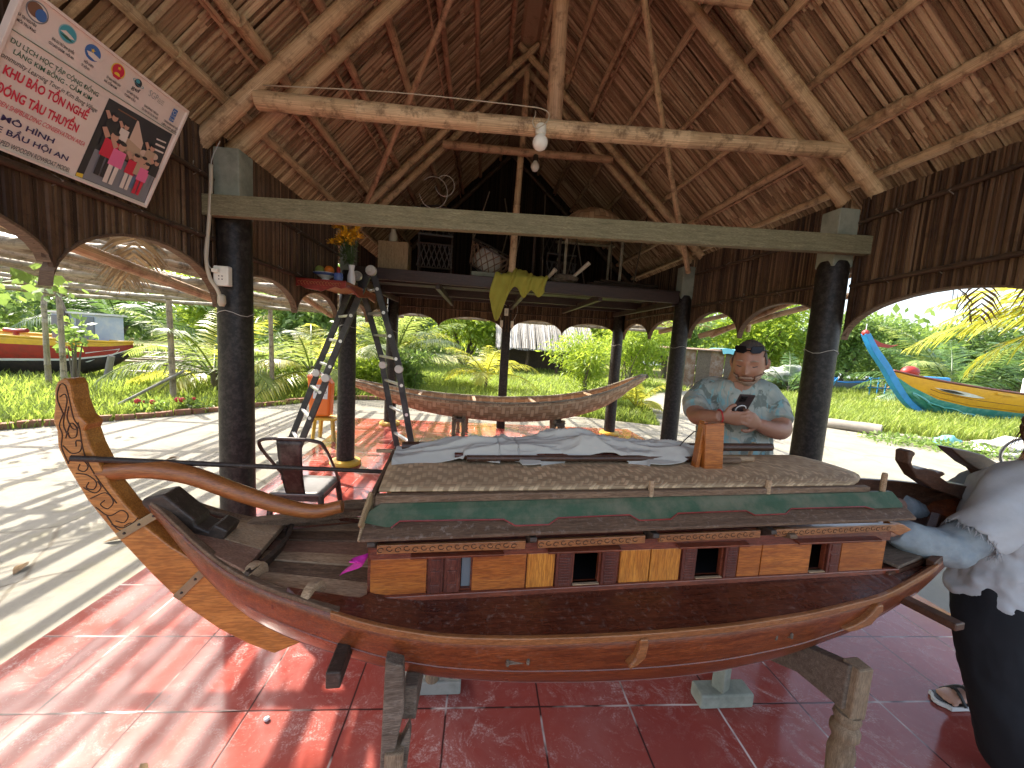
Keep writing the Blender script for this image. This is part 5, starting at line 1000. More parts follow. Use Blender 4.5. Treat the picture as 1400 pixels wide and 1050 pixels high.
def bush(name, label, cat, x, y, h, r, n, size, mat, seed, z0=0., group=None, aspect=.4, stems=5, lobes=9, trunk=None):
    rs = np.random.RandomState(seed); rg_ = random.Random(seed); t = thing(name, label, cat, (x, y, z0), 0, group)
    cs = []; ra = []
    for i in range(lobes):
        a = rg_.uniform(0, 6.28); q = rg_.uniform(.1, .75)*r; zz = z0+(trunk or 0)+(h-(trunk or 0))*rg_.uniform(.18, .82); k = rg_.uniform(.28, .5)*r
        cs.append((x+q*math.cos(a), y+q*math.sin(a), zz)); ra.append((k, k, k*rg_.uniform(.6, 1.0)))
    v, f, u = leafcloud(rs, cs, ra, n, size, aspect); npmesh('crown' if trunk else 'foliage', v, f, u, mat, t)
    m = MB()
    for i in range(stems):
        c = cs[i % len(cs)]; b = (x+rg_.uniform(-.1, .1)*r, y+rg_.uniform(-.1, .1)*r, z0-.06) if not trunk else (x, y, z0-.06)
        mid = ((b[0]*.7+c[0]*.3), b[1]*.7+c[1]*.3, z0+(trunk or (c[2]-z0)*.5)); r_ = .03 if not trunk else .05+.02*h
        m.tube(sp([b, mid, c], 4), [r_*(1-.8*j/8) for j in range(9)], 6)
    m.build('trunk' if trunk else 'stems', 'trunk', t, smooth=True); return t
def frond_geo(base, az, el, L, droop, nl, leaf, rs, V, Fc, tubes, dryness=0, curl=.4):
    d0 = Vector((math.cos(az)*math.cos(el), math.sin(az)*math.cos(el), math.sin(el))); side = Vector((-math.sin(az), math.cos(az), 0)); pts = []; N = 14
    p = Vector(base); e = el
    for i in range(N+1):
        pts.append(p.copy()); e -= droop/N*(.4+1.2*i/N); d = Vector((math.cos(az)*math.cos(e), math.sin(az)*math.cos(e), math.sin(e))); p = p+d*(L/N)
    tubes.append(pts)
    for i in range(nl):
        t = .14+.86*(i+.5)/nl; a = t*N; j = min(int(a), N-1); q = pts[j].lerp(pts[j+1], a-j); tg = (pts[j+1]-pts[j]).normalized(); up = side.cross(tg)
        ll = leaf*(math.sin(math.pi*min(1, t*.82+.16))**.7)*(.85+.3*rs.rand())
        for sg in (-1, 1):
            dv = (side*sg*(.9)+tg*(.55+.3*t)+up*(.15+.12*rs.randn())).normalized(); dw = Vector((0, 0, -1)); w_ = tg*.5+up*.2; w_ = w_.normalized()*(.020*leaf/.5+.004)
            a0 = q; a1 = q+dv*ll*.5+dw*ll*curl*.12; a2 = q+dv*ll*.92+dw*ll*curl*(.45+.3*rs.rand())
            b = len(V); V += [a0-w_*.5, a0+w_*.5, a1-w_, a1+w_, a2-w_*.12, a2+w_*.12]; Fc += [(b, b+1, b+3, b+2), (b+2, b+3, b+5, b+4)]
def palm(label, x, y, trunk_h, nf, L, leaf, mat, seed, z0=0., els=(.2, 1.35), group='coconut palms around the yard', azr=None, droop=1.3, nl=34, tr=.09):
    rs = np.random.RandomState(seed); rg_ = random.Random(seed); t = thing('coconut_palm', label, 'palm tree', (x, y, z0), 0, group)
    m = MB(); m.tube([(x, y, z0-.08), (x+.02, y, z0+trunk_h*.5), (x, y, z0+trunk_h+.15)], [tr*1.3, tr, tr*.9], 9); m.build('trunk', 'trunk', t, smooth=50)
    for i in range(nf):
        az = (azr[0]+(azr[1]-azr[0])*rg_.random()) if azr else (i*2.4+rg_.uniform(-.3, .3)); el = els[0]+(els[1]-els[0])*((i+.5)/nf)+rg_.uniform(-.1, .1)
        V = []; Fc = []; tb = []; frond_geo((x+.05*math.cos(az), y+.05*math.sin(az), z0+trunk_h+.1*rg_.random()), az, el, L*rg_.uniform(.8, 1.1), droop*rg_.uniform(.7, 1.2), nl, leaf, rs, V, Fc, tb)
        fo = npmesh('frond', [tuple(q) for q in V], Fc, np.repeat(rs.rand(len(Fc)//2), 2), mat if rg_.random() < .8 else ('frond_yellow' if mat != 'frond_dark' else 'frond'), t)
        m = MB(); m.tube(tb[0], [.022*(1-.85*j/14)+.003 for j in range(15)], 5); m.build('rachis', mat, fo)
    return t
def pip(x, y, poly):
    c = np.zeros(len(x), bool); n = len(poly)
    for i in range(n):
        (x1, y1), (x2, y2) = poly[i], poly[(i+1) % n]; s_ = ((y1 > y) != (y2 > y)); c ^= s_ & (x < (x2-x1)*(y-y1)/(y2-y1+1e-12)+x1)
    return c
def grass(name, label, poly, n, h, seed, mat='grass', z=-.04, wd=.011):
    rs = np.random.RandomState(seed); xs = [p[0] for p in poly]; ys = [p[1] for p in poly]; X = []; Y = []
    got = 0
    while got < n:
        x = rs.uniform(min(xs), max(xs), n*3); y = rs.uniform(min(ys), max(ys), n*3); d2 = x*x+y*y; k = pip(x, y, poly) & (rs.rand(n*3) < np.minimum(1, 60./d2)); X.append(x[k]); Y.append(y[k]); got += k.sum()
    x = np.concatenate(X)[:n]; y = np.concatenate(Y)[:n]
    patch = np.array([mnoise.noise(Vector((a*.7, b*.7, seed))) for a, b in zip(x[::1], y[::1])]); far = np.sqrt(x*x+y*y)
    H = h*(.75+.55*patch+.5*rs.rand(n)); H = np.maximum(H, .05); a = rs.uniform(0, 6.28, n); bend = H*rs.uniform(.1, .8, n); W = wd*(1+far*.045)*(.7+.6*rs.rand(n))
    dx, dy = np.cos(a), np.sin(a); px, py = -dy, dx; P = np.stack([x, y, np.full(n, z)], 1)
    def at_(f, b, w_): return np.stack([x+dx*bend*b-px*w_, y+dy*bend*b-py*w_, z+H*f], 1), np.stack([x+dx*bend*b+px*w_, y+dy*bend*b+py*w_, z+H*f], 1)
    l0, r0_ = at_(0, 0, W); l1, r1_ = at_(.6, .3, W*.75); l2, r2 = at_(1., 1., W*.1)
    v = np.stack([l0, r0_, l1, r1_, l2, r2], 1).reshape(-1, 3); b = np.arange(n)[:, None]*6; f = np.concatenate([b+np.array([[0, 1, 3, 2]]), b+np.array([[2, 3, 5, 4]])], 0)
    u = rs.rand(n); o = npmesh(name, v, f, np.concatenate([u, u]), mat); tag(o, label, 'grass', None, 'stuff')
GL = [(-30, 4.5), (-6.5, 5.55), (-5.1, 7.05), (-4.1, 8.55), (-3.4, 9.4), (-1.8, 9.7), (1.2, 9.0), (3.85, 8.0), (4.4, 9.5), (5.1, 12), (6.9, 14.5), (9.1, 16.2), (9.1, 24), (-30, 24)]
GR = [(8.35, 10.1), (8.5, 8.8), (10.5, 7.8), (13, 8.1), (30, 7.2), (34, 24), (13, 24), (11.5, 16.8), (9.7, 12.8)]
grass('tall_grass', 'bright tall grass filling the plot behind the pavilion and left of it', GL, 60000, .20, 1)
grass('tall_grass', 'bright tall grass growing right of the cement path', GR, 30000, .32, 2)
grass('weeds', 'short ragged weeds along the edge of the cement yard', [(-6.6, 5.2), (-5.0, 6.9), (-3.9, 8.4), (-3.3, 9.2), (-1.8, 9.6), (1.2, 8.9), (3.9, 7.9), (4.2, 8.9), (3.6, 8.6), (1.2, 9.4), (-1.8, 10), (-4.4, 8.8), (-5.4, 7.2), (-7, 5.6)], 4500, .12, 3, wd=.006)
# palms, bushes and trees
palm('young coconut palm with arching fronds behind the leaning pipe, left of the left black post', -6.3, 9.6, .35, 15, 2.3, .62, 'frond', 11, els=(-.1, 1.3))
palm('young coconut palm with wide fronds seen between the left black post and the ladder', -4.35, 10.2, .5, 15, 2.2, .60, 'frond', 12, els=(-.1, 1.3))
palm('coconut palm with long drooping fronds framed by the leftmost back arch', -2.7, 12.2, .9, 14, 2.7, .65, 'frond', 13)
palm('small yellow-green palm left of the slim middle post', .15, 12.3, .45, 12, 1.7, .45, 'frond_yellow', 14, els=(.1, 1.35), tr=.05)
palm('tiny bright palm seedling right of the third right post', 4.05, 9.6, .1, 8, 1.0, .35, 'frond_yellow', 15, els=(.5, 1.4), tr=.03)
palm('dark feathery palm behind the yellow boat', 19.5, 14.5, .6, 20, 3.9, .85, 'frond_dark', 16, els=(-.1, 1.45), nl=44)
palm('dark palm at the right edge behind the yellow boat', 24, 14.5, .7, 18, 3.8, .85, 'frond_dark', 17, els=(-.1, 1.4), nl=44)
palm('tall palm outside the right arch with bright yellow-green hanging fronds', 12.8, 6.3, 2.9, 16, 3.4, .95, 'frond_yellow', 18, els=(-.15, 1.0), droop=1.2, nl=46, azr=(1.6, 4.9))
palm('dark young palm beside the right black post under the blue prow', 13.2, 15.5, .3, 12, 2.1, .5, 'frond_dark', 19, els=(.2, 1.4))
palm('coconut palm far left beyond the red and yellow boat', -13.5, 15.5, 1.2, 14, 3.2, .75, 'frond_dark', 20)
palm('bushy coconut palm between the ladder and the third left post', -3.3, 13.8, .8, 14, 3.0, .7, 'frond', 21)
bush('bamboo_bush', 'airy light green bamboo bush behind the right end of the woven boat', 'bush', 2.95, 10.7, 2.35, 1.15, 5200, .15, 'leaf_bright', 31, aspect=.22, stems=9, lobes=14)
bush('bamboo_bush', 'tall pale green bamboo clump left of the second right post', 'bush', 6.4, 16.5, 4.2, 2.0, 7000, .22, 'leaf_bright', 32, aspect=.22, stems=9, lobes=16)
bush('bush', 'low dark bush under the palms beside the left black post', 'bush', -5.0, 9.8, .75, .8, 2600, .10, 'leaf_mid', 33)
bush('bush', 'round green bush behind the left end of the woven boat', 'bush', -1.9, 11.2, 1.2, .75, 3000, .11, 'leaf_mid', 34)
bush('bush', 'loose bush with broad bright leaves between the ladder and third left post', 'bush', -3.1, 10.6, .9, .7, 2200, .12, 'leaf_bright', 35)
bush('bush', 'small bush of broad leaves beside the red boat and white pole', 'bush', -8.7, 8.9, 1.7, .42, 110, .15, 'leaf_mid', 36, aspect=.75, lobes=6)
bush('leafy_tree', 'broad bright leafy tree behind the man and the net pile', 'tree', 16.8, 22.5, 5.6, 3.3, 9000, .30, 'leaf_bright', 41, trunk=1.0, stems=7, lobes=18)
bush('leafy_tree', 'dark leafy tree behind the sheet-metal shed', 'tree', 11.5, 23.5, 5.2, 2.9, 8000, .30, 'leaf_mid', 42, trunk=1.0, stems=7, lobes=16)
bush('leafy_tree', 'leafy tree between the right black post and the blue prow', 'tree', 20.8, 21.0, 4.5, 2.6, 7500, .26, 'leaf_mid', 43, trunk=.8, stems=7, lobes=16)
bush('leafy_tree', 'sparse blue-green tree right of the blue prow', 'tree', 25.2, 22.0, 4.6, 2.3, 5000, .26, 'leaf_mid', 44, trunk=1.0, stems=7, lobes=14)
bush('leafy_tree', 'dark tree at the far right behind the palms', 'tree', 34, 22, 5.2, 3.6, 7000, .32, 'leaf_dark', 45, trunk=1.0, stems=7, lobes=16)
wl_ = ['far left of the red boat', 'above the wheelhouse of the red boat', 'behind the leaning pipe', 'behind the left black post', 'behind the ladder', 'behind the third left post', 'left of the slim middle post', 'behind the grey thatched hut', 'right of the grey thatched hut', 'behind the tall pale bamboo clump']
for i, (x, y, h, r) in enumerate(((-25, 19, 5.5, 4.2), (-19, 21, 5.2, 4.0), (-13.5, 21, 5.6, 3.6), (-9.0, 20, 5.2, 3.4), (-5.0, 22, 5.6, 3.4), (-1.2, 24, 5.6, 3.2), (1.4, 28, 6.0, 3.4), (4.6, 30, 6.2, 3.6), (8.6, 29, 6.2, 3.6), (12.8, 31, 6.5, 4.2))):
    bush('background_tree', 'leafy background tree '+wl_[i], 'tree', x, y, h, r, 6500, .34, ('leaf_mid', 'leaf_dark', 'leaf_bright')[i % 3], 60+i, trunk=.6, stems=6, lobes=16, group='trees closing off the yard')
tree_belt = np.random.RandomState(9); cs = []; ra = []
for i in range(90):
    a = -1.25+2.65*i/89; d = tree_belt.uniform(40, 52); cs.append((d*math.sin(a), d*math.cos(a), tree_belt.uniform(.5, 3.4))); ra.append((3.6, 3.6, 2.6))
v, f, u = leafcloud(tree_belt, cs, ra, 30000, .75, .5); tag(npmesh('far_woods', v, f, u, 'leaf_mid'), 'continuous far belt of woods on the horizon', 'woods', None, 'stuff')
# ------------------------------------------------------------------ pergola left of the pavilion
pg = thing('bamboo_pergola', 'low flat pergola of weathered grey bamboo poles outside the left arches', 'pergola', (-4.5, 5, 0)); rp = random.Random(8)
PX = [-1.93, -2.20, -2.47, -2.58, -2.88, -3.16, -3.30, -3.60, -3.78, -3.95, -4.12, -4.3, -4.5, -4.65, -4.85, -5.0, -5.15, -5.8, -6.4, -7.1, -7.9, -8.8]
for i, x in enumerate(PX):
    m = MB(); z = 2.02+.04*(i % 3)+rp.uniform(-.02, .02); m.pole((x+rp.uniform(-.1, .12), -.9, z+.05), (x+rp.uniform(-.18, .10), 9.3, z-.03), (.043 if i < 9 else .058)*rp.uniform(.85, 1.1), rp.uniform(.032, .042), 9, .4, .004, i); m.build('roof_pole', 'bamboo_grey', pg, smooth=60)
for y in (.9, 2.7, 4.4, 6.1, 7.7, 9.1): m = MB(); m.pole((-9.4, y+rp.uniform(-.1, .1), 1.985), (-1.84, y+rp.uniform(-.15, .15), 2.0), .042, .035, 9, .4, .003, int(y*10)); m.build('cross_pole', 'bamboo_grey', pg, smooth=60)
for x, y, r in ((-7.72, 7.72, .045), (-5.95, 7.9, .055), (-4.6, 8.85, .05), (-9.2, 8.9, .05), (-9.3, 4.4, .05)): m = MB(); m.pole((x, y, -.05), (x+rp.uniform(-.05, .05), y, 2.02), r, r*.85, 10, .4, .004); m.build('pergola_post', 'bamboo_grey', pg, smooth=60)
V = []; Fc = []; tb = []; rs = np.random.RandomState(4)
for i in range(15):
    x = rp.uniform(-9, -1.9); y = rp.uniform(0, 9.2) if i > 8 else rp.uniform(1.5, 4)
    x = min(x, -4.6+rp.uniform(-1, 0))
    frond_geo((x, y, 2.20), rp.uniform(0, 6.28), .06, rp.uniform(.8, 1.5), .25, 16, .35, rs, V, Fc, tb, curl=.15)
for i in range(5): frond_geo((-2.15-.25*i, 2.6+.35*i, 2.1), -.9-.2*i, -.1, .45, 1.6, 10, .22, rs, V, Fc, tb, curl=.7)
npmesh('dry_frond_cover', [tuple(q) for q in V], Fc, np.repeat(rs.rand(len(Fc)//2), 2), 'frond_dry', pg)['kind'] = 'stuff'
v, f, u = leafcloud(np.random.RandomState(7), [(-5.4, 5.2, 1.95), (-4.9, 4.4, 2.05), (-6.2, 6.2, 2.0), (-7.2, 6.6, 1.9)], [(.5, .5, .12)]*4, 120, .12, .75); tag(npmesh('climbing_vine', v, f, u, 'leaf_mid'), 'bright green vine leaves climbing over the left pergola poles', 'vine')
# canopy of poles and dry fronds behind the back arches
cn = thing('bamboo_canopy', 'rough bamboo canopy with dry fronds outside the back arches', 'canopy', (.4, 9, 0))
for i in range(16): x = -2.4+.40*i; m = MB(); m.pole((x, 7.3, 2.22), (x+rp.uniform(-.1, .1), 10.3, 2.10), .035, .03, 8, .4, .004, i); m.build('roof_pole', 'bamboo_grey', cn, smooth=60)
for y in (8.3, 9.6): m = MB(); m.pole((-2.9, y, 2.08), (4.2, y, 2.08), .04, .035, 8, .4, .003, int(y)); m.build('cross_pole', 'bamboo_grey', cn, smooth=60)
for x, y in ((-2.1, 9.68), (-.36, 10.25), (3.9, 9.9)): m = MB(); m.bar((x, y, -.05), (x, y, 2.1), .09 if x > -1 else .07, .08); m.build('canopy_post', 'old_grey', cn, bevel=.01)
V = []; Fc = []; tb = []
for i in range(46): frond_geo((rp.uniform(-2.6, 3.8), rp.uniform(7.5, 10.1), 2.2), rp.uniform(0, 6.28), .05, rp.uniform(.8, 1.5), .2, 18, .35, rs, V, Fc, tb, curl=.15)
npmesh('dry_frond_cover', [tuple(q) for q in V], Fc, np.repeat(rs.rand(len(Fc)//2), 2), 'frond_dry', cn)['kind'] = 'stuff'
V = []; Fc = []; tb = []
for i in range(4): frond_geo((2.72, 2.15-.16*i, 2.10), rp.uniform(-.6, .6), -.7, .28, .9, 7, .13, rs, V, Fc, tb, curl=.9)
tag(npmesh('dry_leaf_tuft', [tuple(q) for q in V], Fc, np.repeat(rs.rand(len(Fc)//2), 2), 'frond_dry'), 'tufts of dry brown leaf hanging under the top of the right arch', 'dry leaves')
rt = thing('lean_to_frame', 'thin brown bamboo lean-to frame outside the right valance', 'frame', (3.6, 4.5, 0))
for a, b in (((3.5, 2.9, 2.2), (3.5, 6.6, 2.24)), ((2.62, 4.55, 1.78), (3.5, 3.6, 2.2)), ((3.5, 4.9, 2.22), (3.52, 4.95, 1.9)), ((2.6, 5.6, 1.85), (3.5, 4.9, 2.2))): m = MB(); m.pole(a, b, .034, .03, 8, .4, .004); m.build('frame_pole', 'bamboo', rt, smooth=60)
# ------------------------------------------------------------------ yard edging and clutter
def path_pts(P, step):
    out = []; rest = 0
    for a, b in zip(P, P[1:]):
        a = Vector(a); b = Vector(b); L = (b-a).length; d = rest
        while d < L: out.append((a.lerp(b, d/L), math.atan2(b.y-a.y, b.x-a.x))); d += step
        rest = d-L
    return out
br = None
for i, (p, a) in enumerate(path_pts([(-8.4, 3.6), (-6.45, 5.5), (-5.02, 6.98), (-4.0, 8.5), (-3.4, 9.3), (-1.8, 9.62)], .235)):
    if br is None: m = MB(); m.box((0, 0, .03), (.215, .10, .10)); br = tag(m.build('brick', 'brick', bevel=.006), 'weathered reddish brick in the row edging the grass left of the yard', 'brick', 'bricks edging the yard'); o = br
    else: o = br.copy(); COL.objects.link(o)
    o.location = (p.x, p.y, rp.uniform(-.03, 0)); o.rotation_euler = (rp.uniform(-.06, .06), rp.uniform(-.05, .05), a+rp.uniform(-.08, .08))
for x, y, lbl in ((-5.15, 7.2, 'low plant with red flowers on the brick edging right of the leaning pipe'), (-5.55, 6.9, 'smaller low plant with red flowers left on the brick edging by the pipe')):
    t = thing('red_flower_plant', lbl, 'plant', (x, y, 0), 0, 'red flowers on the brick edging'); v, f, u = leafcloud(np.random.RandomState(int(-x*10)), [(x, y, .10)], [(.28, .2, .10)], 160, .09, .6); npmesh('leaves', v, f, u, 'leaf_mid', t)
    m = MB()
    for i in range(3): m.ball((x+rp.uniform(-.2, .2), y+rp.uniform(-.12, .1), .16+rp.uniform(0, .08)), rp.uniform(.03, .055), 8, 6, lambda d: 1+.3*mnoise.noise(d*5))
    m.build('blossoms', 'flower_red', t)
m = MB(); m.tube([(-6.35, 7.0, -.02), (-5.75, 7.9, .62)], .026, 8); tag(m.build('metal_pipe', 'concrete', smooth=60), 'grey metal pipe leaning in the grass by the pergola post', 'pipe')
for i in range(9): a = rp.uniform(-.3, .3); m = MB(); x = -9.2+rp.uniform(-.6, 1.6); m.bar((x-.9, 11.6+.12*i, .1+.06*i), (x+.9*math.cos(a), 11.6+.12*i+.9*math.sin(a), .14+.06*i), .16, .04); tag(m.build('driftwood_plank', 'old_grey' if i % 2 else 'conduit'), 'grey weathered plank in the heap behind the red boat bow', 'plank', 'planks heaped behind the red boat')
# log beside the path, leaf heap, tarp, rope and bicycle wheel on the right
m = MB(); m.tube(sp([(8.35, 9.0, .06), (8.6, 8.6, .09), (9.0, 8.15, .10), (9.15, 7.95, .10)], 5), [.10, .11, .12, .12, .12, .125, .125, .12, .12, .13, .13, .13, .13, .13, .13, .13][:16], 12); tag(m.build('log', 'twig', smooth=60), 'pale cut log lying along the grass edge right of the right black post', 'log')
m = MB(); m.tube(sp([(9.3, 7.75, .04), (9.8, 7.2, .06), (10.6, 7.1, .05)], 5), .05, 8); tag(m.build('log', 'twig', smooth=60), 'thin pale branch lying on the ground beyond the cut log', 'branch')
v, f, u = leafcloud(np.random.RandomState(77), [(9.3, 6.9, .03), (9.9, 6.5, .05), (8.8, 7.3, .03)], [(.7, .5, .10)]*3, 1500, .10, .35); tag(npmesh('leaf_litter', v, f, u, 'leaf_mid'), 'heap of cut leaves and weeds on the cement beyond the bow horns', 'leaf litter', None, 'stuff')
def lump(name, c, r, mat, lbl, cat, k=.35, seed=0, nu=26, nv=16): m = MB(); m.ball(c, r, nu, nv, lambda d: 1+k*mnoise.noise(d*2.6+Vector((seed, 0, 0)))+k*.4*mnoise.noise(d*8)); return tag(m.build(name, mat, smooth=True), lbl, cat)
lump('white_tarp', (10.9, 6.6, .05), (1.0, .55, .22), 'tarp', 'crumpled white tarp lying on the ground near the bicycle wheel', 'tarp', .4, 3)
lump('blue_bag', (9.75, 7.15, .05), (.22, .16, .14), 'tarp_blue', 'small blue bag lying left of the white tarp', 'bag', .4, 5)
m = MB(); m.tube(sp([(10.5+.24*math.sin(i*1.9)+.05*i, 6.35+.2*math.cos(i*2.3)-.03*i, .16+.10*math.sin(i*.8)**2) for i in range(24)], 4), .045, 6); tag(m.build('orange_rope', 'rope_orange', smooth=True), 'tangled thick orange rope on top of the white tarp', 'rope')
bw_ = thing('bicycle_wheel', 'thin black bicycle wheel standing behind the crouching woman at the right edge', 'bicycle wheel', (8.4, 5.1, 0)); A = Vector((8.45, 5.15, .30)); wx = Vector((.8, -.5, 0)).normalized()
m = MB(); m.tube([A+(wx*math.cos(a)+Vector((0, 0, 1))*math.sin(a))*.30 for a in [i*math.pi/18 for i in range(37)]], .017, 6, False); m.build('tyre', 'tyre', bw_, smooth=True)
m = MB(); m.tube([A+(wx*math.cos(a)+Vector((0, 0, 1))*math.sin(a))*.278 for a in [i*math.pi/18 for i in range(37)]], .008, 5, False)
for i in range(14): a = i*math.pi*2/14; m.tube([A, A+(wx*math.cos(a)+Vector((0, 0, 1))*math.sin(a))*.278], .002, 3)
m.build('rim', 'aluminium', bw_)
# ------------------------------------------------------------------ boats outside
def hullboat(name, lbl, tab, A, B, bands, parts=None, na=24, ns=50):
    """tab rows: t, half breadth, sheer z, keel z; bands: [(upper limit 0..1 from keel, material)]"""
    A = Vector(A); B = Vector(B); d = (B-A).normalized(); n = Vector((-d.y, d.x, 0)); t = thing(name, lbl, 'boat', ((A+B)/2).to_tuple()); t.location.z = 0
    def P(a, c): b, s_, k = lerp(tab, a), lerp(tab, a, 2), lerp(tab, a, 3); th = (1-abs(c))*math.pi/2; return A.lerp(B, a)+n*((1 if c > 0 else -1)*b*math.cos(th)**.75)+Vector((0, 0, s_-(s_-k)*math.sin(th)**1.1))
    m = MB()
    m.grid(lambda a, c: P(a, c*2-1), ns, na*2)
    for q, fc in enumerate(m.f):
        a, j = q//(na*2), q % (na*2); c = (j+.5)/(na)-1; th = (1-abs(c))*math.pi/2; hgt = 1-math.sin(th)**1.1
        for k, (lim, _) in enumerate(bands):
            if hgt <= lim: m.mi[q] = k; break
    m.build('hull', [b_[1] for b_ in bands], t, smooth=True, solid=.03)
    return t, P, n
T1 = [list(r) for r in ((0, .9, 1.0, -.1), (.45, 1.0, .98, -.1), (.7, .8, .95, -.08), (.86, .45, .91, .05), (.95, .18, .90, .30), (1, .02, .92, .62))]
rb, P, n = hullboat('red_fishing_boat', 'old fishing boat with yellow top strake, red side and black bottom at left', T1, (-17.5, 10.6, .02), (-9.2, 10.9, .02), [(.42, 'hull_black'), (.46, 'white_paint'), (.82, 'red_paint'), (1.01, 'yellow_paint')])
for sg in (-1, 1): m = MB(); m.tube([P(i/40, sg*.999)+Vector((0, 0, .02)) for i in range(41)], .035, 6); m.build('gunwale', 'yellow_paint', rb, smooth=True)
m = MB(); m.tube([P(.80, -.35), P(.9, -.5), P(.965, -.62), P(.975, -.74), P(.90, -.72)], .022, 6); m.build('bow_scroll', 'white_paint', rb, smooth=True)
m = MB(); m.box((-10.5, 11.2, 1.22), (1.05, .8, .78)); wh = m.build('wheelhouse', 'panel_blue', rb, bevel=.02); m = MB(); m.box((-10.5, 11.2, 1.63), (1.15, .9, .05)); m.build('roof', 'white_paint', wh)
for x in (-10.78, -10.2): m = MB(); m.box((x, 10.79, 1.25), (.42, .04, .60)); m.build('window_panel', 'panel_blue' if x < -11 else 'boat_grey', wh, bevel=.01)
m = MB(); m.bar((-10.75, 10.74, 1.95), (-10.42, 10.76, .9), .12, .06); m.build('corner_post', 'old_grey', wh)
m = MB(); m.tube([(-11.25, 10.25, .98), (-11.25, 10.25, 1.12)], .05, 8); m.tube([(-11.5, 10.25, 1.12), (-11.25, 10.25, 1.10), (-11.0, 10.25, 1.13)], .05, 8); m.build('bollard', 'red_paint', rb)
m = MB(); m.tube([(-9.55, 10.55, -.04), (-9.4, 10.55, .6)], .07, 8); tag(m.build('prop_post', 'twig', smooth=60), 'short pale post propping the bow of the red boat', 'post')
T2 = [list(r) for r in ((0, .03, 1.42, 1.25), (.06, .20, 1.30, .72), (.14, .42, 1.18, .22), (.24, .65, 1.07, .0), (.4, .85, .94, -.06), (.7, 1.0, .78, -.08), (1, .9, .74, -.08))]
yb, P, n = hullboat('yellow_fishing_boat', 'yellow boat with painted eye, teal waves and a raised blue prow', T2, (13.1, 11.35, .0), (22.5, 11.6, .0), [(.40, 'teal_paint'), (1.01, 'amber_paint')])
m = MB(); st_ = sp([(11.95, 2.52), (12.3, 2.0), (12.8, 1.46), (13.3, .85), (13.85, .33), (14.5, .02)], 6); wd_ = [.055+.035*min(1, i/8) for i in range(len(st_))]
out = [(p.x-.05, p.y) for p in st_]+[(p.x+2*w_, p.y+.7*w_) for p, w_ in list(zip(st_, wd_))[::-1]]
m.prism(out, lambda x, z, t: Vector((x, 11.36+t, z)), -.09, .09); pr_ = m.build('blue_prow', 'blue_paint', yb, bevel=.01)
m = MB(); m.ball((11.98, 11.36, 2.56), (.10, .10, .10), 10, 8); m.build('prow_tip', 'red_paint', pr_); m = MB(); m.prism([(12.15, 2.42), (12.5, 2.28), (12.9, 2.22), (13.1, 2.25), (12.8, 2.14), (12.4, 2.16)], lambda x, z, t: Vector((x, 11.33+t, z)), -.03, .03); m.build('prow_pennant', 'red_paint', pr_)
m = MB(); m.tube([(11.98, 11.36, 2.6), (11.98, 11.36, 2.85)], .012, 5); m.build('prow_pin', 'white_paint', pr_)
for sg in (-1, 1): m = MB(); m.tube([P(i/40, sg*.999)+Vector((0, 0, .02)) for i in range(41)], .04, 6); m.build('gunwale', 'cabin_red', yb, smooth=True)
def side(a, c, off=.02): q = P(a, -c); return q-n*off-Vector((0, off*.3, 0))
def eyeshape(a0, a1, c0, h, off, mat, par):
    N = 14; up = [side(a0+(a1-a0)*i/N, c0+h*math.sin(math.pi*i/N)**.8, off) for i in range(N+1)]; dn = [side(a0+(a1-a0)*i/N, c0-h*.6*math.sin(math.pi*i/N)**1.2, off) for i in range(N+1)][::-1]
    q = MB(); q.poly(up+dn[1:-1]); return q.build('painted_eye', mat, par, fixn=False, solid=.01)
ey = eyeshape(.115, .265, .80, .055, .05, 'white_paint', yb); eyeshape(.125, .20, .80, .035, .07, 'hull_black', ey)
for c_ in (.62, .74): m = MB(); m.tube([side(.10+.02*(1-c_)*10*.2+i*.03, c_, .012) for i in range(30)], .008, 4); m.build('plank_seam', 'cabin_red', yb)
m = MB(); m.bar(P(.30, -.93)-n*.03, P(.36, -.93)-n*.03, .06, .05); m.build('fender', 'yellow_paint', yb)
rw = random.Random(4)
for i in range(11): a = .10+.05*i; q = MB(); cc = .33+.05*rw.random()+.03*math.sin(i); cen = side(a, cc, .02); q.tube([side(a+.03*math.cos(b), cc+.055*math.sin(b), .03) for b in [k*.5 for k in range(10)]], .03, 5); q.build('painted_wave', 'teal_paint' if i % 3 else 'tarp_blue', yb, smooth=True)
m = MB(); m.ball((13.9, 11.5, 1.42), (.28, .2, .2), 12, 8); m.build('red_float', 'red_paint', yb, smooth=True); m = MB(); m.box((14.9, 11.6, 1.22), (.9, .3, .18)); m.build('blue_tarp', 'blue_paint', yb, bevel=.04)
m = MB(); m.box((19.0, 11.6, 1.1), (.7, .6, .7)); m.build('engine_box', 'white_paint', yb, bevel=.03); m = MB(); m.tube([(18.0, 11.2, 1.2), (19.8, 11.0, .85)], .05, 6); m.build('steering_bar', 'boat_grey', yb)
T3 = [list(r) for r in ((0, .03, .75, .5), (.15, .35, .62, .1), (.5, .5, .55, 0), (.85, .35, .62, .1), (1, .05, .78, .5))]
b3, P3, _ = hullboat('rowing_boat', 'small grey-blue rowing boat lying beyond the right black post', T3, (17.2, 19.4, 0), (21.6, 19.9, 0), [(.5, 'boat_grey'), (1.01, 'boat_grey')]); m = MB(); m.tube([P3(i/30, -.99)+Vector((0, 0, .02)) for i in range(31)], .04, 5); m.build('gunwale', 'blue_paint', b3)
b4, P3, _ = hullboat('rowing_boat', 'small boat with an orange side and blue top lying under the heap of nets', T3, (13.7, 17.0, .1), (17.4, 17.6, .1), [(.55, 'brick'), (1.01, 'blue_paint')])
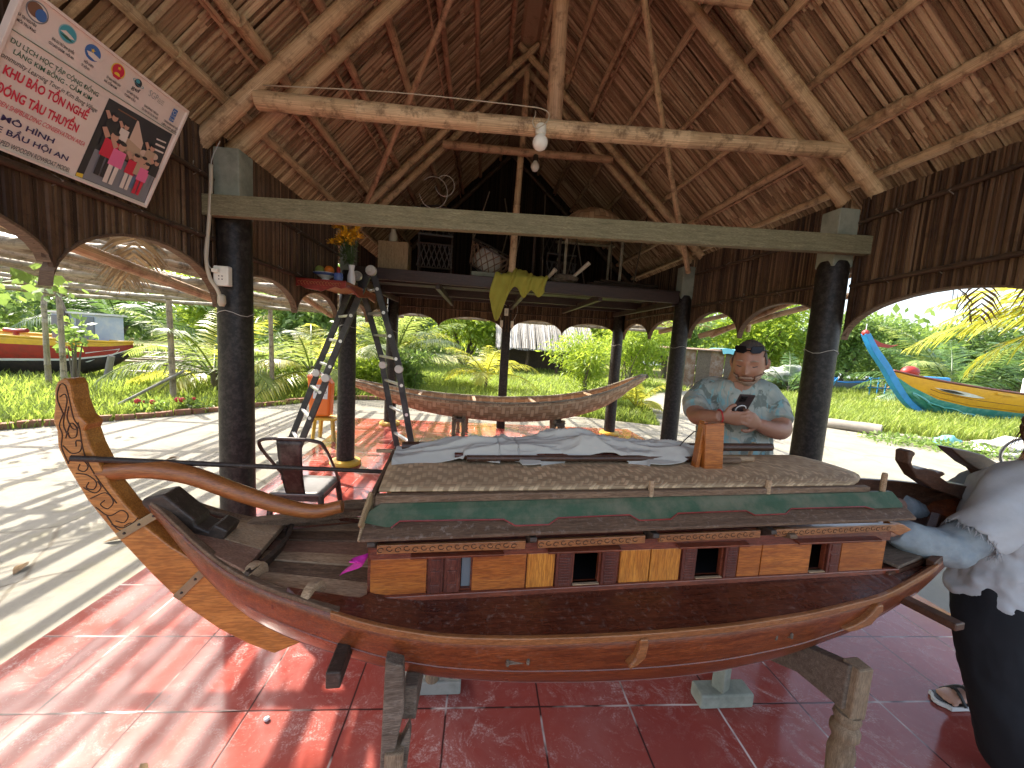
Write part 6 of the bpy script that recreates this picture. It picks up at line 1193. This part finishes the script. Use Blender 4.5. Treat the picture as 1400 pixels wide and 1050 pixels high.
for i in range(8): m = MB(); m.tube(sp([(19.5+.22*i, 17.6, .02), (19.7+.2*i+rp.uniform(-.3, .3), 17.6, .3), (19.9+.2*i+rp.uniform(-.6, .6), 17.7, rp.uniform(.3, .6))], 3), .03, 5); tag(m.build('bare_branch', 'plank_pale'), 'pale bare branch in the tangle beside the grey-blue rowing boat', 'branch', 'branches by the rowing boat')
lump('net_heap', (13.9, 16.4, .75), (1.15, .8, .55), 'net', 'heap of pale fishing net piled on the orange and blue rowing boat', 'net', .35, 8)
sh = thing('sheet_shed', 'low shed of rusty sheets with a turquoise tarp on its roof, behind the man', 'shed', (11.2, 18.4, 0))
for i in range(6): m = MB(); m.box((9.3+.72*i, 18+.05*(i % 2), .85), (.70, .03, 1.9)); m.build('wall_sheet', 'rust' if i % 2 else 'old_grey', sh)
m = MB(); m.box((11.1, 18.6, 1.83), (4.6, 1.6, .05), Matrix.Rotation(.05, 3, 'X')); m.build('roof', 'rust', sh); m = MB(); m.grid(lambda a, c: Vector((11.5+1.5*a, 17.7+1.2*c, 1.90+.04*math.sin(9*a)-(.25 if c < .1 else 0))), 12, 10); m.build('tarp', 'tarp_blue', sh, solid=.01)
# distant thatched hut behind the back arches
fh = thing('thatched_hut', 'low grey thatched hut on posts beyond the grass behind the back arches', 'hut', (3.4, 22, 0)); m = MB()
for s_ in (-1, 1):
    for k in range(240):
        x = .7+5.2*k/240; reed(m, (x+rp.uniform(-.03, .03), 22, 3.1), (x+rp.uniform(-.08, .08), 22+s_*2.2, 1.28+rp.uniform(-.08, .05)), Vector((1, 0, 0)), Vector((0, s_*.6, .8)), .026, 2, .02)
m.build('roof', 'thatch_grey', fh, fixn=False)
for x in (1.0, 2.4, 4.0, 5.6):
    for y in (20.4, 23.6): m = MB(); m.tube([(x, y, -.05), (x, y, 1.5)], .08, 8); m.build('post', 'bamboo_dark', fh, smooth=60)
m = MB(); m.box((3.3, 23.4, .6), (4.6, .06, 1.2)); m.build('back_wall', 'bamboo_dark', fh)
# blue railing and river behind the blue prow
flat('river', [(22, 24.5), (80, 24), (120, 60), (20, 60)], -.03, 'chair_seat')
rl2 = thing('blue_railing', 'low blue railing standing behind the blue prow', 'railing', (20.2, 17, 0))
for i in range(9): m = MB(); m.tube([(18.6+.4*i, 17, -.05), (18.6+.4*i, 17, 1.0)], .03, 6); m.build('upright', 'blue_paint', rl2)
for z in (.95, .5): m = MB(); m.tube([(18.5, 17, z), (21.9, 17, z)], .03, 6); m.build('rail', 'blue_paint', rl2)

# dry leaves blown onto the yard and floor
for x, y, a, lbl in ((-2.53, 2.80, .4, 'curled dry leaf on the pale cement just left of the rudder'), (-2.76, 2.45, 1.9, 'small dry leaf on the cement near the left edge of the tiles'), (-1.10, 1.28, 2.6, 'dark dry leaf on the sunlit red tiles under the rudder'), (-3.5, 4.6, .9, 'dry leaf on the striped cement beyond the rudder top')):
    m = MB(); ca, sa = math.cos(a), math.sin(a); L = .06 if x < -2 else .025
    m.grid(lambda p, q: (lambda u, v: Vector((x+u*ca-v*sa, y+u*sa+v*ca, .004+(.018 if L > .03 else .004)*(v/L*2)**2-(0.018 if x < -2.1 else 0)+.012*p*(L > .03))))((p-.5)*L*2, (q-.5)*L*.9*math.sin(math.pi*min(.97, max(.03, p)))), 8, 4); tag(m.build('dry_leaf', 'frond_dry', smooth=True, solid=.001), lbl, 'leaf')
m = MB(); m.ball((-.778, 1.447, .008), (.012, .010, .008), 10, 8, lambda d: 1+.3*mnoise.noise(d*3)); tag(m.build('pebble', 'white_paint', smooth=True), 'tiny white pebble on the red tiles left of the forked trestle', 'pebble')
# ------------------------------------------------------------------ people
mat_plain('skin', (.36, .17, .105), .5, var=.18, scale=30, bump=.15)
mat_plain('skin_pale', (.55, .31, .22), .5, var=.12, scale=30)
mat_plain('hair_grey', (.40, .27, .20), .8, var=.4, scale=80, bump=.6)
mat_plain('mouth_skin', (.30, .11, .075), .5)
mat_plain('hair_dark', (.075, .06, .052), .6, var=.4, scale=80, bump=.6)
mat_plain('hair_brown', (.14, .065, .03), .6, var=.5, scale=60, bump=.6)
mat_plain('lens_black', (.006, .005, .006), .3, spec=.3)
mat_plain('phone_case', (.05, .035, .035), .35)
mat_plain('phone_ring', (.75, .74, .72), .3)
mat_plain('shorts', (.12, .12, .13), .8)
mat_plain('trouser_black', (.010, .010, .013), .75, var=.3, scale=6, spec=.25)
mat_plain('denim', (.30, .345, .365), .85, var=.35, scale=55, bump=.5, spec=.15, dirt=(.17, .22, .27), dirtamt=.5)
mat_plain('denim_pale', (.44, .45, .46), .9, var=.2, scale=30, bump=.5, spec=.15, dirt=(.45, .48, .52), dirtamt=.4)
mat_plain('pink_sandal', (.75, .18, .28), .6)
g = G('aloha'); P = g.obj(); n = g.noise(P, 7, 3)
c = g.mix(g.ramp(n, [(.4, 0.), (.6, 1.)]), (.26, .31, .29), (.42, .42, .36))
lv = g.noise(g.mp(P, (1, 1, .8), rot=(0, 0, .5)), 11, 3, .6, 1.0); c = g.mix(g.ramp(lv, [(.53, 0.), (.57, .85)]), c, (.13, .15, .13))
l2 = g.noise(g.mp(P, (1, 1, .6), loc=(5, 2, 1)), 11, 3, .6, 2.2); c = g.mix(g.ramp(l2, [(.56, 0.), (.62, .8)]), c, (.20, .40, .43))
l3 = g.ramp(g.n('ShaderNodeTexWave', {'Vector': P, 'Scale': 7., 'Distortion': 14., 'Detail': 2.}).outputs[1], [(.93, 0.), (.98, .4)]); c = g.mix(l3, c, (.22, .26, .25))
M['aloha'] = g.fin(c, .8, g.bump(g.noise(P, 14, 4), .3, .01), spec=.15)
def ell(m, rings, n=20):             # loft through rings (centre, rx vector, ry vector)
    b = len(m.v)
    for c, ax, ay in rings:
        for k in range(n): a = 2*math.pi*k/n; m.v.append(tuple(Vector(c)+Vector(ax)*math.cos(a)+Vector(ay)*math.sin(a)))
    for i in range(len(rings)-1):
        for k in range(n): k2 = (k+1) % n; m.face([b+i*n+k, b+i*n+k2, b+(i+1)*n+k2, b+(i+1)*n+k])
    m.face([b+k for k in range(n)][::-1]); m.face([b+(len(rings)-1)*n+k for k in range(n)]); return m
def fused(m, name, mat, parent, vox=.006, sm=6):
    o = m.build(name, mat, parent, smooth=True); d = o.modifiers.new('fuse', 'REMESH'); d.mode = 'VOXEL'; d.voxel_size = vox; d.use_smooth_shade = True
    if sm: d = o.modifiers.new('smooth', 'SMOOTH'); d.iterations = sm; d.factor = .5
    return o
def head(m, c, yw, pt, s=1., roll_=0.):
    """head centred at c, face along -Y turned by yw, pitched down by pt; s = half height / .118"""
    rot = Matrix.Rotation(yw, 3, 'Z') @ Matrix.Rotation(roll_, 3, 'Y') @ Matrix.Rotation(pt, 3, 'X'); c = Vector(c); b = len(m.v); nu, nv = 40, 32
    def q(d):
        x, y, z = d; f = max(0, -y)
        px = x*.077*(1-.22*max(0, -z)**1.5); py = y*.096; pz = z*.118
        py -= f**3*.004; g_ = lambda ax, az, sx, sz: math.exp(-((px-ax)/sx)**2-((pz-az)/sz)**2)*(1 if y < 0 else 0)
        py -= .027*g_(0, -.026, .013, .012)+.018*g_(0, -.005, .009, .024)+.006*g_(0, .033, .05, .010)     # nose tip, bridge, brow
        py += .011*g_(.032, .010, .016, .010)+.011*g_(-.032, .010, .016, .010)                            # eye sockets
        py -= .007*g_(0, -.060, .022, .006)+.007*g_(0, -.072, .018, .006)-.004*g_(0, -.066, .024, .003)+.010*g_(0, -.098, .022, .016)  # lips and chin
        py -= .006*g_(.045, -.028, .02, .02)+.006*g_(-.045, -.028, .02, .02)
        return c+rot @ (Vector((px, py, pz))*s)
    for j in range(1, nv):
        for i in range(nu):
            th = math.pi*j/nv; ph = 2*math.pi*i/nu; m.v.append(tuple(q(Vector((math.sin(th)*math.cos(ph), math.sin(th)*math.sin(ph), math.cos(th))))))
    m.v.append(tuple(q(Vector((0, 0, 1))))); m.v.append(tuple(q(Vector((0, 0, -1))))); T = len(m.v)-2
    for j in range(nv-2):
        for i in range(nu): i2 = (i+1) % nu; m.face([b+j*nu+i, b+(j+1)*nu+i, b+(j+1)*nu+i2, b+j*nu+i2])
    for i in range(nu): i2 = (i+1) % nu; m.face([T, b+i, b+i2]); m.face([T+1, b+(nv-2)*nu+i2, b+(nv-2)*nu+i])
    for sg in (-1, 1):               # ears
        e = c+rot @ (Vector((sg*.080, .012, -.004))*s); m.ball(e, (.012*s, .020*s, .032*s), 10, 8)
    return lambda x, y, z: c+rot @ (Vector((x, y, z))*s)
def limb(m, pts, rads, n=14): m.tube(sp(pts, 6), [lerp(list(zip([i*6 for i in range(len(pts))], rads)), k) for k in range((len(pts)-1)*6+1)], n)
def hand(m, wrist, palm_end, normal, thumb_side, curl, spread=1., s=1., fl=(.070, .080, .075, .058)):
    """palm from wrist to knuckles, four curled fingers and a thumb"""
    w_ = Vector(wrist); k = Vector(palm_end); d = (k-w_).normalized(); nrm = Vector(normal).normalized(); sd_ = d.cross(nrm).normalized()*thumb_side
    ell(m, [(w_, sd_*.027*s, nrm*.020*s), (w_.lerp(k, .4), sd_*.036*s, nrm*.017*s), (w_.lerp(k, .8), sd_*.042*s, nrm*.015*s), (k, sd_*.040*s, nrm*.011*s)], 14)
    for i, L in enumerate(fl):
        p = k+sd_*(.031-.0205*i)*s-d*.004*abs(i-1); pts = [p-d*.012, p]; a = .0; dd = d+sd_*(.10-.07*i)*spread; dd.normalize()
        for j, f in enumerate((.45, .32, .23)):
            a += curl*(.75, 1., .8)[j]*(1+.08*i); p = p+(dd*math.cos(a)+nrm*math.sin(a))*L*f*s; pts.append(p)
        m.tube(sp(pts, 4), [.0092*s*(1-.22*t/16) for t in range(17)], 8)
    p = w_.lerp(k, .25)+sd_*.030*s; q1 = p+(sd_*.75+d*.55+nrm*.35).normalized()*.034*s; q2 = q1+(d*.8+nrm*.5+sd_*.15).normalized()*.028*s; m.tube(sp([p-sd_*.012, p, q1, q2], 4), [.0125*s-.003*s*t/12 for t in range(13)], 8)
# --- the man with the phone
man = thing('person', 'man in a pale leaf-print shirt, sunglasses pushed up, looking down at a phone', 'person', (1.44, 2.05, 0))
body = MB(); HC = (1.40, 1.925, 1.530); hp = head(body, HC, R(-42), R(17), .99)
ell(body, [((1.405, 2.00, 1.36), (.085, 0, 0), (0, .075, 0)), ((1.404, 1.985, 1.42), (.066, 0, 0), (0, .066, 0)), ((1.402, 1.965, 1.47), (.062, 0, 0), (0, .064, 0)), ((1.402, 1.955, 1.52), (.06, 0, 0), (0, .062, 0))], 18)
ell(body, [((1.44, 2.06, .84), (0.127, -0.062, 0), (0.057, 0.117, 0)), ((1.44, 2.02, 1.0), (0.142, -0.069, 0), (0.070, 0.144, 0)), ((1.42, 2.02, 1.2), (0.134, -0.066, 0), (0.057, 0.117, 0)), ((1.41, 2.03, 1.36), (0.127, -0.062, 0), (0.039, 0.081, 0)), ((1.405, 2.02, 1.42), (0.067, -0.032, 0), (0.031, 0.063, 0))], 22)
RW, LW = (1.178, 1.772, 1.262), (1.375, 1.775, 1.232)
limb(body, [(1.295, 2.09, 1.372), (1.225, 2.07, 1.30), (1.175, 1.98, 1.230), (1.155, 1.87, 1.240), RW], [.058, .055, .047, .042, .029])
limb(body, [(1.53, 1.97, 1.385), (1.56, 1.91, 1.29), (1.548, 1.83, 1.205), (1.47, 1.79, 1.205), LW], [.058, .056, .049, .044, .030])
hand(body, (1.178, 1.772, 1.262), (1.252, 1.735, 1.262), (.25, .75, .25), 1, .62, .6, .98)
hand(body, (1.375, 1.775, 1.232), (1.300, 1.735, 1.262), (-.25, .7, .1), 1, .55, .6, .98)
for sx in (-1, 1): limb(body, [(1.44+sx*.09, 2.06, .86), (1.44+sx*.11, 2.05, .5), (1.44+sx*.12, 2.08, .10)], [.09, .062, .042]); ell(body, [((1.44+sx*.12, 2.10, .05), (.04, 0, 0), (0, .05, 0)), ((1.44+sx*.125, 2.0, .03), (.045, 0, 0), (0, 0, .028)), ((1.44+sx*.13, 1.92, .025), (.03, 0, 0), (0, 0, .018))], 12)
bo = fused(body, 'body', 'skin', man, .0055, 4)
m = MB()                             # shirt: trunk and wide short sleeves
ell(m, [((1.44, 2.05, .80), (0.175, -0.085, 0), (0.083, 0.171, 0)), ((1.445, 2.03, .95), (0.175, -0.085, 0), (0.088, 0.180, 0)), ((1.43, 2.02, 1.10), (0.173, -0.085, 0), (0.081, 0.166, 0)), ((1.415, 2.02, 1.24), (0.168, -0.082, 0), (0.068, 0.139, 0)), ((1.41, 2.025, 1.34), (0.166, -0.081, 0), (0.053, 0.110, 0)), ((1.408, 2.025, 1.395), (0.138, -0.067, 0), (0.044, 0.090, 0)), ((1.406, 2.015, 1.432), (0.078, -0.038, 0), (0.034, 0.070, 0))], 28)
for sg, a, b, e in ((-1, (1.295, 2.09, 1.365), (1.222, 2.07, 1.298), (1.172, 1.985, 1.245)), (1, (1.53, 1.97, 1.378), (1.565, 1.91, 1.29), (1.55, 1.845, 1.22))):
    A_, B_, E_ = Vector(a), Vector(b), Vector(e); m.tube(sp([A_-Vector((sg*.055, -sg*.03, 0)), A_, B_, B_.lerp(E_, .85)], 6), [.066+.006*t/18 for t in range(19)], 18)
so_ = fused(m, 'shirt', 'aloha', man, .008, 6); d = so_.modifiers.new('folds', 'DISPLACE'); tx = bpy.data.textures.new('folds', 'CLOUDS'); tx.noise_scale = .09; tx.noise_depth = 2; d.texture = tx; d.strength = .022; d.mid_level = .5
m = MB(); RZ = Matrix.Rotation(R(-30), 3, 'Z')
def rq(x, y, z): return Vector((1.405, 2.0, 0))+RZ @ Vector((x-1.405, y-2.0, z))
for sg in (-1, 1): m.prism([(0, 0), (.055, -.02), (.075, -.085), (.03, -.055)], lambda x, y, t: rq(1.404+sg*(.030+x), 1.925+.055*(1-x*6)+t+x*.25, 1.432+y), 0, .008)
m.prism([(-.028, 0), (.028, 0), (.004, -.10)], lambda x, y, t: rq(1.404+x, 1.916-.30*y*.12+t, 1.425+y), .0, .004); m.mi[-5:] = [1]*5; m.build('collar', ['aloha', 'skin'], so_)
m = MB(); ell(m, [((1.44, 2.06, .86), (.20, 0, 0), (0, .16, 0)), ((1.44, 2.06, .70), (.205, 0, 0), (0, .16, 0)), ((1.44, 2.06, .55), (.21, 0, 0), (0, .13, 0))], 22); m.build('shorts', 'shorts', man, smooth=True)
for sx in (-1, 1): m = MB(); ell(m, [((1.44+sx*.12, 2.13, .03), (.03, 0, 0), (0, 0, .03)), ((1.44+sx*.122, 2.06, .035), (.045, 0, 0), (0, 0, .04)), ((1.44+sx*.13, 1.93, .022), (.045, 0, 0), (0, 0, .026)), ((1.44+sx*.13, 1.87, .018), (.02, 0, 0), (0, 0, .018))], 12); m.build('shoe', 'trouser_black', man, smooth=True)
def shell(m, hp, test, off, s=1., nz=.0):
    N = 48; b = len(m.v); idx = {}
    for j in range(N+1):
        for i in range(N):
            th = math.pi*j/N; ph = 2*math.pi*i/N; x, y, z = math.sin(th)*math.cos(ph), math.sin(th)*math.sin(ph), math.cos(th)
            k = 1+off+nz*mnoise.noise(Vector((x*9, y*9, z*9))); m.v.append(tuple(hp(x*.077*(1-.22*max(0, -z)**1.5)*k, y*.096*k-max(0, -y)**3*.004-(.006 if z < -.3 and y < 0 else 0), z*.118*k)))
    for j in range(N):
        for i in range(N):
            th = math.pi*(j+.5)/N; ph = 2*math.pi*(i+.5)/N
            if test(math.sin(th)*math.cos(ph), math.sin(th)*math.sin(ph), math.cos(th)): i2 = (i+1) % N; m.face([b+j*N+i, b+j*N+i2, b+(j+1)*N+i2, b+(j+1)*N+i])
m = MB(); shell(m, hp, lambda x, y, z: (z > .62 and y > -.62) or (z > .05 and y > .12 and abs(x) < .99) or (z > .0 and abs(x) > .86 and y > -.3), .035, 1, .03); m.build('hair', 'hair_dark', man, smooth=True, solid=.004)
m = MB(); shell(m, hp, lambda x, y, z: (z < -.66 and y < .10) or (z < -.40 and abs(x) > .55 and y < .1) or (-.50 < z < -.38 and abs(x) < .40 and y < -.5), .045, 1, .02); m.build('beard', 'hair_grey', man, smooth=True, solid=.004)
for sg in (-1, 1):
    m = MB(); m.tube([hp(sg*.018, -.096, .036), hp(sg*.034, -.094, .040), hp(sg*.050, -.084, .035)], [.003, .004, .0025], 6); m.build('eyebrow', 'hair_grey', man, smooth=True)
    m = MB(); m.tube([hp(sg*.019, -.087, .008), hp(sg*.032, -.088, .0045), hp(sg*.046, -.080, .008)], .0022, 6); m.build('eyelid', 'hair_dark', man, smooth=True)
m = MB(); m.tube([hp(-.020, -.094, -.064), hp(0, -.099, -.0635), hp(.020, -.094, -.064)], .0022, 6); m.build('mouth', 'mouth_skin', man, smooth=True)
sg_ = MB()
for sx in (-1, 1): sg_.prism([(.006, -.010), (.012, .016), (.060, .018), (.066, -.002), (.052, -.020), (.020, -.022)], lambda x, y, t: hp(sx*x, -.073-t+.012*(x/.06)**2+y*.55, .094+y*.85), 0, .005)
sl2 = sg_.build('sunglasses', 'lens_black', man, bevel=.002); m = MB(); m.tube([hp(-.066, -.07, .09), hp(-.074, .0, .072), hp(-.074, .05, .055)], .003, 5); m.tube([hp(.066, -.07, .09), hp(.074, .0, .072), hp(.074, .05, .055)], .003, 5); m.tube([hp(-.012, -.083, .092), hp(.012, -.083, .092)], .003, 5); m.build('temple', 'lens_black', sl2)
m = MB(); m.tube([Vector((1.170, 1.782, 1.262))+Vector((.008, 0, 0))+(Vector((0, .6, .3)).normalized()*math.cos(a)+Vector((-.1, -.3, .95)).normalized()*math.sin(a))*.031 for a in [k*math.pi/8 for k in range(17)]], .004, 5, False); m.build('red_bracelet', 'flower_red', man, smooth=True)
ph_ = thing('phone', 'dark smartphone with a pale ring on its back held up by the man', 'phone', (1.272, 1.765, 1.30)); pr = Matrix.Rotation(R(-3), 3, 'Z') @ Matrix.Rotation(R(32), 3, 'X')
def pq(x, y, z): return Vector((1.268, 1.762, 1.318))+pr @ Vector((x, y, z))
m = MB(); m.box(pq(0, 0, 0), (.075, .010, .150), pr); m.build('case', 'phone_case', ph_, bevel=.004); m = MB(); m.tube([pq(.024*math.cos(a), -.0065, -.012+.024*math.sin(a)) for a in [k*math.pi/10 for k in range(21)]], .0028, 5, False); m.build('ring', 'phone_ring', ph_)
m = MB(); m.box(pq(-.016, -.0065, .052), (.034, .004, .034), pr); cb = m.build('camera_bump', 'black', ph_, bevel=.003); m = MB()
for x, z in ((-.024, .060), (-.024, .044), (-.009, .052)): m.lathe([(.006, 0), (.006, .002)], pq(x, -.008, z), 10, pr @ Matrix.Rotation(R(90), 3, 'X'))
m.build('lenses', 'lens_black', cb)
# --- the woman reaching into the boat's bow
wo = thing('person', 'woman in a frayed pale denim jacket and black trousers reaching to the boat', 'person', (2.26, 1.38, 0))
b = MB(); WH = (2.07, 1.20, 1.345); wp = head(b, WH, R(-75), R(35), .94)
ell(b, [((2.14, 1.30, 1.12), (.07, 0, 0), (0, .06, 0)), ((2.11, 1.26, 1.22), (.05, 0, 0), (0, .05, 0)), ((2.09, 1.22, 1.31), (.05, 0, 0), (0, .05, 0))], 14)
ell(b, [((2.15, 1.32, .66), (.10, 0, 0), (0, .08, 0)), ((2.15, 1.32, .85), (.10, 0, 0), (0, .085, 0)), ((2.14, 1.32, 1.05), (.13, 0, 0), (0, .11, 0)), ((2.13, 1.31, 1.14), (.08, 0, 0), (0, .09, 0))], 18)
limb(b, [(2.00, 1.24, 1.12), (1.88, 1.22, 1.0), (1.79, 1.24, .905), (1.66, 1.27, .915), (1.565, 1.285, .945)], [.05, .045, .04, .035, .024])
hand(b, (1.565, 1.285, .945), (1.495, 1.295, .975), (.2, .5, -.8), 1, .35, .7, .85)
limb(b, [(2.24, 1.44, 1.10), (2.14, 1.52, .95), (2.02, 1.55, .90), (1.86, 1.50, .95), (1.78, 1.46, .98)], [.05, .045, .04, .035, .024])
hand(b, (1.78, 1.46, .98), (1.715, 1.44, 1.0), (.2, .2, -.9), -1, .4, .7, .85)
for x, y in ((2.375, 1.47), (2.12, 1.11)):
    limb(b, [(2.20 if x > 2.3 else 2.12, 1.34 if x > 2.3 else 1.27, .68), (x*.5+1.12, y*.5+.66, .4), (x+.03, y, .09)], [.07, .06, .036])
    ell(b, [((x+.06, y, .05), (0, .03, 0), (.03, 0, .01)), ((x, y, .055), (0, .034, 0), (0, 0, .035)), ((x-.08, y+.01, .038), (0, .042, 0), (0, 0, .020)), ((x-.125, y+.01, .032), (0, .040, 0), (0, 0, .012))], 12)
    for i in range(5): b.tube([(x-.11, y-.030+.016*i, .034), (x-.138-.006*math.sin(i*.9), y-.033+.017*i, .030)], [.008, .0072], 7)
fused(b, 'body', 'skin_pale', wo, .0055, 3)
m = MB(); ell(m, [((2.165, 1.31, .87), (.140, 0, 0), (0, .125, 0)), ((2.175, 1.31, .78), (.160, 0, 0), (0, .14, 0)), ((2.140, 1.285, .63), (.165, 0, 0), (0, .145, 0)), ((2.115, 1.25, .53), (.165, 0, 0), (0, .14, 0)), ((2.100, 1.21, .42), (.16, 0, 0), (0, .13, 0)), ((2.080, 1.16, .30), (.155, 0, 0), (0, .125, 0)), ((2.090, 1.12, .15), (.15, 0, 0), (0, .12, 0)), ((2.100, 1.11, .05), (.148, 0, 0), (0, .12, 0))], 30); ell(m, [((2.20, 1.33, .80), (.135, 0, 0), (0, .125, 0)), ((2.235, 1.34, .70), (.14, 0, 0), (0, .13, 0)), ((2.305, 1.38, .5), (.13, 0, 0), (0, .12, 0)), ((2.395, 1.44, .25), (.12, 0, 0), (0, .115, 0)), ((2.445, 1.475, .09), (.115, 0, 0), (0, .11, 0))], 24)
tr_ = m.build('trousers', 'trouser_black', wo, smooth=True, subsurf=1); d = tr_.modifiers.new('sub2', 'SUBSURF'); d.levels = 2; d.render_levels = 2; d = tr_.modifiers.new('folds', 'DISPLACE'); ty_ = bpy.data.textures.new('drape', 'CLOUDS'); ty_.noise_scale = .17; ty_.noise_depth = 3; d.texture = ty_; d.strength = .035; d.mid_level = .5
m = MB(); ell(m, [((2.165, 1.305, .655), (.185, 0, 0), (0, .15, 0)), ((2.16, 1.31, .82), (.155, 0, 0), (0, .145, 0)), ((2.15, 1.31, .98), (.155, 0, 0), (0, .145, 0)), ((2.14, 1.31, 1.10), (.145, 0, .0), (0, .14, 0)), ((2.13, 1.30, 1.175), (.10, 0, 0), (0, .09, 0))], 26)
jk = fused(m, 'jacket', 'denim_pale', wo, .008, 5); d = jk.modifiers.new('folds', 'DISPLACE'); d.texture = tx; d.strength = .055; d.mid_level = .5
for pts, rr, nm in (([(2.03, 1.25, 1.12), (1.91, 1.22, 1.01), (1.80, 1.235, .905), (1.71, 1.25, .905), (1.62, 1.27, .925), (1.585, 1.28, .94)], [.070, .070, .067, .061, .052, .047], 'sleeve'), ([(2.25, 1.44, 1.09), (2.14, 1.52, .96), (2.02, 1.55, .905), (1.86, 1.50, .95)], [.08, .08, .075, .06], 'sleeve')):
    m = MB(); limb(m, pts, rr, 20); sv = fused(m, nm, 'denim', wo, .008, 3); d = sv.modifiers.new('folds', 'DISPLACE'); d.texture = tx; d.strength = .032; d.mid_level = .45
rj = random.Random(6); m = MB()     # the frayed pale overlay over the shoulder and upper arm, with loose threads
cl_ = sp([(2.10, 1.27, 1.16), (2.02, 1.25, 1.11), (1.92, 1.22, 1.02), (1.84, 1.225, .945)], 6)
AN = 44; NR_ = 20; jag = [rj.uniform(-.05, .06)+(.05 if k % 5 == 0 else 0) for k in range(AN)]
def ovp(i, k):
    ang = 2*math.pi*k/AN; t = min(1., i/NR_*(1+jag[k]*(i/NR_)**3)); f = t*18; j = min(int(f), 17); p = cl_[j].lerp(cl_[j+1], f-j); tg = (cl_[j+1]-cl_[j]).normalized(); e1 = tg.cross(Vector((0, 1, 0))).normalized(); e2 = tg.cross(e1)
    r_ = (.088-.008*t)*(1+.05*math.sin(3*ang+7*t)+.035*math.sin(5*ang-11*t)+.02*math.sin(23*t)); return p+(e1*math.cos(ang)+e2*math.sin(ang))*r_
b0 = len(m.v)
for i in range(NR_+1):
    for k in range(AN): m.v.append(tuple(ovp(i, k)))
for i in range(NR_):
    for k in range(AN): k2 = (k+1) % AN; m.face([b0+i*AN+k, b0+i*AN+k2, b0+(i+1)*AN+k2, b0+(i+1)*AN+k])
ov = m.build('frayed_overlay', 'denim_pale', wo, smooth=True, solid=.004)
V = []; Fc = []
for i in range(220):
    k_ = rj.randrange(AN); p = ovp(NR_-rj.choice((0, 0, 1)), k_); d_ = (Vector((-.6, 0, -.5))+Vector((rj.uniform(-.5, .5), rj.uniform(-.5, .2), rj.uniform(-.7, .2)))).normalized()*rj.uniform(.008, .03); s_ = Vector((0, .2, 1)).cross(d_).normalized()*.0013; k = len(V); V += [p-s_, p+s_, p+d_+s_*.3, p+d_-s_*.3]; Fc.append((k, k+1, k+2, k+3))
npmesh('frayed_threads', [tuple(q) for q in V], Fc, np.zeros(len(Fc)), 'denim_pale', ov)['kind'] = 'stuff'
m = MB(); V = []; Fc = []
for i in range(90):
    a = rj.uniform(0, 6.28); x = 2.165+.184*math.cos(a); y = 1.30+.152*math.sin(a); k = len(V); L = rj.uniform(.004, .014); V += [Vector((x-.0015, y, .665)), Vector((x+.0015, y, .665)), Vector((x+rj.uniform(-.006, .006), y-.004, .660-L))]; Fc.append((k, k+1, k+2))
npmesh('hem_fringe', [tuple(q) for q in V], Fc, np.zeros(len(Fc)), 'denim_pale', jk)['kind'] = 'stuff'
m = MB(); shell(m, wp, lambda x, y, z: z > .55 or (y > -.15 and z > -.9), .10, 1, .10); ha = m.build('hair', 'hair_brown', wo, smooth=True, solid=.01)
V = []; Fc = []
for i in range(900):
    p = wp(rj.uniform(-.08, .08), rj.uniform(.02, .12), rj.uniform(-.10, .10)); d_ = Vector((rj.uniform(-.3, .3), rj.uniform(-.3, .3), -1)).normalized()*rj.uniform(.06, .20); s_ = Vector((1, rj.uniform(-1, 1), 0)).normalized()*.0022; k = len(V); V += [p-s_, p+s_, p+d_+s_*.4, p+d_-s_*.4]; Fc.append((k, k+1, k+2, k+3))
npmesh('hair_strands', [tuple(q) for q in V], Fc, np.zeros(len(Fc)), 'hair_brown', ha)['kind'] = 'stuff'
for x, y in ((2.375, 1.47), (2.12, 1.11)):
    m = MB(); m.prism([(x-.165+.02*abs(k)/3-(.012 if abs(k) < 2 else 0), y+.01+.016*k) for k in range(-3, 4)]+[(x+.085, y+.038), (x+.10, y), (x+.085, y-.036)], lambda a, c, t: Vector((a, c, t)), .002, .022); sd2 = m.build('sandal', 'white_paint', wo, bevel=.003)
    m = MB(); m.prism([(x-.155+.02*abs(k)/3-(.010 if abs(k) < 2 else 0), y+.01+.0145*k) for k in range(-3, 4)]+[(x+.08, y+.034), (x+.09, y), (x+.08, y-.032)], lambda a, c, t: Vector((a, c, t)), .0225, .026); m.build('insole', 'black', sd2)
    for q0, q1, q2 in (((x-.085, y-.045, .026), (x-.08, y+.005, .072), (x-.05, y+.06, .026)), ((x-.03, y-.043, .026), (x-.05, y+.005, .085), (x-.085, y+.058, .026)), ((x-.02, y-.04, .026), (x-.015, y, .098), (x-.01, y+.045, .026))): m = MB(); m.tube(sp([q0, q1, q2], 6), .007, 6, True, 1.); m.build('strap', 'black', sd2)
